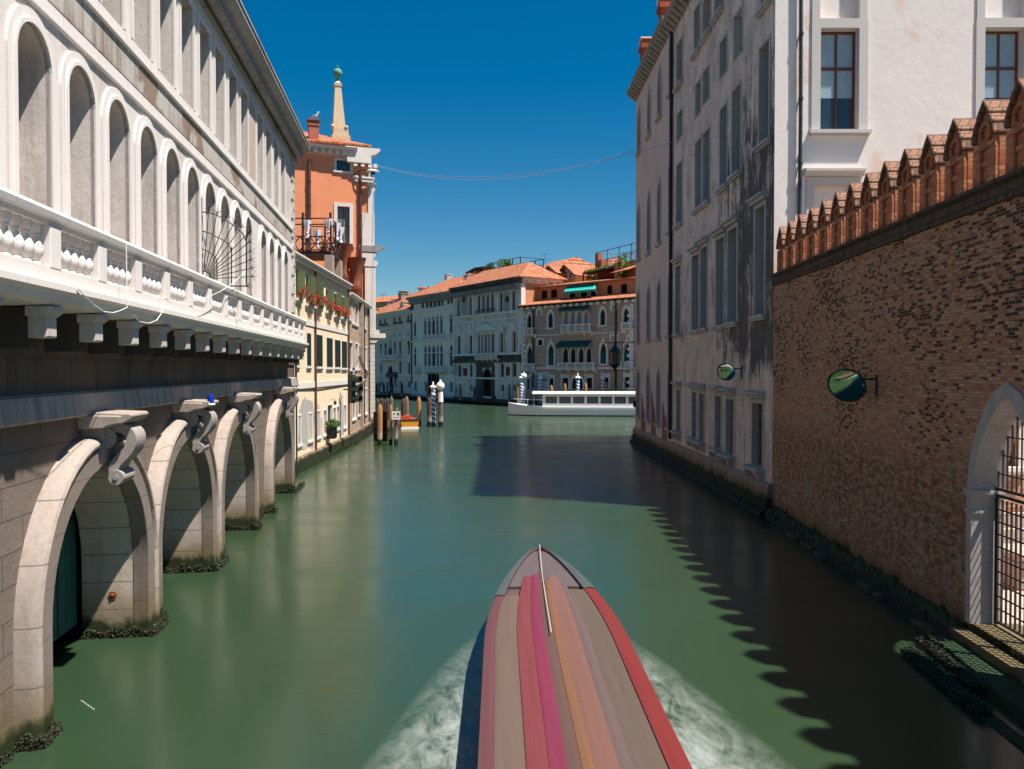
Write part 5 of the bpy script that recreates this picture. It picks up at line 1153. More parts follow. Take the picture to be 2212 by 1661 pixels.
# lantern
yl = C0.y + 1.0; lp = at(1328, 765, yl); t = thing('wrought_lantern', 'large six sided verdigris lantern on an iron bracket at the right bank corner', 'lantern', loc=lp)
zt_, zb_ = at(1328, 738, yl).z - lp.z, at(1328, 806, yl).z - lp.z; hr = .48; h = zt_ - zb_
mb = MB(); mb.lathe([(.03, zt_), (.07, zt_ - .1), (.05, zt_ - .2), (.13, zt_ - .35), (.2, zt_ - .45), (hr * 1.05, zt_ - .75), (hr * 1.02, zt_ - .82)], (0, 0, 0), 6); mb.build('lantern_roof', M.lampmetal, t)
zl = zt_ - .82; z2 = zb_ + .75; mb = MB(); mb.lathe([(hr * .9, z2), (hr * .95, zl)], (0, 0, 0), 6); mb.build('lantern_glass', plain('dusty_lantern_glass', (.10, .075, .07), .25, .5, var=.4), t)
mb = MB()
for i in range(6): a = i * math.pi / 3; mb.tube([(hr * .93 * math.cos(a), hr * .93 * math.sin(a), z2), (hr * .98 * math.cos(a), hr * .98 * math.sin(a), zl)], .03, 5)
for zz, rr in ((z2, .96), (zl, 1.0)): mb.lathe([(hr * rr, zz - .04), (hr * rr * 1.05, zz), (hr * rr, zz + .04)], (0, 0, 0), 6)
mb.lathe([(.02, zb_), (.05, zb_ + .15), (.04, zb_ + .25), (.12, zb_ + .35), (hr * .98, z2 - .04)], (0, 0, 0), 6); mb.build('lantern_frame', M.lampmetal, t)
mb = MB(); wx = at(1374, 737, yl).x - lp.x + .15
for zz, a_ in ((zt_ - .05, 0), (zb_ + .25, 0)):
    mb.tube([(-1.0, 0, zz - .05), (wx, 0, zz + .05)], .028, 6)
    for j in range(7): mb.sphere((-.8 + j * (wx + .8) / 7, 0, zz), .055, 6)
mb.tube([(.62, 0, zt_), (.62, 0, zb_ - .5), (.95, 0, zb_ - 1.0), (wx, 0, zb_ - 1.15)], .03, 6); mb.tube([(.65, 0, .3), (.9, 0, .9), (wx, 0, 1.0)], .026, 6); mb.tube([(.62, 0, .25), (.8, 0, .0), (1.0, 0, -.35), (.62, 0, -.75)], .022, 6); mb.tube([(wx, 0, 1.1), (wx, 0, -3.6)], .03, 6); mb.tube([(wx - .12, 0, 1.0), (wx - .12, 0, -3.6)], .02, 6)
mb.build('bracket', M.iron, t)
p = at(1376, 872, C0.y - .3); t = thing('signal_box', 'small black signal box fixed to the foot of the gothic palace corner', 'signal box', loc=p); mb = MB(); mb.box(-.3, .3, -.12, .12, -.28, .28); mb.tube([(.3, 0, 0), (.55, .1, 0)], .02, 5); mb.build('housing', M.mirrorback, t, bevel=.02); mb = MB(); mb.box(.02, .06, -.16, -.121, -.6, .3); mb.build('staff', M.rust, t)
def wire(p, q, sag, r, lab):
    mb = MB(); mb.tube([p.lerp(q, i / 40) - Vector((0, 0, 4 * sag * (i / 40) * (1 - i / 40))) for i in range(41)], r, 5); tag(mb.build('overhead_wire', plain('wire_steel', (.25, .27, .3), .4, .4)), lab, 'wire')
wire(at(812, 356, 79), FR.pt(UG + 2.2, -.02, FR.z(1478, 292)), 1.7, .018, 'upper overhead wire sagging across the blue sky between the palaces')
wire(at(812, 358, 79.1), at(1374, 322, 66.3), 1.9, .022, 'lower, thicker overhead wire sagging across the blue sky between the palaces')
# ------------------------------------------------------------------ far bank palaces
def far(x0, z0, x1, z1): return at(x0, HOR, z0), at(x1, HOR, z1)
PA = [at(x, HOR, y) for x, y in ((800, 184.5), (889.5, 163), (981, 149), (1127, 130), (1410, 112))]
FA, FBB, FC, FD = [Fac(PA[i], PA[i + 1]) for i in range(4)]
def fw(P, Z, lst, kind, pane, t=.14, **k):
    out = []
    for (xl, xr, yt, yb) in lst: out.append(win(P, P.ops, P.fac.rect(Z, xl, xr, yt, yb), kind, k.get('dep', .3), t, k.get('proud', .06), k.get('sm'), pane, sill=k.get('sill', 0), hood=k.get('hood', 0), ped=k.get('ped', 0), sash=k.get('sash'), mull=k.get('mull', (1, 2)), name=k.get('name', 'window'), key=k.get('key', False)))
    return out
def strip(P, name, mat, Z, a, b, h, out, u0=None, u1=None):
    """horizontal course through two picture points"""
    za = P.fac.z(*Z(*a)); zb = P.fac.z(*Z(*b)); z = (za + zb) / 2; mb = MB(); mb.box(0 if u0 is None else u0, P.fac.L if u1 is None else u1, -out, -.002, z - h / 2, z + h / 2); return mb.build(name, mat, P.o)
def balc(P, Z, xl, xr, yt, yb, n, posts=2, out=.8, mat=None, name='balcony'):
    r = P.fac.rect(Z, xl, xr, yt, yb, -out); return balustrade(P, r[0], r[1], r[2] + .3, r[3], out, n, .1, name, mat, posts)
# cream palace, leftmost
a = Bld('cream_palace', 'greyish cream palace with crimson blinds and portal, leftmost on the far bank', 'palace', FA); ze = FA.z(889, 671); print('pal A', FA.L, ze, FA.z(806, 684))
fw(a, Z7, [(70, 92, 650, 698), (131, 149, 643, 690), (168, 187, 638, 686), (240, 259, 627, 676), (281, 302, 620, 670), (347, 369, 611, 662)], 'r', M.glassfar, .1)
for (xl, xr, y) in ((127, 153, 690), (164, 190, 686), (236, 263, 675), (277, 306, 670), (343, 373, 661)): (lambda r: (lambda m_: (m_.box(r[0], r[1], -.3, -.27, r[2], r[3]), m_.box(r[0], r[0] + .05, -.27, -.002, r[2], r[3]), m_.box(r[1] - .05, r[1], -.27, -.002, r[2], r[3]), m_.build('balconet', M.iron, a.o)))(MB()))(FA.rect(Z7, xl, xr, y - 13, y + 2, -.3))
for (xl, xr, yt, yb) in ((82, 98, 832, 925), (138, 152, 828, 920), (173, 190, 823, 918), (247, 263, 815, 913), (287, 305, 812, 912), (354, 373, 806, 910)):
    wo, = fw(a, Z7, [(xl, xr, yt, yb)], 'r', M.glassfar, .2, hood=.3); r = FA.rect(Z7, xl, xr, yt, yb); mb = MB(); mb.box(r[0], r[1], .05, .12, r[3] - 1.1, r[3] - .02); mb.build('blind', M.redblind, wo)
wo, = fw(a, Z7, [(203, 235, 748, 915)], 's', M.glassfar, .3); r = FA.rect(Z7, 203, 235, 748, 915); mb = MB(); mb.box(r[0], r[1], .05, .12, r[3] - 4.6, r[3] - 3.3); mb.build('blind', M.redblind, wo); mb = MB(); poly(mb, r[0] + .02, r[1] - .02, r[3] - 3.3, r[3] - .02, 's', .1); mb.build('relief', M.relief, wo)
for (xl, xr, yt, yb) in ((136, 150, 760, 795), (170, 187, 753, 790), (243, 260, 744, 782), (287, 304, 738, 780), (354, 372, 730, 775)):
    r = FA.rect(Z7, xl, xr, yt, yb); mb = MB(); mb.box(r[0] - .1, r[1] + .1, -.08, -.002, r[2] - .1, r[3] + .1); o = mb.build('relief_frame', M.whitestone, a.o); mb = MB(); mb.box(r[0] + .05, r[1] - .05, -.1, -.081, r[2] + .05, r[3] - .05); mb.build('relief', M.relief, o)
fw(a, Z7, [(82, 97, 990, 1070), (138, 154, 985, 1065), (286, 306, 965, 1062), (355, 375, 977, 1062)], 'r', M.glassfar, .2, hood=.35); fw(a, Z7, [(138, 157, 1122, 1165), (247, 267, 1082, 1165), (290, 308, 1122, 1165), (355, 377, 1122, 1168)], 'r', M.glassfar, .14)
fw(a, Z7, [(197, 238, 1000, 1080)], 'a', M.void, .3, name='portal'); fw(a, Z7, [(206, 238, 1092, 1222)], 'r', M.void, .25, name='portal')
a.wall('wall', M.pal_a, 0, FA.L, -1, ze, 14); balc(a, Z7, 142, 266, 918, 962, 5, 4, 1.0)
r = FA.rect(Z7, 165, 240, 1052, 1092, -1); mb = MB(); mb.prism([(0, r[3]), (-.2, r[3]), (-.6, r[2] + .4), (-.6, r[2]), (0, r[2])], r[0], r[1]); mb.build('portal_canopy', M.wood, a.o)
for (p, q, h, o_) in (((100, 962), (380, 950), .35, .25), ((100, 1076), (380, 1064), .3, .12), ((150, 716), (270, 708), .3, .5), ((100, 800), (380, 785), .2, .15), ((100, 1185), (380, 1180), .25, .15)): strip(a, 'string_course', M.whitestone, Z7, p, q, h, o_, *( (FA.u(Z7(160, 0)[0]), FA.u(Z7(266, 0)[0])) if q[0] == 270 else (None, None)))
cornice(a, M.whitestone, 0, FA.L - .7, ze - .3, .7, .7, .4); hip_roof(a, 0, FA.L, 0, 16, ze + .4, ze + 5.5, .7, inset=6)
def pchim(P, Z, xl, xr, yt, yb, y, mat, cap=True, round_=False):
    u0, z1 = P.fac.uv(*Z(xl, yt), y); u1, z0 = P.fac.uv(*Z(xr, yb), y); w2 = abs(u1 - u0); return chimney(P, (u0 + u1) / 2, y, z0 - 2, z1 - (.3 if cap else .35), min(w2, 2.2) * .8, mat, cap, None, round_)
M.chimw = surf('white_chimney_plaster', (.66, .58, .52), .1, 1.5, grime=.3, streak=.3); M.chimb = surf('grey_brick_chimney', (.36, .27, .22), .1, 1, blocks=(.3, .1, .01))
pchim(a, ZA, 695, 835, 680, 890, 6, M.chimb); pchim(a, ZA, 765, 858, 920, 1100, 1.5, M.chimw); pchim(a, ZA, 135, 205, 1070, 1220, 1.5, M.chimw); pchim(a, ZA, 560, 625, 850, 950, 5, M.chimw); pchim(a, ZA, 450, 512, 895, 1000, 4.5, M.chimw)
mb = MB(); u0, z0 = FA.uv(*ZA(60, 1120), 3.5); u1, z1 = FA.uv(*ZA(450, 950), 3.5); mb.prism([(3.2, z0), (3.2, z1 - .8), (9, z1 + .4), (9, z0)], u0 - 2, u1); o = mb.build('dormer', M.attic2, a.o); mb = MB(); mb.add([(u0 - 2.3, 2.6, z1 - .9), (u1 + .3, 2.6, z1 - .9), (u1 + .3, 9, z1 + .9), (u0 - 2.3, 9, z1 + .9)], [(0, 1, 2, 3)]); mb.build('dormer_roof', M.tile, o)
# house behind
def back_house(Z, xl, xr, yt, ye, dist, lab, depth=14, wallm=None, rise=None):
    (ax, _), (bx, _) = Z(xl, 0), Z(xr, 0); f = Fac(at(ax, HOR, dist + 4), at(bx, HOR, dist - 4)); P = Bld('rear_house', lab, 'house', f); z1 = f.z(*Z((xl + xr) / 2, ye)); zr = f.z(*Z((xl + xr) / 2, yt), depth / 2)
    P.wall('wall', wallm or M.attic2, 0, f.L, -1, z1, depth); hip_roof(P, 0, f.L, 0, depth, z1, zr, .6, inset=1.0); return P
bh = back_house(ZA, -160, 860, 775, 900, 205, 'rear house with a long tiled ridge behind the leftmost cream palace')
# white palace with green shutters
b = Bld('shuttered_palace', 'white far palace with dark green attic shutters above two rows of pointed windows', 'palace', FBB); ze = FBB.z(935, 641); print('pal B', FBB.L, ze)
fw(b, Z7, [(388, 402, 520, 563), (465, 483, 505, 552), (496, 518, 500, 548), (526, 550, 497, 545), (557, 580, 492, 540), (588, 611, 488, 535), (617, 634, 484, 530), (664, 684, 476, 518), (690, 709, 470, 515)], 'r', M.shut_dark, .06, dep=.12, name='shuttered_window')
L3 = [(402, 420, 640, 770), (483, 500, 625, 760), (513, 533, 615, 757), (543, 567, 608, 757), (578, 595, 602, 753), (608, 627, 598, 748), (683, 704, 588, 745)]
fw(b, Z7, L3, 'g', M.glassfar, .22, sash=M.wood, hood=0); L4 = [(403, 421, 850, 1005), (484, 502, 838, 1003), (513, 533, 835, 1003), (543, 570, 835, 1003), (580, 597, 830, 1003), (606, 628, 830, 1003), (683, 706, 828, 1003)]
fw(b, Z7, L4, 'g', M.glassfar, .22, sash=M.wood); fw(b, Z7, [(407, 424, 1124, 1195), (487, 503, 1128, 1200), (612, 632, 1130, 1203), (686, 705, 1130, 1205)], 'r', M.glassfar, .14); fw(b, Z7, [(516, 536, 1065, 1225), (541, 570, 1060, 1225), (576, 594, 1065, 1225)], 'a', M.void, .2, name='portal', sm=M.stain)
b.wall('wall', M.pal_b, 0, FBB.L, -1, ze, 16)
for (p, q, h, o_) in (((390, 578), (705, 548), .5, .3), ((390, 820), (705, 788), .3, .25), ((390, 660), (480, 655), .15, .08), ((390, 905), (480, 900), .2, .1), ((390, 1240), (705, 1245), .4, .2)): strip(b, 'string_course', M.whitestone, Z7, p, q, h, o_)
for (xl, xr, yt, yb, ps) in ((392, 427, 1008, 1058, 2), (478, 630, 1005, 1058, 5), (675, 706, 1003, 1055, 2)): balc(b, Z7, xl, xr, yt, yb, 3, ps, .9)
for (xl, xr, yt, yb, ps) in ((394, 426, 778, 812, 2), (476, 632, 755, 803, 5), (676, 706, 748, 785, 2)): balc(b, Z7, xl, xr, yt, yb, 3, ps, .3)
cornice(b, M.hoodstone, 0, FBB.L - .9, ze - .4, .9, .9, .6, M.hoodstone); hip_roof(b, 0, FBB.L, 0, 11, ze + .5, ze + 4.1, .9, inset=6)
pchim(b, ZA, 1128, 1268, 560, 700, 4, M.chimw, False, True); pchim(b, ZA, 1355, 1405, 555, 670, 3, M.chimw); pchim(b, ZA, 1752, 1830, 285, 440, 7, M.chimw)
pipe(b, .15, 3, ze - .5, M.iron, .12, -.12)
# sooty palace with pediments
c = Bld('pediment_palace', 'soot streaked stone palace with arched top windows and a central pediment, far bank', 'palace', FC); ze = FC.z(1045, 618); print('pal C', FC.L, ze)
fw(c, Z7, [(741, 764, 472, 615), (834, 858, 458, 605), (900, 925, 448, 582), (934, 959, 442, 580), (967, 993, 437, 578), (1004, 1030, 430, 575), (1071, 1098, 421, 575), (1169, 1196, 408, 565)], 'a', M.dkred, .2, proud=.12)
fw(c, Z7, [(741, 767, 772, 910), (836, 860, 768, 908), (1073, 1100, 745, 897), (1172, 1199, 735, 892)], 'r', M.dkred, .2, ped=1.7, dep=.35); fw(c, Z7, [(902, 922, 758, 906), (929, 946, 757, 905), (952, 974, 755, 904), (980, 998, 753, 903), (1005, 1030, 752, 902)], 'r', M.dkred, .14, dep=.35)
fw(c, Z7, [(746, 773, 990, 1088), (838, 866, 986, 1088), (1077, 1107, 976, 1088), (1172, 1203, 976, 1086)], 'a', M.dkred, .2); fw(c, Z7, [(755, 775, 1150, 1200), (843, 868, 1150, 1203), (1083, 1108, 1150, 1200), (1178, 1200, 1150, 1200)], 'r', M.glassfar, .16); fw(c, Z7, [(948, 1003, 1035, 1238)], 'a', M.void, .35, name='portal', sm=M.stain)
c.wall('wall', M.pal_c, 0, FC.L, -1, ze, 8)
mb = MB(); r = FC.rect(Z7, 890, 1045, 972, 1238)
o_ = FC.rect(Z7, 948, 1003, 1035, 1238); pr = MB(); wall(pr, r[0], r[1], 0, r[3], [(o_[0] - .36, o_[1] + .36, -1, o_[3] + .4, 'r', 0)], -.05); pr.build('portal_surround', M.stain, c.o)
for (xl, xr) in ((776, 820), (1108, 1163)):
    r = FC.rect(Z7, xl, xr, 430, 590); mb = MB(); mb.box(r[0], r[1], -.1, -.002, r[2], r[3]); o = mb.build('relief_panel', M.relief, c.o); mb = MB(); mb.lathe([(.55, 0), (.55, .08)], ((r[0] + r[1]) / 2, -.19, (r[2] + r[3]) / 2 + .6), 14, Matrix.Rotation(R(-90), 4, 'X')); mb.build('roundel', M.dkred, o)
for (x, y) in ((804, 1050), (1140, 1045)): u, z = FC.uv(*Z7(x, y)); mb = MB(); mb.box(u - .7, u + .7, -.05, -.002, z - .7, z + .7); mb.build('red_tablet', M.redblind, c.o)
mb = MB()
for x in (720, 872, 1048, 1060, 1165, 1228):
    u = FC.u(Z7(min(x, 1236), 0)[0])
    for (yt, yb) in ((445, 605), (660, 900), (975, 1240)): z0, z1 = FC.z(*Z7(x, yb)), FC.z(*Z7(x, yt)); mb.box(u - .28, u + .28, -.16, -.002, z0, z1); mb.box(u - .38, u + .38, -.22, -.161, z1 - .5, z1)
mb.each('pilaster', M.whitestone, c.o, 2)
for (p, q, h, o_) in (((725, 625), (1165, 585), .35, .35), ((725, 665), (1165, 635), .3, .15), ((725, 925), (1165, 900), .4, .5), ((725, 970), (1165, 962), .5, .3), ((725, 1100), (1165, 1098), .3, .15)): strip(c, 'string_course', M.whitestone if h != .5 else M.stain, Z7, p, q, h, o_)
mb = MB(); z0, z1 = FC.z(*Z7(940, 965)), FC.z(*Z7(940, 918)); mb.box(.1, FC.L - .1, -.06, -.003, z0, z1); mb.build('soot_band', M.stain, c.o)
balc(c, Z7, 880, 1045, 902, 960, 5, 5, .8); r = FC.rect(Z7, 886, 1042, 670, 728, -.3); m_ = (r[0] + r[1]) / 2; mb = MB(); mb.prism([(r[0], r[2]), (r[1], r[2]), (r[1], r[2] + .35), (m_, r[3]), (r[0], r[2] + .35)], -.45, -.003, 'y'); mb.prism([(r[0] + .9, r[2] + .5), (r[1] - .9, r[2] + .5), (m_, r[3] - .6)], -.452, -.3, 'y'); mb.build('pediment', M.whitestone, c.o)
mb = MB(); r = FC.rect(Z7, 883, 1040, 560, 592, -.3); mb.box(r[0], r[1], -.42, -.36, r[3] - .1, r[3])
for i in range(30): x = r[0] + (r[1] - r[0]) * i / 29; mb.box(x - .02, x + .02, -.4, -.37, r[2], r[3])
mb.build('iron_railing', M.iron, c.o)
cornice(c, M.stain, 0, FC.L, ze - .6, 1.0, 1.1, .7, M.hoodstone, ends=False); hip_roof(c, 0, FC.L, 0, 8, ze + .5, ze + 3.6, .8, inset=4.5)
Mi = FC.M.inverted()
mb = MB(); mb.box(FC.L + .004, FC.L + .02, 0.6, 8, 8, ze - .5); mb.build('apricot_side_wall', M.attic, c.o); mb = MB(); mb.box(FC.L - .3, FC.L + .16, -.2, .6, 10, ze - .6); mb.build('corner_pilaster', M.whitestone, c.o)
mb = MB(); mb.box(FC.L, FC.L + .5, 0, 8, ze - .1, ze + .4)
for i in range(5): mb.box(FC.L, FC.L + .4, 1 + i * 1.7, 1.5 + i * 1.7, ze - .5, ze - .101)
mb.build('side_eave', M.whitestone, c.o)
pchim(c, ZB, 248, 365, 670, 850, 3.5, M.chimw); pchim(c, ZB, 270, 388, 545, 780, 6, M.chimw, False); pchim(c, ZB, 385, 515, 640, 800, 5, M.chimw, False, True); pchim(c, ZB, 490, 580, 590, 750, 6, M.chimw, False, True); pchim(c, ZB, 1330, 1440, 400, 590, 4.5, M.chimw, False); pchim(c, ZB, 1975, 2095, 540, 775, 6, M.chimw, False)
u0, z0 = FC.uv(*ZB(850, 720), 4); u1, z1 = FC.uv(*ZB(1330, 560), 4); mb = MB(); mb.box(u0, u1, 3.2, 8, z0 - 1.2, z1); o = mb.build('dormer', M.wood, c.o); mb = MB(); mb.box(u0 + .3, u0 + 2.4, 3.17, 3.199, z0 + .1, z1 - .5); mb.box(u1 - 2.2, u1 - .4, 3.17, 3.199, z0 + .4, z1 - .5); mb.build('dormer_glass', M.sheet, o); mb = MB(); mb.add([(u0 - .4, 2.6, z1 - .15), (u1 + .4, 2.6, z1 - .15), (u1 + .4, 8, z1 + 1.0), (u0 - .4, 8, z1 + 1.0), (u0 - .4, 2.6, z1), (u1 + .4, 2.6, z1)], [(4, 5, 2, 3), (0, 1, 5, 4), (0, 1, 2, 3)]); mb.build('dormer_roof', M.tile, o)
u0, z0 = FC.uv(*ZB(350, 520), 9); u1, z1 = FC.uv(*ZB(740, 370), 9); mb = MB(); mb.box(u0 + 1, u1 - .3, 8.6, 13, z0 - 5, z1 - .6); o = mb.build('roof_cabin', M.attic2, c.o); mb = MB(); um = (u0 + u1) / 2; mb.prism([(u0 - .3, z0), (um, z1), (u1, z1 - .1), (u1, z1 - .55), (um, z1 - .5), (u0, z0 - .4)], 8, 13.4, 'y'); mb.build('roof_cabin_roof', M.wood, o); mb = MB(); mb.box(um + .2, u1 - .5, 8.4, 8.599, z0 - 4, z1 - .7); mb.build('roof_cabin_screen', M.shut_dark, o)
# far roof terraces
def terrace(fac, Z, pts_u, yf, yt, ym, y0, dep, lab, n, mat):
    u = [fac.uv(*Z(x, yf), y0)[0] for x in pts_u]; zf = fac.uv(*Z(pts_u[0], yf), y0)[1]; ztp = fac.uv(*Z(pts_u[0], yt), y0)[1]; zm = fac.uv(*Z(pts_u[0], ym), y0)[1]
    t = thing('roof_terrace', lab, 'roof terrace', fac.M.copy()); t.location = fac.pt((u[0] + u[-1]) / 2, y0, zf); c0 = (u[0] + u[-1]) / 2; zf0 = zf; us_ = [x - c0 for x in u]; h = ztp - zf; hm = zm - zf
    mb = MB(); mb.box(us_[0], us_[-1], 0, dep, -.35, 0); mb.build('deck', mat, t); mb = MB()
    for x in us_:
        for y in (0, dep): mb.box(x - .07, x + .07, y - .07, y + .07, 0, h)
    mb.each('post', mat, t); mb = MB()
    for y in (0, dep): mb.box(us_[0], us_[-1], y - .05, y + .05, h - .1, h); mb.box(us_[0], us_[-1], y - .04, y + .04, hm - .08, hm)
    for x in (us_[0], us_[-1]): mb.box(x - .045, x + .045, 0, dep, h - .095, h - .005); mb.box(x - .045, x + .045, 0, dep, hm - .075, hm - .005)
    for i in range(n):
        xa, xb = us_[0] + (us_[-1] - us_[0]) * i / n, us_[0] + (us_[-1] - us_[0]) * (i + 1) / n; mb.tube([(xa, 0, 0), (xb, 0, hm)], .05, 4); mb.tube([(xa, 0, hm), (xb, 0, 0)], .05, 4)
    mb.build('railing', mat, t); return t, c0, zf
terrace(FC, ZB, [815, 1000, 1145, 1320, 1500], 520, 300, 440, 7, 5, 'distant dark roof terrace with a pot of green shrubs on the pediment palace', 6, M.wood)
def shrub(P, Z, x, y, y0, rx, rz, mat, lab, n=260, pot=None, s=.22, cat='shrub'):
    u, z = P.fac.uv(*Z(x, y), y0); t = thing('roof_shrub', lab, cat, P.fac.M.copy()); t.location = P.fac.pt(u, y0, z); mb = MB(); leaves(mb, (0, 0, rz), rx, rx * .8, rz, n, s, rng); mb.build('leaves', mat, t)
    mb = MB(); mb.tube([(0, 0, -.6), (.05, 0, rz)], .07, 5); mb.build('stem', M.wood, t)
    if pot: mb = MB(); mb.box(-pot, pot, -.6, .6, -1.6, -.02); mb.build('planter', M.attic2, t)
shrub(c, ZB, 1120, 430, 6.5, 1.6, .95, M.plant2, 'bright green shrub in a pale planter on the distant roof terrace', pot=1.4); shrub(c, ZB, 800, 500, 6.6, 1.0, .9, M.plant, 'dark shrub at the left end of the distant roof terrace'); shrub(c, ZB, 1230, 470, 6.6, .9, .8, M.plant, 'small shrub right of the pale planter on the distant roof terrace')
# gothic brick palace with awnings
d = Bld('awning_palace', 'pinkish brick gothic palace with teal awnings and white balconies, rightmost on the far bank', 'palace', FD); ze = FD.z(*Z8(600, 503)); print('pal D', FD.L, ze)
OGW = [(212, 248, 592, 705), (375, 414, 577, 705), (780, 822, 552, 685), (964, 1007, 542, 662)]
fw(d, Z8, OGW, 'g', M.glassfar, .28, sash=M.sashwood, sill=.2); OG2 = [(212, 254, 835, 990), (376, 421, 822, 998), (783, 831, 812, 986), (967, 1017, 812, 985)]
for r_ in OG2:
    wo, = fw(d, Z8, [r_], 'o', M.glassfar, .26, sash=M.sashwood, sill=.2, key=True); r = FD.rect(Z8, *r_); mb = MB(); mb.box(r[0] + .05, r[1] - .05, .08, .14, r[3] - 4.2, r[3] - 1.6); mb.build('blind', M.awning_dark, wo)
for (xl, xr) in ((497, 540), (549, 591), (600, 643), (652, 695)): fw(d, Z8, [(xl, xr, 562, 682)], 'g', M.sheet, .12, proud=.1)
for (xl, xr) in ((489, 534), (550, 592), (612, 655), (672, 716)): fw(d, Z8, [(xl, xr, 850, 978)], 'g', M.glassfar, .12, sash=M.wood)
for (xl, xr, yt, yb) in ((293, 323, 568, 608), (873, 906, 530, 570), (297, 332, 800, 842), (870, 913, 770, 808)): wo, = fw(d, Z8, [(xl, xr, yt, yb)], 'r', M.pal_d if yt != 800 else M.void, .28, dep=.1, name='blind_window')
fw(d, Z8, [(209, 250, 1102, 1185), (376, 420, 1100, 1180), (486, 534, 1097, 1180), (673, 722, 1096, 1180), (808, 850, 1094, 1180), (973, 1020, 1090, 1175)], 'r', M.void, .25, hood=.2); fw(d, Z8, [(560, 648, 1086, 1185)], 'a', M.void, .4, name='portal')
M.pal_d2 = M.pal_d; d.wall('wall', M.pal_d, 0, FD.L, -1, ze, 16)
for (xl, xr, yt, yb, n, ps) in ((190, 252, 705, 768, 4, 2), (476, 700, 676, 748, 3, 5), (944, 1018, 665, 727, 4, 2), (176, 261, 985, 1050, 5, 2), (452, 730, 977, 1042, 4, 5), (945, 1029, 968, 1040, 5, 2)): balc(d, Z8, xl, xr, yt, yb, n, ps, .9)
def awn(P, Z, xl, xr, yt, yb, out, mat, dx=0, name='awning'):
    u0, z1 = P.fac.uv(*Z(xl, yt)); u1, _ = P.fac.uv(*Z(xr, yt)); z0 = P.fac.uv(*Z((xl + xr) / 2, yb), -out)[1]; z1 = P.fac.z(*Z((xl + xr) / 2, yt)); mb = MB(); n = 22
    vs = [(u0, -.05, z1), (u1, -.05, z1), (u1, -out, z0 + .35), (u0, -out, z0 + .35), (u0, -.05, z1 + .05), (u1, -.05, z1 + .05), (u1, -out - .03, z0 + .4), (u0, -out - .03, z0 + .4)]
    mb.add(vs, [(0, 3, 2, 1), (4, 5, 6, 7), (3, 7, 6, 2), (0, 4, 7, 3), (1, 2, 6, 5)])
    for i in range(n): x0 = u0 + (u1 - u0) * i / n; x1 = u0 + (u1 - u0) * (i + 1) / n; mb.add([(x0, -out - .015, z0 + .36), (x1, -out - .015, z0 + .36), (x1, -out - .015, z0 + .08), ((x0 + x1) / 2, -out - .015, z0), (x0, -out - .015, z0 + .08)], [(0, 1, 2, 3, 4)])
    o = mb.build(name, mat, P.o); mb = MB()
    for u_ in (u0, u1): mb.tube([(u_, -.05, z0 - .6), (u_, -out, z0 + .3)], .03, 5)
    mb.build('awning_arm', M.iron, o); return o
awn(d, Z8, 478, 712, 540, 572, .7, M.awning_dark); awn(d, Z8, 470, 722, 808, 860, 1.0, M.awning_dark)
for sd in (0, 1):
    mb = MB(); z = 1.0; i = 0
    while z < ze - 1:
        if sd: mb.box(FD.u(1372) - 1.4 + (.4 if i % 2 else 0), FD.u(1372) - .3, -.07, -.002, z, z + .42)
        else: mb.box(.02, (.55 if i % 2 else .95), -.07, -.002, z, z + .42)
        z += .48; i += 1
    mb.build('quoin', M.whitestone, d.o)
for x in (265, 910): pipe(d, FD.u(Z8(x, 0)[0]), 3, ze - .6, M.iron, .13, -.18)
strip(d, 'string_course', M.whitestone, Z8, (200, 1030), (1000, 1010), .3, .15); strip(d, 'string_course', M.whitestone, Z8, (200, 775), (1000, 730), .15, .06)
cornice(d, M.wood, 0, FD.L, ze - .3, .6, .35, .35, M.whitestone, dstep=1.3)
zr = FD.z(*Z8(600, 470), 3.4); zat = FD.z(*Z8(600, 350), 3.6)
mb = MB(); mb.add([(-.3, -.8, ze + .05), (FD.L, -.8, ze + .05), (FD.L, 3.6, ze + 1.15), (-.3, 3.6, ze + 1.15), (-.3, -.8, ze - .1), (FD.L, -.8, ze - .1), (FD.L, 3.6, ze + 1.0), (-.3, 3.6, ze + 1.0)], [(0, 1, 2, 3), (0, 4, 5, 1), (0, 3, 7, 4), (4, 7, 6, 5)]); mb.build('lower_roof', M.tile, d.o)
# set-back attic storey
ops = []; z_at0 = ze + 1.0; at_ = MB()
class Sub: pass
sb_ = Sub(); sb_.o = d.o; sb_.fill = MB()
def fra(Z, xl, xr, yt, yb, off): return FD.rect(Z, xl, xr, yt, yb, off)
xf_at = Matrix.Translation((0, 3.4, 0))
def addt(self, vs, fs):
    n = len(self.v); self.v += [tuple(xf_at @ Vector(p)) for p in vs]; self.f += [tuple(i + n for i in f) for f in fs]; return self
MB.add = addt
for (xl, xr, yt, yb) in ((324, 370, 414, 478), (398, 446, 406, 472), (836, 876, 374, 441), (942, 992, 365, 434), (540, 590, 410, 470), (625, 680, 408, 466), (705, 752, 404, 460)): win(sb_, ops, fra(Z8, xl, xr, yt, yb, 3.4), 'r', .15, .08, .02, M.attic if xl not in (540, 625, 705) else M.white, M.void, name='attic_window')
zat = FD.z(*Z8(600, 362), 3.4); w_ = MB(); wall(w_, .3, FD.L, z_at0 - 1.5, zat, ops); shell(w_, .3, FD.L, z_at0 - 1.5, zat, 10); w_.build('attic_wall', M.attic, d.o)
MB.add = _add
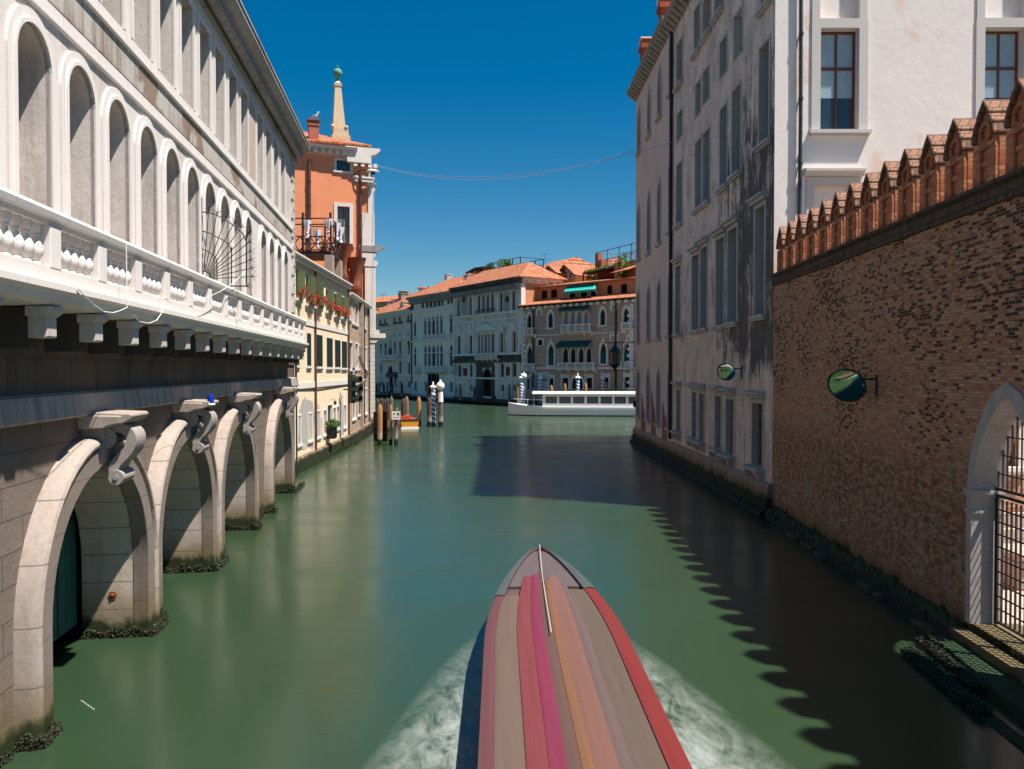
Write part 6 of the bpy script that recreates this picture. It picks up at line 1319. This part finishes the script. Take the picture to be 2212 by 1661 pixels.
mb = MB(); zz = zat; mb.add([(-.4, 2.5, zz), (FD.L, 2.5, zz), (FD.L, 9, zz + 1.1), (-.4, 9, zz + 1.1), (-.4, 2.5, zz - .15), (FD.L, 2.5, zz - .15), (FD.L, 9, zz + .95), (-.4, 9, zz + .95)], [(0, 1, 2, 3), (0, 4, 5, 1), (0, 3, 7, 4), (4, 7, 6, 5)]); mb.build('upper_roof', M.tile, d.o)
u0, z0 = FD.uv(*Z8(500, 437), 1.4); u1, z1 = FD.uv(*Z8(765, 362), 3.4); zlo = z0
mb = MB(); ua_, ub_ = FD.u(Z8(520, 0)[0], 3.3), u1; uc_, ud_ = FD.u(Z8(500, 0)[0], 1.4), FD.u(Z8(742, 0)[0], 1.4); mb.add([(ua_, 3.35, z1), (ub_, 3.35, z1), (ud_, 1.4, z0 + .2), (uc_, 1.4, z0 + .2), (ua_, 3.35, z1 + .06), (ub_, 3.35, z1 + .06), (ud_, 1.36, z0 + .26), (uc_, 1.36, z0 + .26), (ud_, 1.36, z0 - .1), (uc_, 1.36, z0 - .1)], [(0, 3, 2, 1), (4, 5, 6, 7), (6, 7, 9, 8), (0, 4, 7, 3), (1, 2, 6, 5)]); o = mb.build('awning', M.awning, d.o, label='bright sunlit turquoise awning')
mb = MB(); mb.tube([(uc_ + .5, 1.3, z0 + .3), (ud_ - .3, 1.3, z0 + .32), (ub_ - .3, 3.2, z1 + .1)], .05, 4); mb.build('awning_trim', plain('pale_turquoise_trim', (.35, .68, .6), .6), o); mb = MB(); mb.tube([(ud_, 1.4, z0 + .2), (ub_ + .3, 3.3, z0 - .9)], .04, 5); mb.build('awning_arm', M.white, o)
# houses behind the gothic brick palace
def gable(Z, xl, xr, yt, ye, yb, dist, lab, wallm=None):
    f = Fac(at(Z(xl, 0)[0], HOR, dist + 2), at(Z(xr, 0)[0], HOR, dist - 2)); P = Bld('gabled_house', lab, 'house', f); xm = (xl + xr) / 2; z1 = f.z(*Z(xm, ye)); zr = f.z(*Z(xm, yt)); z0 = f.z(*Z(xm, yb)); L_ = f.L
    win(P, P.ops, (L_ * .3, L_ * .48, z0 + .3, z1 - 1.2 if z1 - 1.2 > z0 + 1 else z0 + 1.5), 'r', .15, .08, .03, M.whitestone, M.lace); win(P, P.ops, (L_ * .62, L_ * .8, z0 + .3, z1 - 1.2 if z1 - 1.2 > z0 + 1 else z0 + 1.5), 'r', .15, .08, .03, M.whitestone, M.lace)
    P.wall('wall', wallm or M.attic2, 0, L_, 0, z1, 16); mb = MB(); mb.add([(0, 0, z1), (L_, 0, z1), (L_ / 2, 0, zr - .2)], [(0, 1, 2)]); mb.build('gable_wall', wallm or M.attic2, P.o)
    mb = MB(); e = .9; dz = (zr - z1) / (L_ / 2) * e
    mb.add([(-e, -.7, z1 - dz), (L_ / 2, -.7, zr), (L_ / 2, 16, zr), (-e, 16, z1 - dz), (L_ + e, -.7, z1 - dz), (L_ + e, 16, z1 - dz)] + [(x, y, z - .22) for x, y, z in [(-e, -.7, z1 - dz), (L_ / 2, -.7, zr), (L_ + e, -.7, z1 - dz)]], [(0, 1, 2, 3), (1, 4, 5, 2), (0, 6, 7, 1), (1, 7, 8, 4)]); mb.build('roof', M.tile, P.o)
    mb = MB(); mb.tube([(-e, -.75, z1 - dz - .15), (L_ / 2, -.75, zr - .12), (L_ + e, -.75, z1 - dz - .15)], .16, 4); mb.build('bargeboard', M.wood, P.o); return P
gable(ZC, 330, 690, 450, 650, 800, 142, 'apricot gabled house with the wider gable, behind the awning palace'); gable(ZC, 10, 290, 470, 620, 800, 144, 'apricot gabled house with the narrower gable, left of the wider one')
P = back_house(ZC, 640, 1120, 480, 640, 152, 'rear house with a low tiled roof between the gables and the railed terrace', 10)
P2 = back_house(ZB, 1610, 2176, 350, 480, 150, 'rear house whose tiled ridge rises behind the pediment palace', 12)
# pergola with creeper, terrace, chimneys
f4 = Fac(at(ZC(960, 0)[0], HOR, 134), at(ZC(2150, 0)[0], HOR, 120)); Q = Bld('roof_pavilion', 'low roof pavilion with a red recess under a creeper covered pergola, behind the turquoise awning', 'pavilion', f4)
z0, z1 = f4.z(*ZC(1400, 760)), f4.z(*ZC(1400, 590)); ux = lambda x: f4.u(ZC(x, 0)[0])
mb = MB(); mb.box(ux(1190), ux(1660), .3, 5, z0 - 4, z1); mb.build('recess_wall', M.redblind, Q.o); mb = MB(); mb.box(ux(1100), ux(1190), 0, 5, z0 - 4, z1); mb.box(ux(1660), ux(1745), -.6, 5, z0 - 4, z1 + .8); mb.box(ux(1745), ux(2150), .5, 6, z0 - 4, z1 + .6); mb.box(ux(560), ux(1100), .4, 6, z0 - 5, z0 - .4); mb.each('wall', M.attic, Q.o); mb = MB(); mb.box(ux(980), ux(1665), -1.0, 2, z1 - .02, z1 + .2); mb.build('pergola_roof', M.wood, Q.o)
mb = MB(); mb.box(ux(975), ux(985), -1, -.8, z0 - 1, z1); mb.build('pergola_post', M.wood, Q.o)
mb = MB()
for i in range(26): x = ux(990) + (ux(1650) - ux(990)) * i / 25; leaves(mb, (x, -.6 + .5 * rng.random(), z1 + .35), .6, .7, .4, 34, .17, rng)
tag(mb.build('creeper', M.plant2, Q.o), kind='stuff'); mb = MB(); leaves(mb, (ux(1830), -.3, z1 + .3), 1.2, .8, 1.9, 420, .2, rng); leaves(mb, (ux(1090), -.6, z0 + .5), .7, .5, 1.0, 160, .18, rng); tag(mb.build('climbing_foliage', M.plant2, Q.o), kind='stuff')
mb = MB(); mb.add([(ux(1760), -2.2, z0 + .2), (ux(2200), -2.2, z0 + .2), (ux(2200), 3, z0 + 2.2), (ux(1900), 3, z0 + 2.2)], [(0, 1, 2, 3)]); mb.build('side_roof', M.tile, Q.o)
mb = MB(); zc_ = f4.z(*ZC(1105, 235), 1); mb.box(ux(1070), ux(1140), .6, 1.4, z1 - 1, zc_); o = mb.build('chimney', surf('dark_orange_chimney', (.36, .12, .06), .1, 1), Q.o); mb = MB(); mb.box(ux(1110), ux(1250), .3, 1.7, z1 - 2, f4.z(*ZC(1180, 385), 1)); mb.build('chimney_stack', o.data.materials[0], Q.o)
terrace(f4, ZC, [1170, 1435, 1705, 1985, 2150], 540, 175, 380, 2, 4.5, 'distant grey railed terrace with a tall open frame above the creeper pergola', 7, plain('grey_scaffold_wood', (.16, .13, .115), .7))
def antenna(p, h, lab):
    t = thing('tv_antenna', lab, 'antenna', loc=p); mb = MB(); mb.tube([(0, 0, 0), (0, 0, h)], .035, 5); mb.build('mast', M.iron, t); mb = MB()
    for zz, w_ in ((h * .97, .9), (h * .45, 1.1)):
        mb.tube([(-w_, 0, zz), (w_, 0, zz + .1)], .03, 4)
        for i in range(6): x = -w_ + w_ * 2 * i / 5; mb.tube([(x, -.4, zz), (x, .4, zz)], .018, 4)
    mb.build('aerial', M.iron, t)
p = at(*ZB(2063, 345), 150); q = at(*ZB(2063, 90), 150); antenna(p, q.z - p.z, 'tall television antenna on the roof ridge left of the gabled houses'); p = at(*ZA(305, 790), 205); q = at(*ZA(305, 715), 205); antenna(p, q.z - p.z, 'small television antenna on the leftmost rear house roof')
# landing stages along the far bank
for i, (F_, lab) in enumerate(((FA, 'low dark wooden landing stage in front of the cream palace'), (FBB, 'low dark wooden landing stage in front of the shuttered palace'), (FC, 'low dark wooden landing stage in front of the pediment palace'), (FD, 'low dark wooden landing stage in front of the awning palace'))):
    t = thing('landing_stage', lab, 'landing stage', F_.M.copy(), 'landing stages of the far bank'); mb = MB(); mb.box(.3, F_.L - .3, -2.4, -.2, .45, .62); mb.build('deck', M.wood, t); mb = MB(); x = .5
    while x < F_.L - .3: mb.box(x, x + .25, -2.3, -2.05, -.6, .449); x += 2.2
    mb.build('pile_row', M.wood, t); mb = MB(); mb.box(.2, F_.L - .2, -.19, -.003, -.6, .9); mb.build('mooring_wall', M.stain, t)
# ------------------------------------------------------------------ poles
def pole(x, yb, yt, r, mat, lab, name='mooring_pole', tip=1, grp='wooden mooring poles', cat='mooring pole', lean=0, Y=None):
    p = W(x, yb) if Y is None else at(x, HOR, Y); p.z = 0; h = at(x, yt, p.y).z
    t = D.objects.new(name, None)
    mb = MB(); rr = random.Random(int(x * 7)); n = 10
    prof = [(r, -1.2), (r * 1.02, .2), (r * .97, h * .5), (r * .94, h - r * 2.2), (r * .8, h - r * 1.2), (r * .45, h - .05), (r * .3, h)] if tip else [(r, -1.2), (r * .96, h - .05), (r * .9, h)]
    o = mb.lathe(prof, (0, 0, 0), n).build(name, mat, None, smooth=35); o.location = p; o.rotation_euler = (R(rr.uniform(-1.2, 1.2)), R(lean + rr.uniform(-.6, .6)), rr.uniform(0, 6)); D.objects.remove(t)
    return tag(o, lab, cat, grp)
pole(820.5, 962, 873, .20, M.pole_tan, 'stout tan mooring pole nearest the brick house, leftmost of the front three', lean=-.8)
pole(844, 961, 874, .15, M.pole_tan, 'slim tan mooring pole between the stout one and the pole with a notice', lean=-1.5)
ps = pole(855.5, 962, 880, .15, M.pole_grey, 'grey mooring pole carrying a white notice board', lean=-1.5, grp=None)
t = ps; mb = MB(); h = at(853, 897, ps.location.y).z
sg = thing('notice_board', 'small white notice board nailed to a grey mooring pole', 'notice', loc=(ps.location.x + .05, ps.location.y - .2, h)); mb = MB(); mb.box(-.33, .33, -.02, .0, -.32, .32); mb.build('board', M.white, sg)
mb = MB(); mb.sphere((-.16, -.025, .12), .07, 8, (1.3, .1, .8)); mb.box(.06, .24, -.024, -.021, .06, .2); mb.box(.1, .26, -.024, -.021, -.02, .02); mb.box(-.24, .24, -.024, -.021, -.16, -.13); mb.build('markings', M.iron, sg)
for x, yb, yt, lab in ((816.5, 930, 861, 'dark pole farthest left in the rear row of poles'), (824.5, 934, 859, 'dark pole second from left in the rear row'), (832.5, 930, 862, 'short dark pole in the middle of the rear row'), (838.5, 934, 859, 'dark pole just behind the slim tan one'), (845.5, 936, 856, 'tallest dark pole at the right end of the rear row')): pole(x, yb, yt, .17, M.pole_dark if x != 845.5 else M.pole_grey, lab)
pole(871, 923.5, 860, .25, M.pole_dark, 'dark brown mooring pole right of the yellow boat', lean=-.5); pole(879, 917, 856, .24, M.pole_grey, 'pale grey mooring pole just right of the dark brown one'); pole(905, 919, 857, .24, M.pole_tan, 'lone tan mooring pole midway to the striped pole')
pole(927.5, 921, 858, .24, M.pole_dark, 'nearly black mooring pole left of the striped pole')
pl = pole(952, 921, 858, .26, M.pole_grey, 'grey pole carrying a white globe lamp', 'lamp_pole', grp=None)
p = pl.location; mb = MB(); h1, h2 = at(951, 858, p.y).z, at(951, 846, p.y).z
lp_ = thing('globe_lamp', 'white globe lamp on a sleeve on top of a grey pole', 'lamp', loc=(p.x - .02, p.y, h1 - .5)); hh = h2 - h1; mb.lathe([(.30, .0), (.27, .55), (.25, .5 + hh)], n=10); mb.build('sleeve', M.white, lp_); k = at(951, 834, p.y).z - h1 + .5; mb = MB(); mb.lathe([(.05, .5 + hh), (.05, k - .5), (.16, k - .42)], n=8); mb.build('stem', M.iron, lp_); mb = MB(); mb.sphere((0, 0, k), .43, 16, (1, 1, 1.1)); mb.lathe([(.1, k + .42), (.13, k + .55), (.03, k + .68)], n=8); mb.build('globe', M.white, lp_, smooth=True)
def striped(x, yb, yt, r, mat, lab, grp, capm, Y=None):
    o = pole(x, yb, yt + 9 if Y is None else yt + 3, r, mat, lab, 'striped_pole', 0, grp, 'striped pole', Y=Y); h = at(x, yt + 9 if Y is None else yt + 3, o.location.y).z; k = r / .22
    mb = MB(); mb.lathe([(r * 1.0, h), (r * 1.45, h + .05 * k), (r * 1.45, h + .14 * k), (r * .9, h + .24 * k), (r * .3, h + .3 * k), (r * .4, h + .5 * k), (.02, h + .62 * k)], n=12); mb.build('finial', capm, o, smooth=True); return o
striped(937, 920, 829, .24, M.stripe, 'large sky blue and white striped pole beside the globe lamp', None, M.white)
for x, yb, yt, lab in ((1126.7, 873, 815, 'navy and white striped pole farthest left, beside the far white lamp'), (1168.6, 873, 814, 'navy and white striped pole in front of the white poster'), (1248.6, 872, 815, 'navy and white striped pole before the arched portal of the awning palace'), (1303.5, 871, 814, 'navy and white striped pole farthest right, left of the hanging lantern')):
    striped(x, yb, yt, .30, M.stripe2, lab, 'striped poles of the far bank', M.white, 118 if x > 1200 else 126)
for x, yb, yt, m, Y, lab in ((814, 0, 826, 'dark', 172, 'thin dark pole hard against the rusticated corner'), (819.5, 0, 826, 'grey', 170, 'thin white pole left of the cream palace portal'), (829, 0, 826, 'dark', 172, 'thin dark pole between two white ones before the cream palace'), (836, 0, 824, 'grey', 168, 'thin white pole before the cream palace portal'), (847, 0, 828, 'dark', 166, 'thin dark pole right of the cream palace portal'), (868, 0, 828, 'dark', 160, 'thin dark pole before the right end of the cream palace'), (923.6, 0, 827, 'tan', 150, 'thin brown pole left of the large striped pole'), (943.5, 0, 828, 'tan', 150, 'thin brown pole between striped pole and globe lamp'), (994.7, 0, 834, 'tan', 142, 'yellow brown pole before the pediment palace'), (1025, 0, 834, 'dark', 139, 'dark pole right of the pediment palace portal'), (1099.7, 0, 829, 'grey', 132, 'thin pale pole before the right end of the pediment palace'), (1119, 0, 827, 'tan', 126, 'brown pole left of the far white lamp'), (1191.5, 0, 832, 'tan', 118, 'orange brown pole left of the awning palace portal'), (1220, 0, 828, 'tan', 118, 'orange brown pole before the portal of the awning palace'), (1265.4, 0, 827, 'tan', 116, 'orange brown pole right of the portal of the awning palace'), (1309, 0, 824, 'tan', 116, 'pair post right of the farthest striped pole')):
    pole(x, 0, yt, .24 if m != 'grey' else .2, {'dark': M.pole_dark, 'grey': M.pole_grey, 'tan': M.pole_tan}[m], lab, grp='distant mooring poles', Y=Y)
p = at(1132, HOR, 126); t = thing('globe_lamp', 'distant white globe lamp on a white post beside the striped poles', 'lamp', loc=(p.x, p.y, 0)); mb = MB(); mb.lathe([(.3, -1), (.26, 3.0), (.08, 3.3), (.08, 4.4)], n=10); mb.build('post', M.white, t); mb = MB(); mb.sphere((0, 0, 4.85), .5, 12); mb.lathe([(.1, 5.3), (.1, 5.45), (.02, 5.55)], n=6); mb.build('globe', M.white, t, smooth=True)
u, z = FD.uv(*Z8(312, 1135)); t = thing('poster_panel', 'pale poster panel on the wall of the awning palace', 'poster', FD.M.copy()); t.location = FD.pt(u, -.1, z); mb = MB(); mb.box(-2.2, 2.2, -.05, .05, -1.7, 1.7); mb.build('panel', plain('pale_poster', (.42, .46, .5), .5), t); mb = MB(); mb.box(-2.0, -.3, -.07, -.051, -1.2, 1.2); mb.box(.2, 1.9, -.07, -.051, .3, .7); mb.build('printed_image', plain('poster_print', (.2, .2, .22), .5, var=.5, scale=1.2), t)
# ------------------------------------------------------------------ boats
def loft(mb, stations, closed=False):
    n = len(stations[0]); vs = [p for s_ in stations for p in s_]; m = len(stations)
    mb.add(vs, [(i * n + j, i * n + j + 1, (i + 1) * n + j + 1, (i + 1) * n + j) for i in range(m - 1) for j in range(n - 1)])
# long motorboat under way: bow points up the canal
t = thing('motorboat', 'long motorboat with red gunwales and lengthwise striped decking between two foam trails', 'boat', loc=(1.0, 6.0, 0), rz=R(1.0))
LB = 15.2; HB = 1.34
def hb(y, k=1.0):       # half beam along the boat
    f = max(0, min(1, (LB - y) / 6.5)); return HB * k * (.03 + .97 * math.sin(f * math.pi / 2) ** .66) * (.90 + .10 * min(1, y / 3))
def sheer(y): return .86 + .30 * max(0, (y - 8) / 7.2) ** 2
ys = [i * LB / 46 for i in range(47)]; mb = MB()
for s_ in (-1, 1): loft(mb, [[(s_ * hb(y) * 1.0, y, sheer(y)), (s_ * hb(y) * .98, y, sheer(y) * .55), (s_ * hb(y) * .80, y, .02), (s_ * hb(y) * .3, y, -.35)] for y in ys])
mb.add([(-hb(0), 0, sheer(0)), (hb(0), 0, sheer(0)), (hb(0) * .3, 0, -.35), (-hb(0) * .3, 0, -.35)], [(0, 1, 2, 3)])
def bmat(name, c, rough=.5):
    k = NB(name, rough, .4); n = k.noise(1.0, 5, .6, k.vec((9, .22, 3))); n2 = k.noise(1, 4, .6, k.vec((38, .35, 3), (4, 2, 1)))
    c = sc(c, .37); c = tuple(max(0, x + (x - sum(c) / 3) * .55) for x in c); col = k.mix(n, sc(c, .72), sc(c, 1.25)); col = k.mix(k.math('MULTIPLY', n2, .3), col, (.13, .10, .09)); return k.done(col, k.bump(n2, .15, .01))
mb.build('hull', bmat('dark_teal_hull', (.030, .070, .066), .35), t, smooth=True)
def band_(name, f0, f1, h0, h1, mat, y0=0.0, y1=LB, th=.05):
    mb = MB(); Y_ = [y0 + (y1 - y0) * i / 40 for i in range(41)]
    loft(mb, [[(hb(y) * f0, y, sheer(y) + h0 - th), (hb(y) * f0, y, sheer(y) + h0), (hb(y) * (f0 + f1) / 2, y, sheer(y) + (h0 + h1) / 2 + .02), (hb(y) * f1, y, sheer(y) + h1), (hb(y) * f1, y, sheer(y) + h1 - th), (hb(y) * f0, y, sheer(y) + h0 - th)] for y in Y_])
    for y in (y0, y1): mb.add([(hb(y) * f0, y, sheer(y) + h0 - th), (hb(y) * f0, y, sheer(y) + h0), (hb(y) * f1, y, sheer(y) + h1), (hb(y) * f1, y, sheer(y) + h1 - th)], [(0, 1, 2, 3)])
    return mb.build(name, mat, t, smooth=35)
band_('gunwale', -1.02, -.86, .06, .07, bmat('mauve_red_gunwale', (.20, .085, .090)), th=.14); band_('gunwale', .80, 1.02, .07, .06, bmat('red_gunwale', (.30, .055, .052)), th=.14, )
band_('deck', -.86, .80, -.04, -.04, bmat('mauve_deck', (.20, .135, .13)))
yk = 12.2
for nm, f0, f1, h, c_, y1 in (('side_board', -.86, -.556, .05, (.25, .185, .145), 11.6), ('cargo_plank', -.555, -.336, .07, (.30, .085, .088), 12.9), ('cargo_plank', -.335, -.166, .08, (.31, .066, .115), 13.0), ('cargo_plank', -.165, -.026, .06, (.19, .115, .095), 13.3), ('cargo_plank', -.025, .089, .07, (.34, .185, .115), 12.6), ('cargo_plank', .09, .334, .06, (.33, .185, .155), 12.9), ('side_board', .335, .464, .05, (.24, .175, .17), 12.4), ('side_board', .465, .80, .045, (.205, .160, .130), 12.0)): band_(nm, f0, f1, h, h, bmat(nm + '_paint', c_), .3, y1)
band_('foredeck', -.84, .78, .02, .02, bmat('mauve_tarpaulin', (.20, .165, .175), .6), 12.3, LB - .15); band_('bow_trim', -1.03, -.845, .085, .085, bmat('dull_teal_trim', (.13, .155, .155)), 11.5, LB, .15); band_('bow_trim', .785, 1.03, .085, .085, D.materials['dull_teal_trim'], 12.0, LB, .15)
mb = MB(); mb.tube([(-.10, 9.0, sheer(9) + .16), (-.06, 12.8, sheer(12.8) + .10), (0, LB, sheer(LB) + .16)], .011, 6); mb.build('bow_rope', plain('grey_rope', (.4, .36, .35), .8), t)
# foam trails
def foam(name, cx, seed, wmax, lab, side):
    k = NB('foam_' + name, .6, .2); 
    sp = k.t.nodes.new('ShaderNodeSeparateXYZ'); k.t.links.new(k.n('TexCoord', 0) if False else k.tc, sp.inputs[0])
    uvn = k.t.nodes.new('ShaderNodeAttribute'); uvn.attribute_name = 'fade'
    a = k.noise(1.0, 6, .68, k.vec((1.5, .7, 1), (seed, 2, 1)), 1.6); b = k.noise(4, 4, .6, k.vec((1, .5, 1), (seed, 0, 0)), 1.0)
    al = k.math('MULTIPLY', k.ramp(k.math('MULTIPLY_ADD', b, .35, k.math('MULTIPLY', a, .75)), [(.40, 0), (.72, 1)]), uvn.outputs['Fac'])
    k.put(k.b.inputs['Alpha'], k.math('MULTIPLY', al, .62)); m_ = k.done((.52, .56, .53))
    mb = MB(); n, q = 40, 12; vs = []; fade = []
    for i in range(n + 1):
        y = -1 + 15.4 * i / n; wd = wmax * (1 - (i / n) ** 1.3) + .12
        for j in range(q + 1):
            f = j / q; vs.append((side * (hb(max(0, y)) * .86 + .04 + wd * f), y, .006)); fade.append(min(1, 1.3 * (1 - f) ** .8) * min(1, (1 - i / n) * 2.2) * min(1, max(0, f * 6 - .25)))
    mb.add(vs, [(i * (q + 1) + j, i * (q + 1) + j + 1, (i + 1) * (q + 1) + j + 1, (i + 1) * (q + 1) + j) for i in range(n) for j in range(q)])
    o = mb.build('foam', m_); at_ = o.data.attributes.new('fade', 'FLOAT', 'POINT'); at_.data.foreach_set('value', fade); o.matrix_world = t.matrix_world.copy(); o.location = (1.0, 6.0, 0); o.rotation_euler = (0, 0, R(1.0)); return tag(o, lab, 'foam', kind='stuff')
foam('left', 0, 3, 2.9, 'white foam trail along the left side of the motorboat', -1); foam('right', 0, 9, 3.2, 'white foam trail along the right side of the motorboat', 1)
p = W(190, 1524); mb = MB(); mb.tube([(p.x + .045 * i + .014 * (-1) ** i, p.y - .04 * i, .008) for i in range(-5, 6)], .007, 5); tag(mb.build('floating_feather', plain('wet_feather', (.42, .44, .40), .6)), 'small white feather floating on the green water near the first water arch', 'feather')
# white passenger boat passing on the wide canal
yv = 104.0; x0 = at(1098, HOR, yv).x; t = thing('water_bus', 'white water bus with a cream roof crossing the wide canal behind the right bank corner', 'boat', loc=(x0, yv, 0), rz=R(-4)); LV, BV = 24.0, 2.1
def vb(x): f = max(0, min(1, x / 5.0)); g_ = max(0, min(1, (LV - x) / 2.5)); return BV * (.08 + .92 * math.sin(f * math.pi / 2) ** .8) * (.6 + .4 * g_)
xs = [i * LV / 40 for i in range(41)]; mb = MB()
for s_ in (-1, 1): loft(mb, [[(x, s_ * vb(x), 1.15 + .5 * max(0, 1 - x / 6) ** 2), (x, s_ * vb(x) * .98, .6), (x, s_ * vb(x) * .9, .12)] for x in xs])
loft(mb, [[(x, -vb(x), 1.14 + .5 * max(0, 1 - x / 6) ** 2), (x, vb(x), 1.14 + .5 * max(0, 1 - x / 6) ** 2)] for x in xs]); mb.build('hull', M.white, t, smooth=35)
mb = MB()
for s_ in (-1, 1): loft(mb, [[(x, s_ * vb(x) * .905, .22), (x, s_ * vb(x) * .7, -.4)] for x in xs])
mb.build('keel_band', M.iron, t)
mb = MB(); wall(mb, 4.5, 22.5, 1.15, 2.75, [(4.9 + 1.75 * i, 6.35 + 1.75 * i, 1.6, 2.5, 'r', .06) for i in range(10)], -1.7); mb.add([(4.5, -1.7, 1.15), (4.5, 1.7, 1.15), (4.5, 1.7, 2.75), (4.5, -1.7, 2.75), (22.5, -1.7, 1.15), (22.5, 1.7, 1.15), (22.5, 1.7, 2.75), (22.5, -1.7, 2.75)], [(0, 1, 2, 3), (4, 5, 6, 7), (1, 5, 6, 2)]); cab_ = mb.build('cabin', M.white, t)
for i in range(10): mb = MB(); mb.box(4.88 + 1.75 * i, 6.37 + 1.75 * i, -1.645, -1.63, 1.58, 2.52); mb.build('cabin_window', plain('smoked_window_%d' % i, (.10, .09, .095), .15, .6) if i == 0 else D.materials['smoked_window_0'], cab_)
mb = MB(); mb.prism([(-1.95, 2.76), (-2.0, 2.85), (-1.9, 3.0), (0, 3.12), (1.9, 3.0), (2.0, 2.85), (1.95, 2.76)], 3.2, 23.2); mb.build('roof', plain('cream_boat_roof', (.78, .72, .62), .5), t, bevel=.03)
mb = MB()
for x in (1.6, 2.6, 3.4, 23.0): mb.tube([(x, -vb(x) * .9, 1.2), (x, -vb(x) * .9, 2.1 if x < 3 else 2.8)], .025, 5)
mb.tube([(.7, -.4, 2.15), (1.6, -vb(1.6) * .9, 2.1), (3.4, -vb(3.4) * .9, 2.1), (4.5, -1.8, 2.1)], .025, 5); mb.build('handrail', M.white, t)
# yellow boat behind the poles
p = W(862, 927); t = thing('yellow_boat', 'varnished orange yellow boat moored behind the front poles', 'boat', loc=(p.x + .3, p.y + 2.5, 0), rz=R(18)); mb = MB(); xs = [i * 5 / 16 for i in range(17)]; f_ = lambda y: .95 * (1 - max(0, (y - 2.5) / 2.5) ** 2) + .03
for s_ in (-1, 1): loft(mb, [[(s_ * f_(y), y - 2.5, .95 + .12 * (y / 5) ** 2), (s_ * f_(y) * .92, y - 2.5, .45), (s_ * f_(y) * .7, y - 2.5, -.1)] for y in xs])
mb.add([(-.98, -2.5, .95), (.98, -2.5, .95), (.69, -2.5, -.1), (-.69, -2.5, -.1)], [(0, 1, 2, 3)]); mb.build('hull', plain('orange_yellow_varnish', (.62, .26, .03), .3, .5), t, smooth=35)
mb = MB(); loft(mb, [[(-f_(y) * .96, y - 2.5, .93 + .12 * (y / 5) ** 2), (f_(y) * .96, y - 2.5, .93 + .12 * (y / 5) ** 2)] for y in xs]); mb.build('deck', plain('red_varnished_deck', (.36, .07, .03), .3, .5), t); mb = MB(); mb.box(-1.0, 1.0, -2.56, -2.44, .90, .99); mb.build('transom_rail', M.wood, t); mb = MB(); mb.box(-.5, .5, -.6, .8, 1.0, 1.2); mb.box(-.42, .42, -.5, .7, 1.2, 1.26); mb.build('engine_box', plain('red_engine_cover', (.42, .07, .03), .4), t); mb = MB(); mb.box(-.9, .9, -2.53, -2.505, -.1, .22); mb.build('boot_stripe', M.white, t)
# black barred panels standing in the water between poles
for x, x2, yt, yb, lab in ((808, 820, 890, 947, 'black barred water gate panel left of the stout tan pole'), (823, 836, 887, 943, 'black barred water gate panel between the two tan poles')):
    a_, b_ = at(x, HOR, 67), at(x2, HOR, 66.2); zt_ = at(x, yt, 67).z; zb_ = at(x, yb, 67).z; t = thing('gate_panel', lab, 'gate panel', Fac(a_, b_).M); w_ = (b_ - a_).length; mb = MB()
    for xx in (0, w_ / 2, w_): mb.box(xx - .05, xx + .05, -.05, .05, -.3, zt_)
    mb.build('posts', M.iron, t); mb = MB(); n = 4
    for i in range(n + 1): zz = .1 + (zt_ - .1) * i / n; mb.box(0, w_, -.045, .045, zz - .045, zz + .03)
    mb.build('rails', M.rust, t); mb = MB(); mb.box(.05, w_ - .05, .0, .02, 0, zt_ - .05); mb.build('board', M.wood, t)
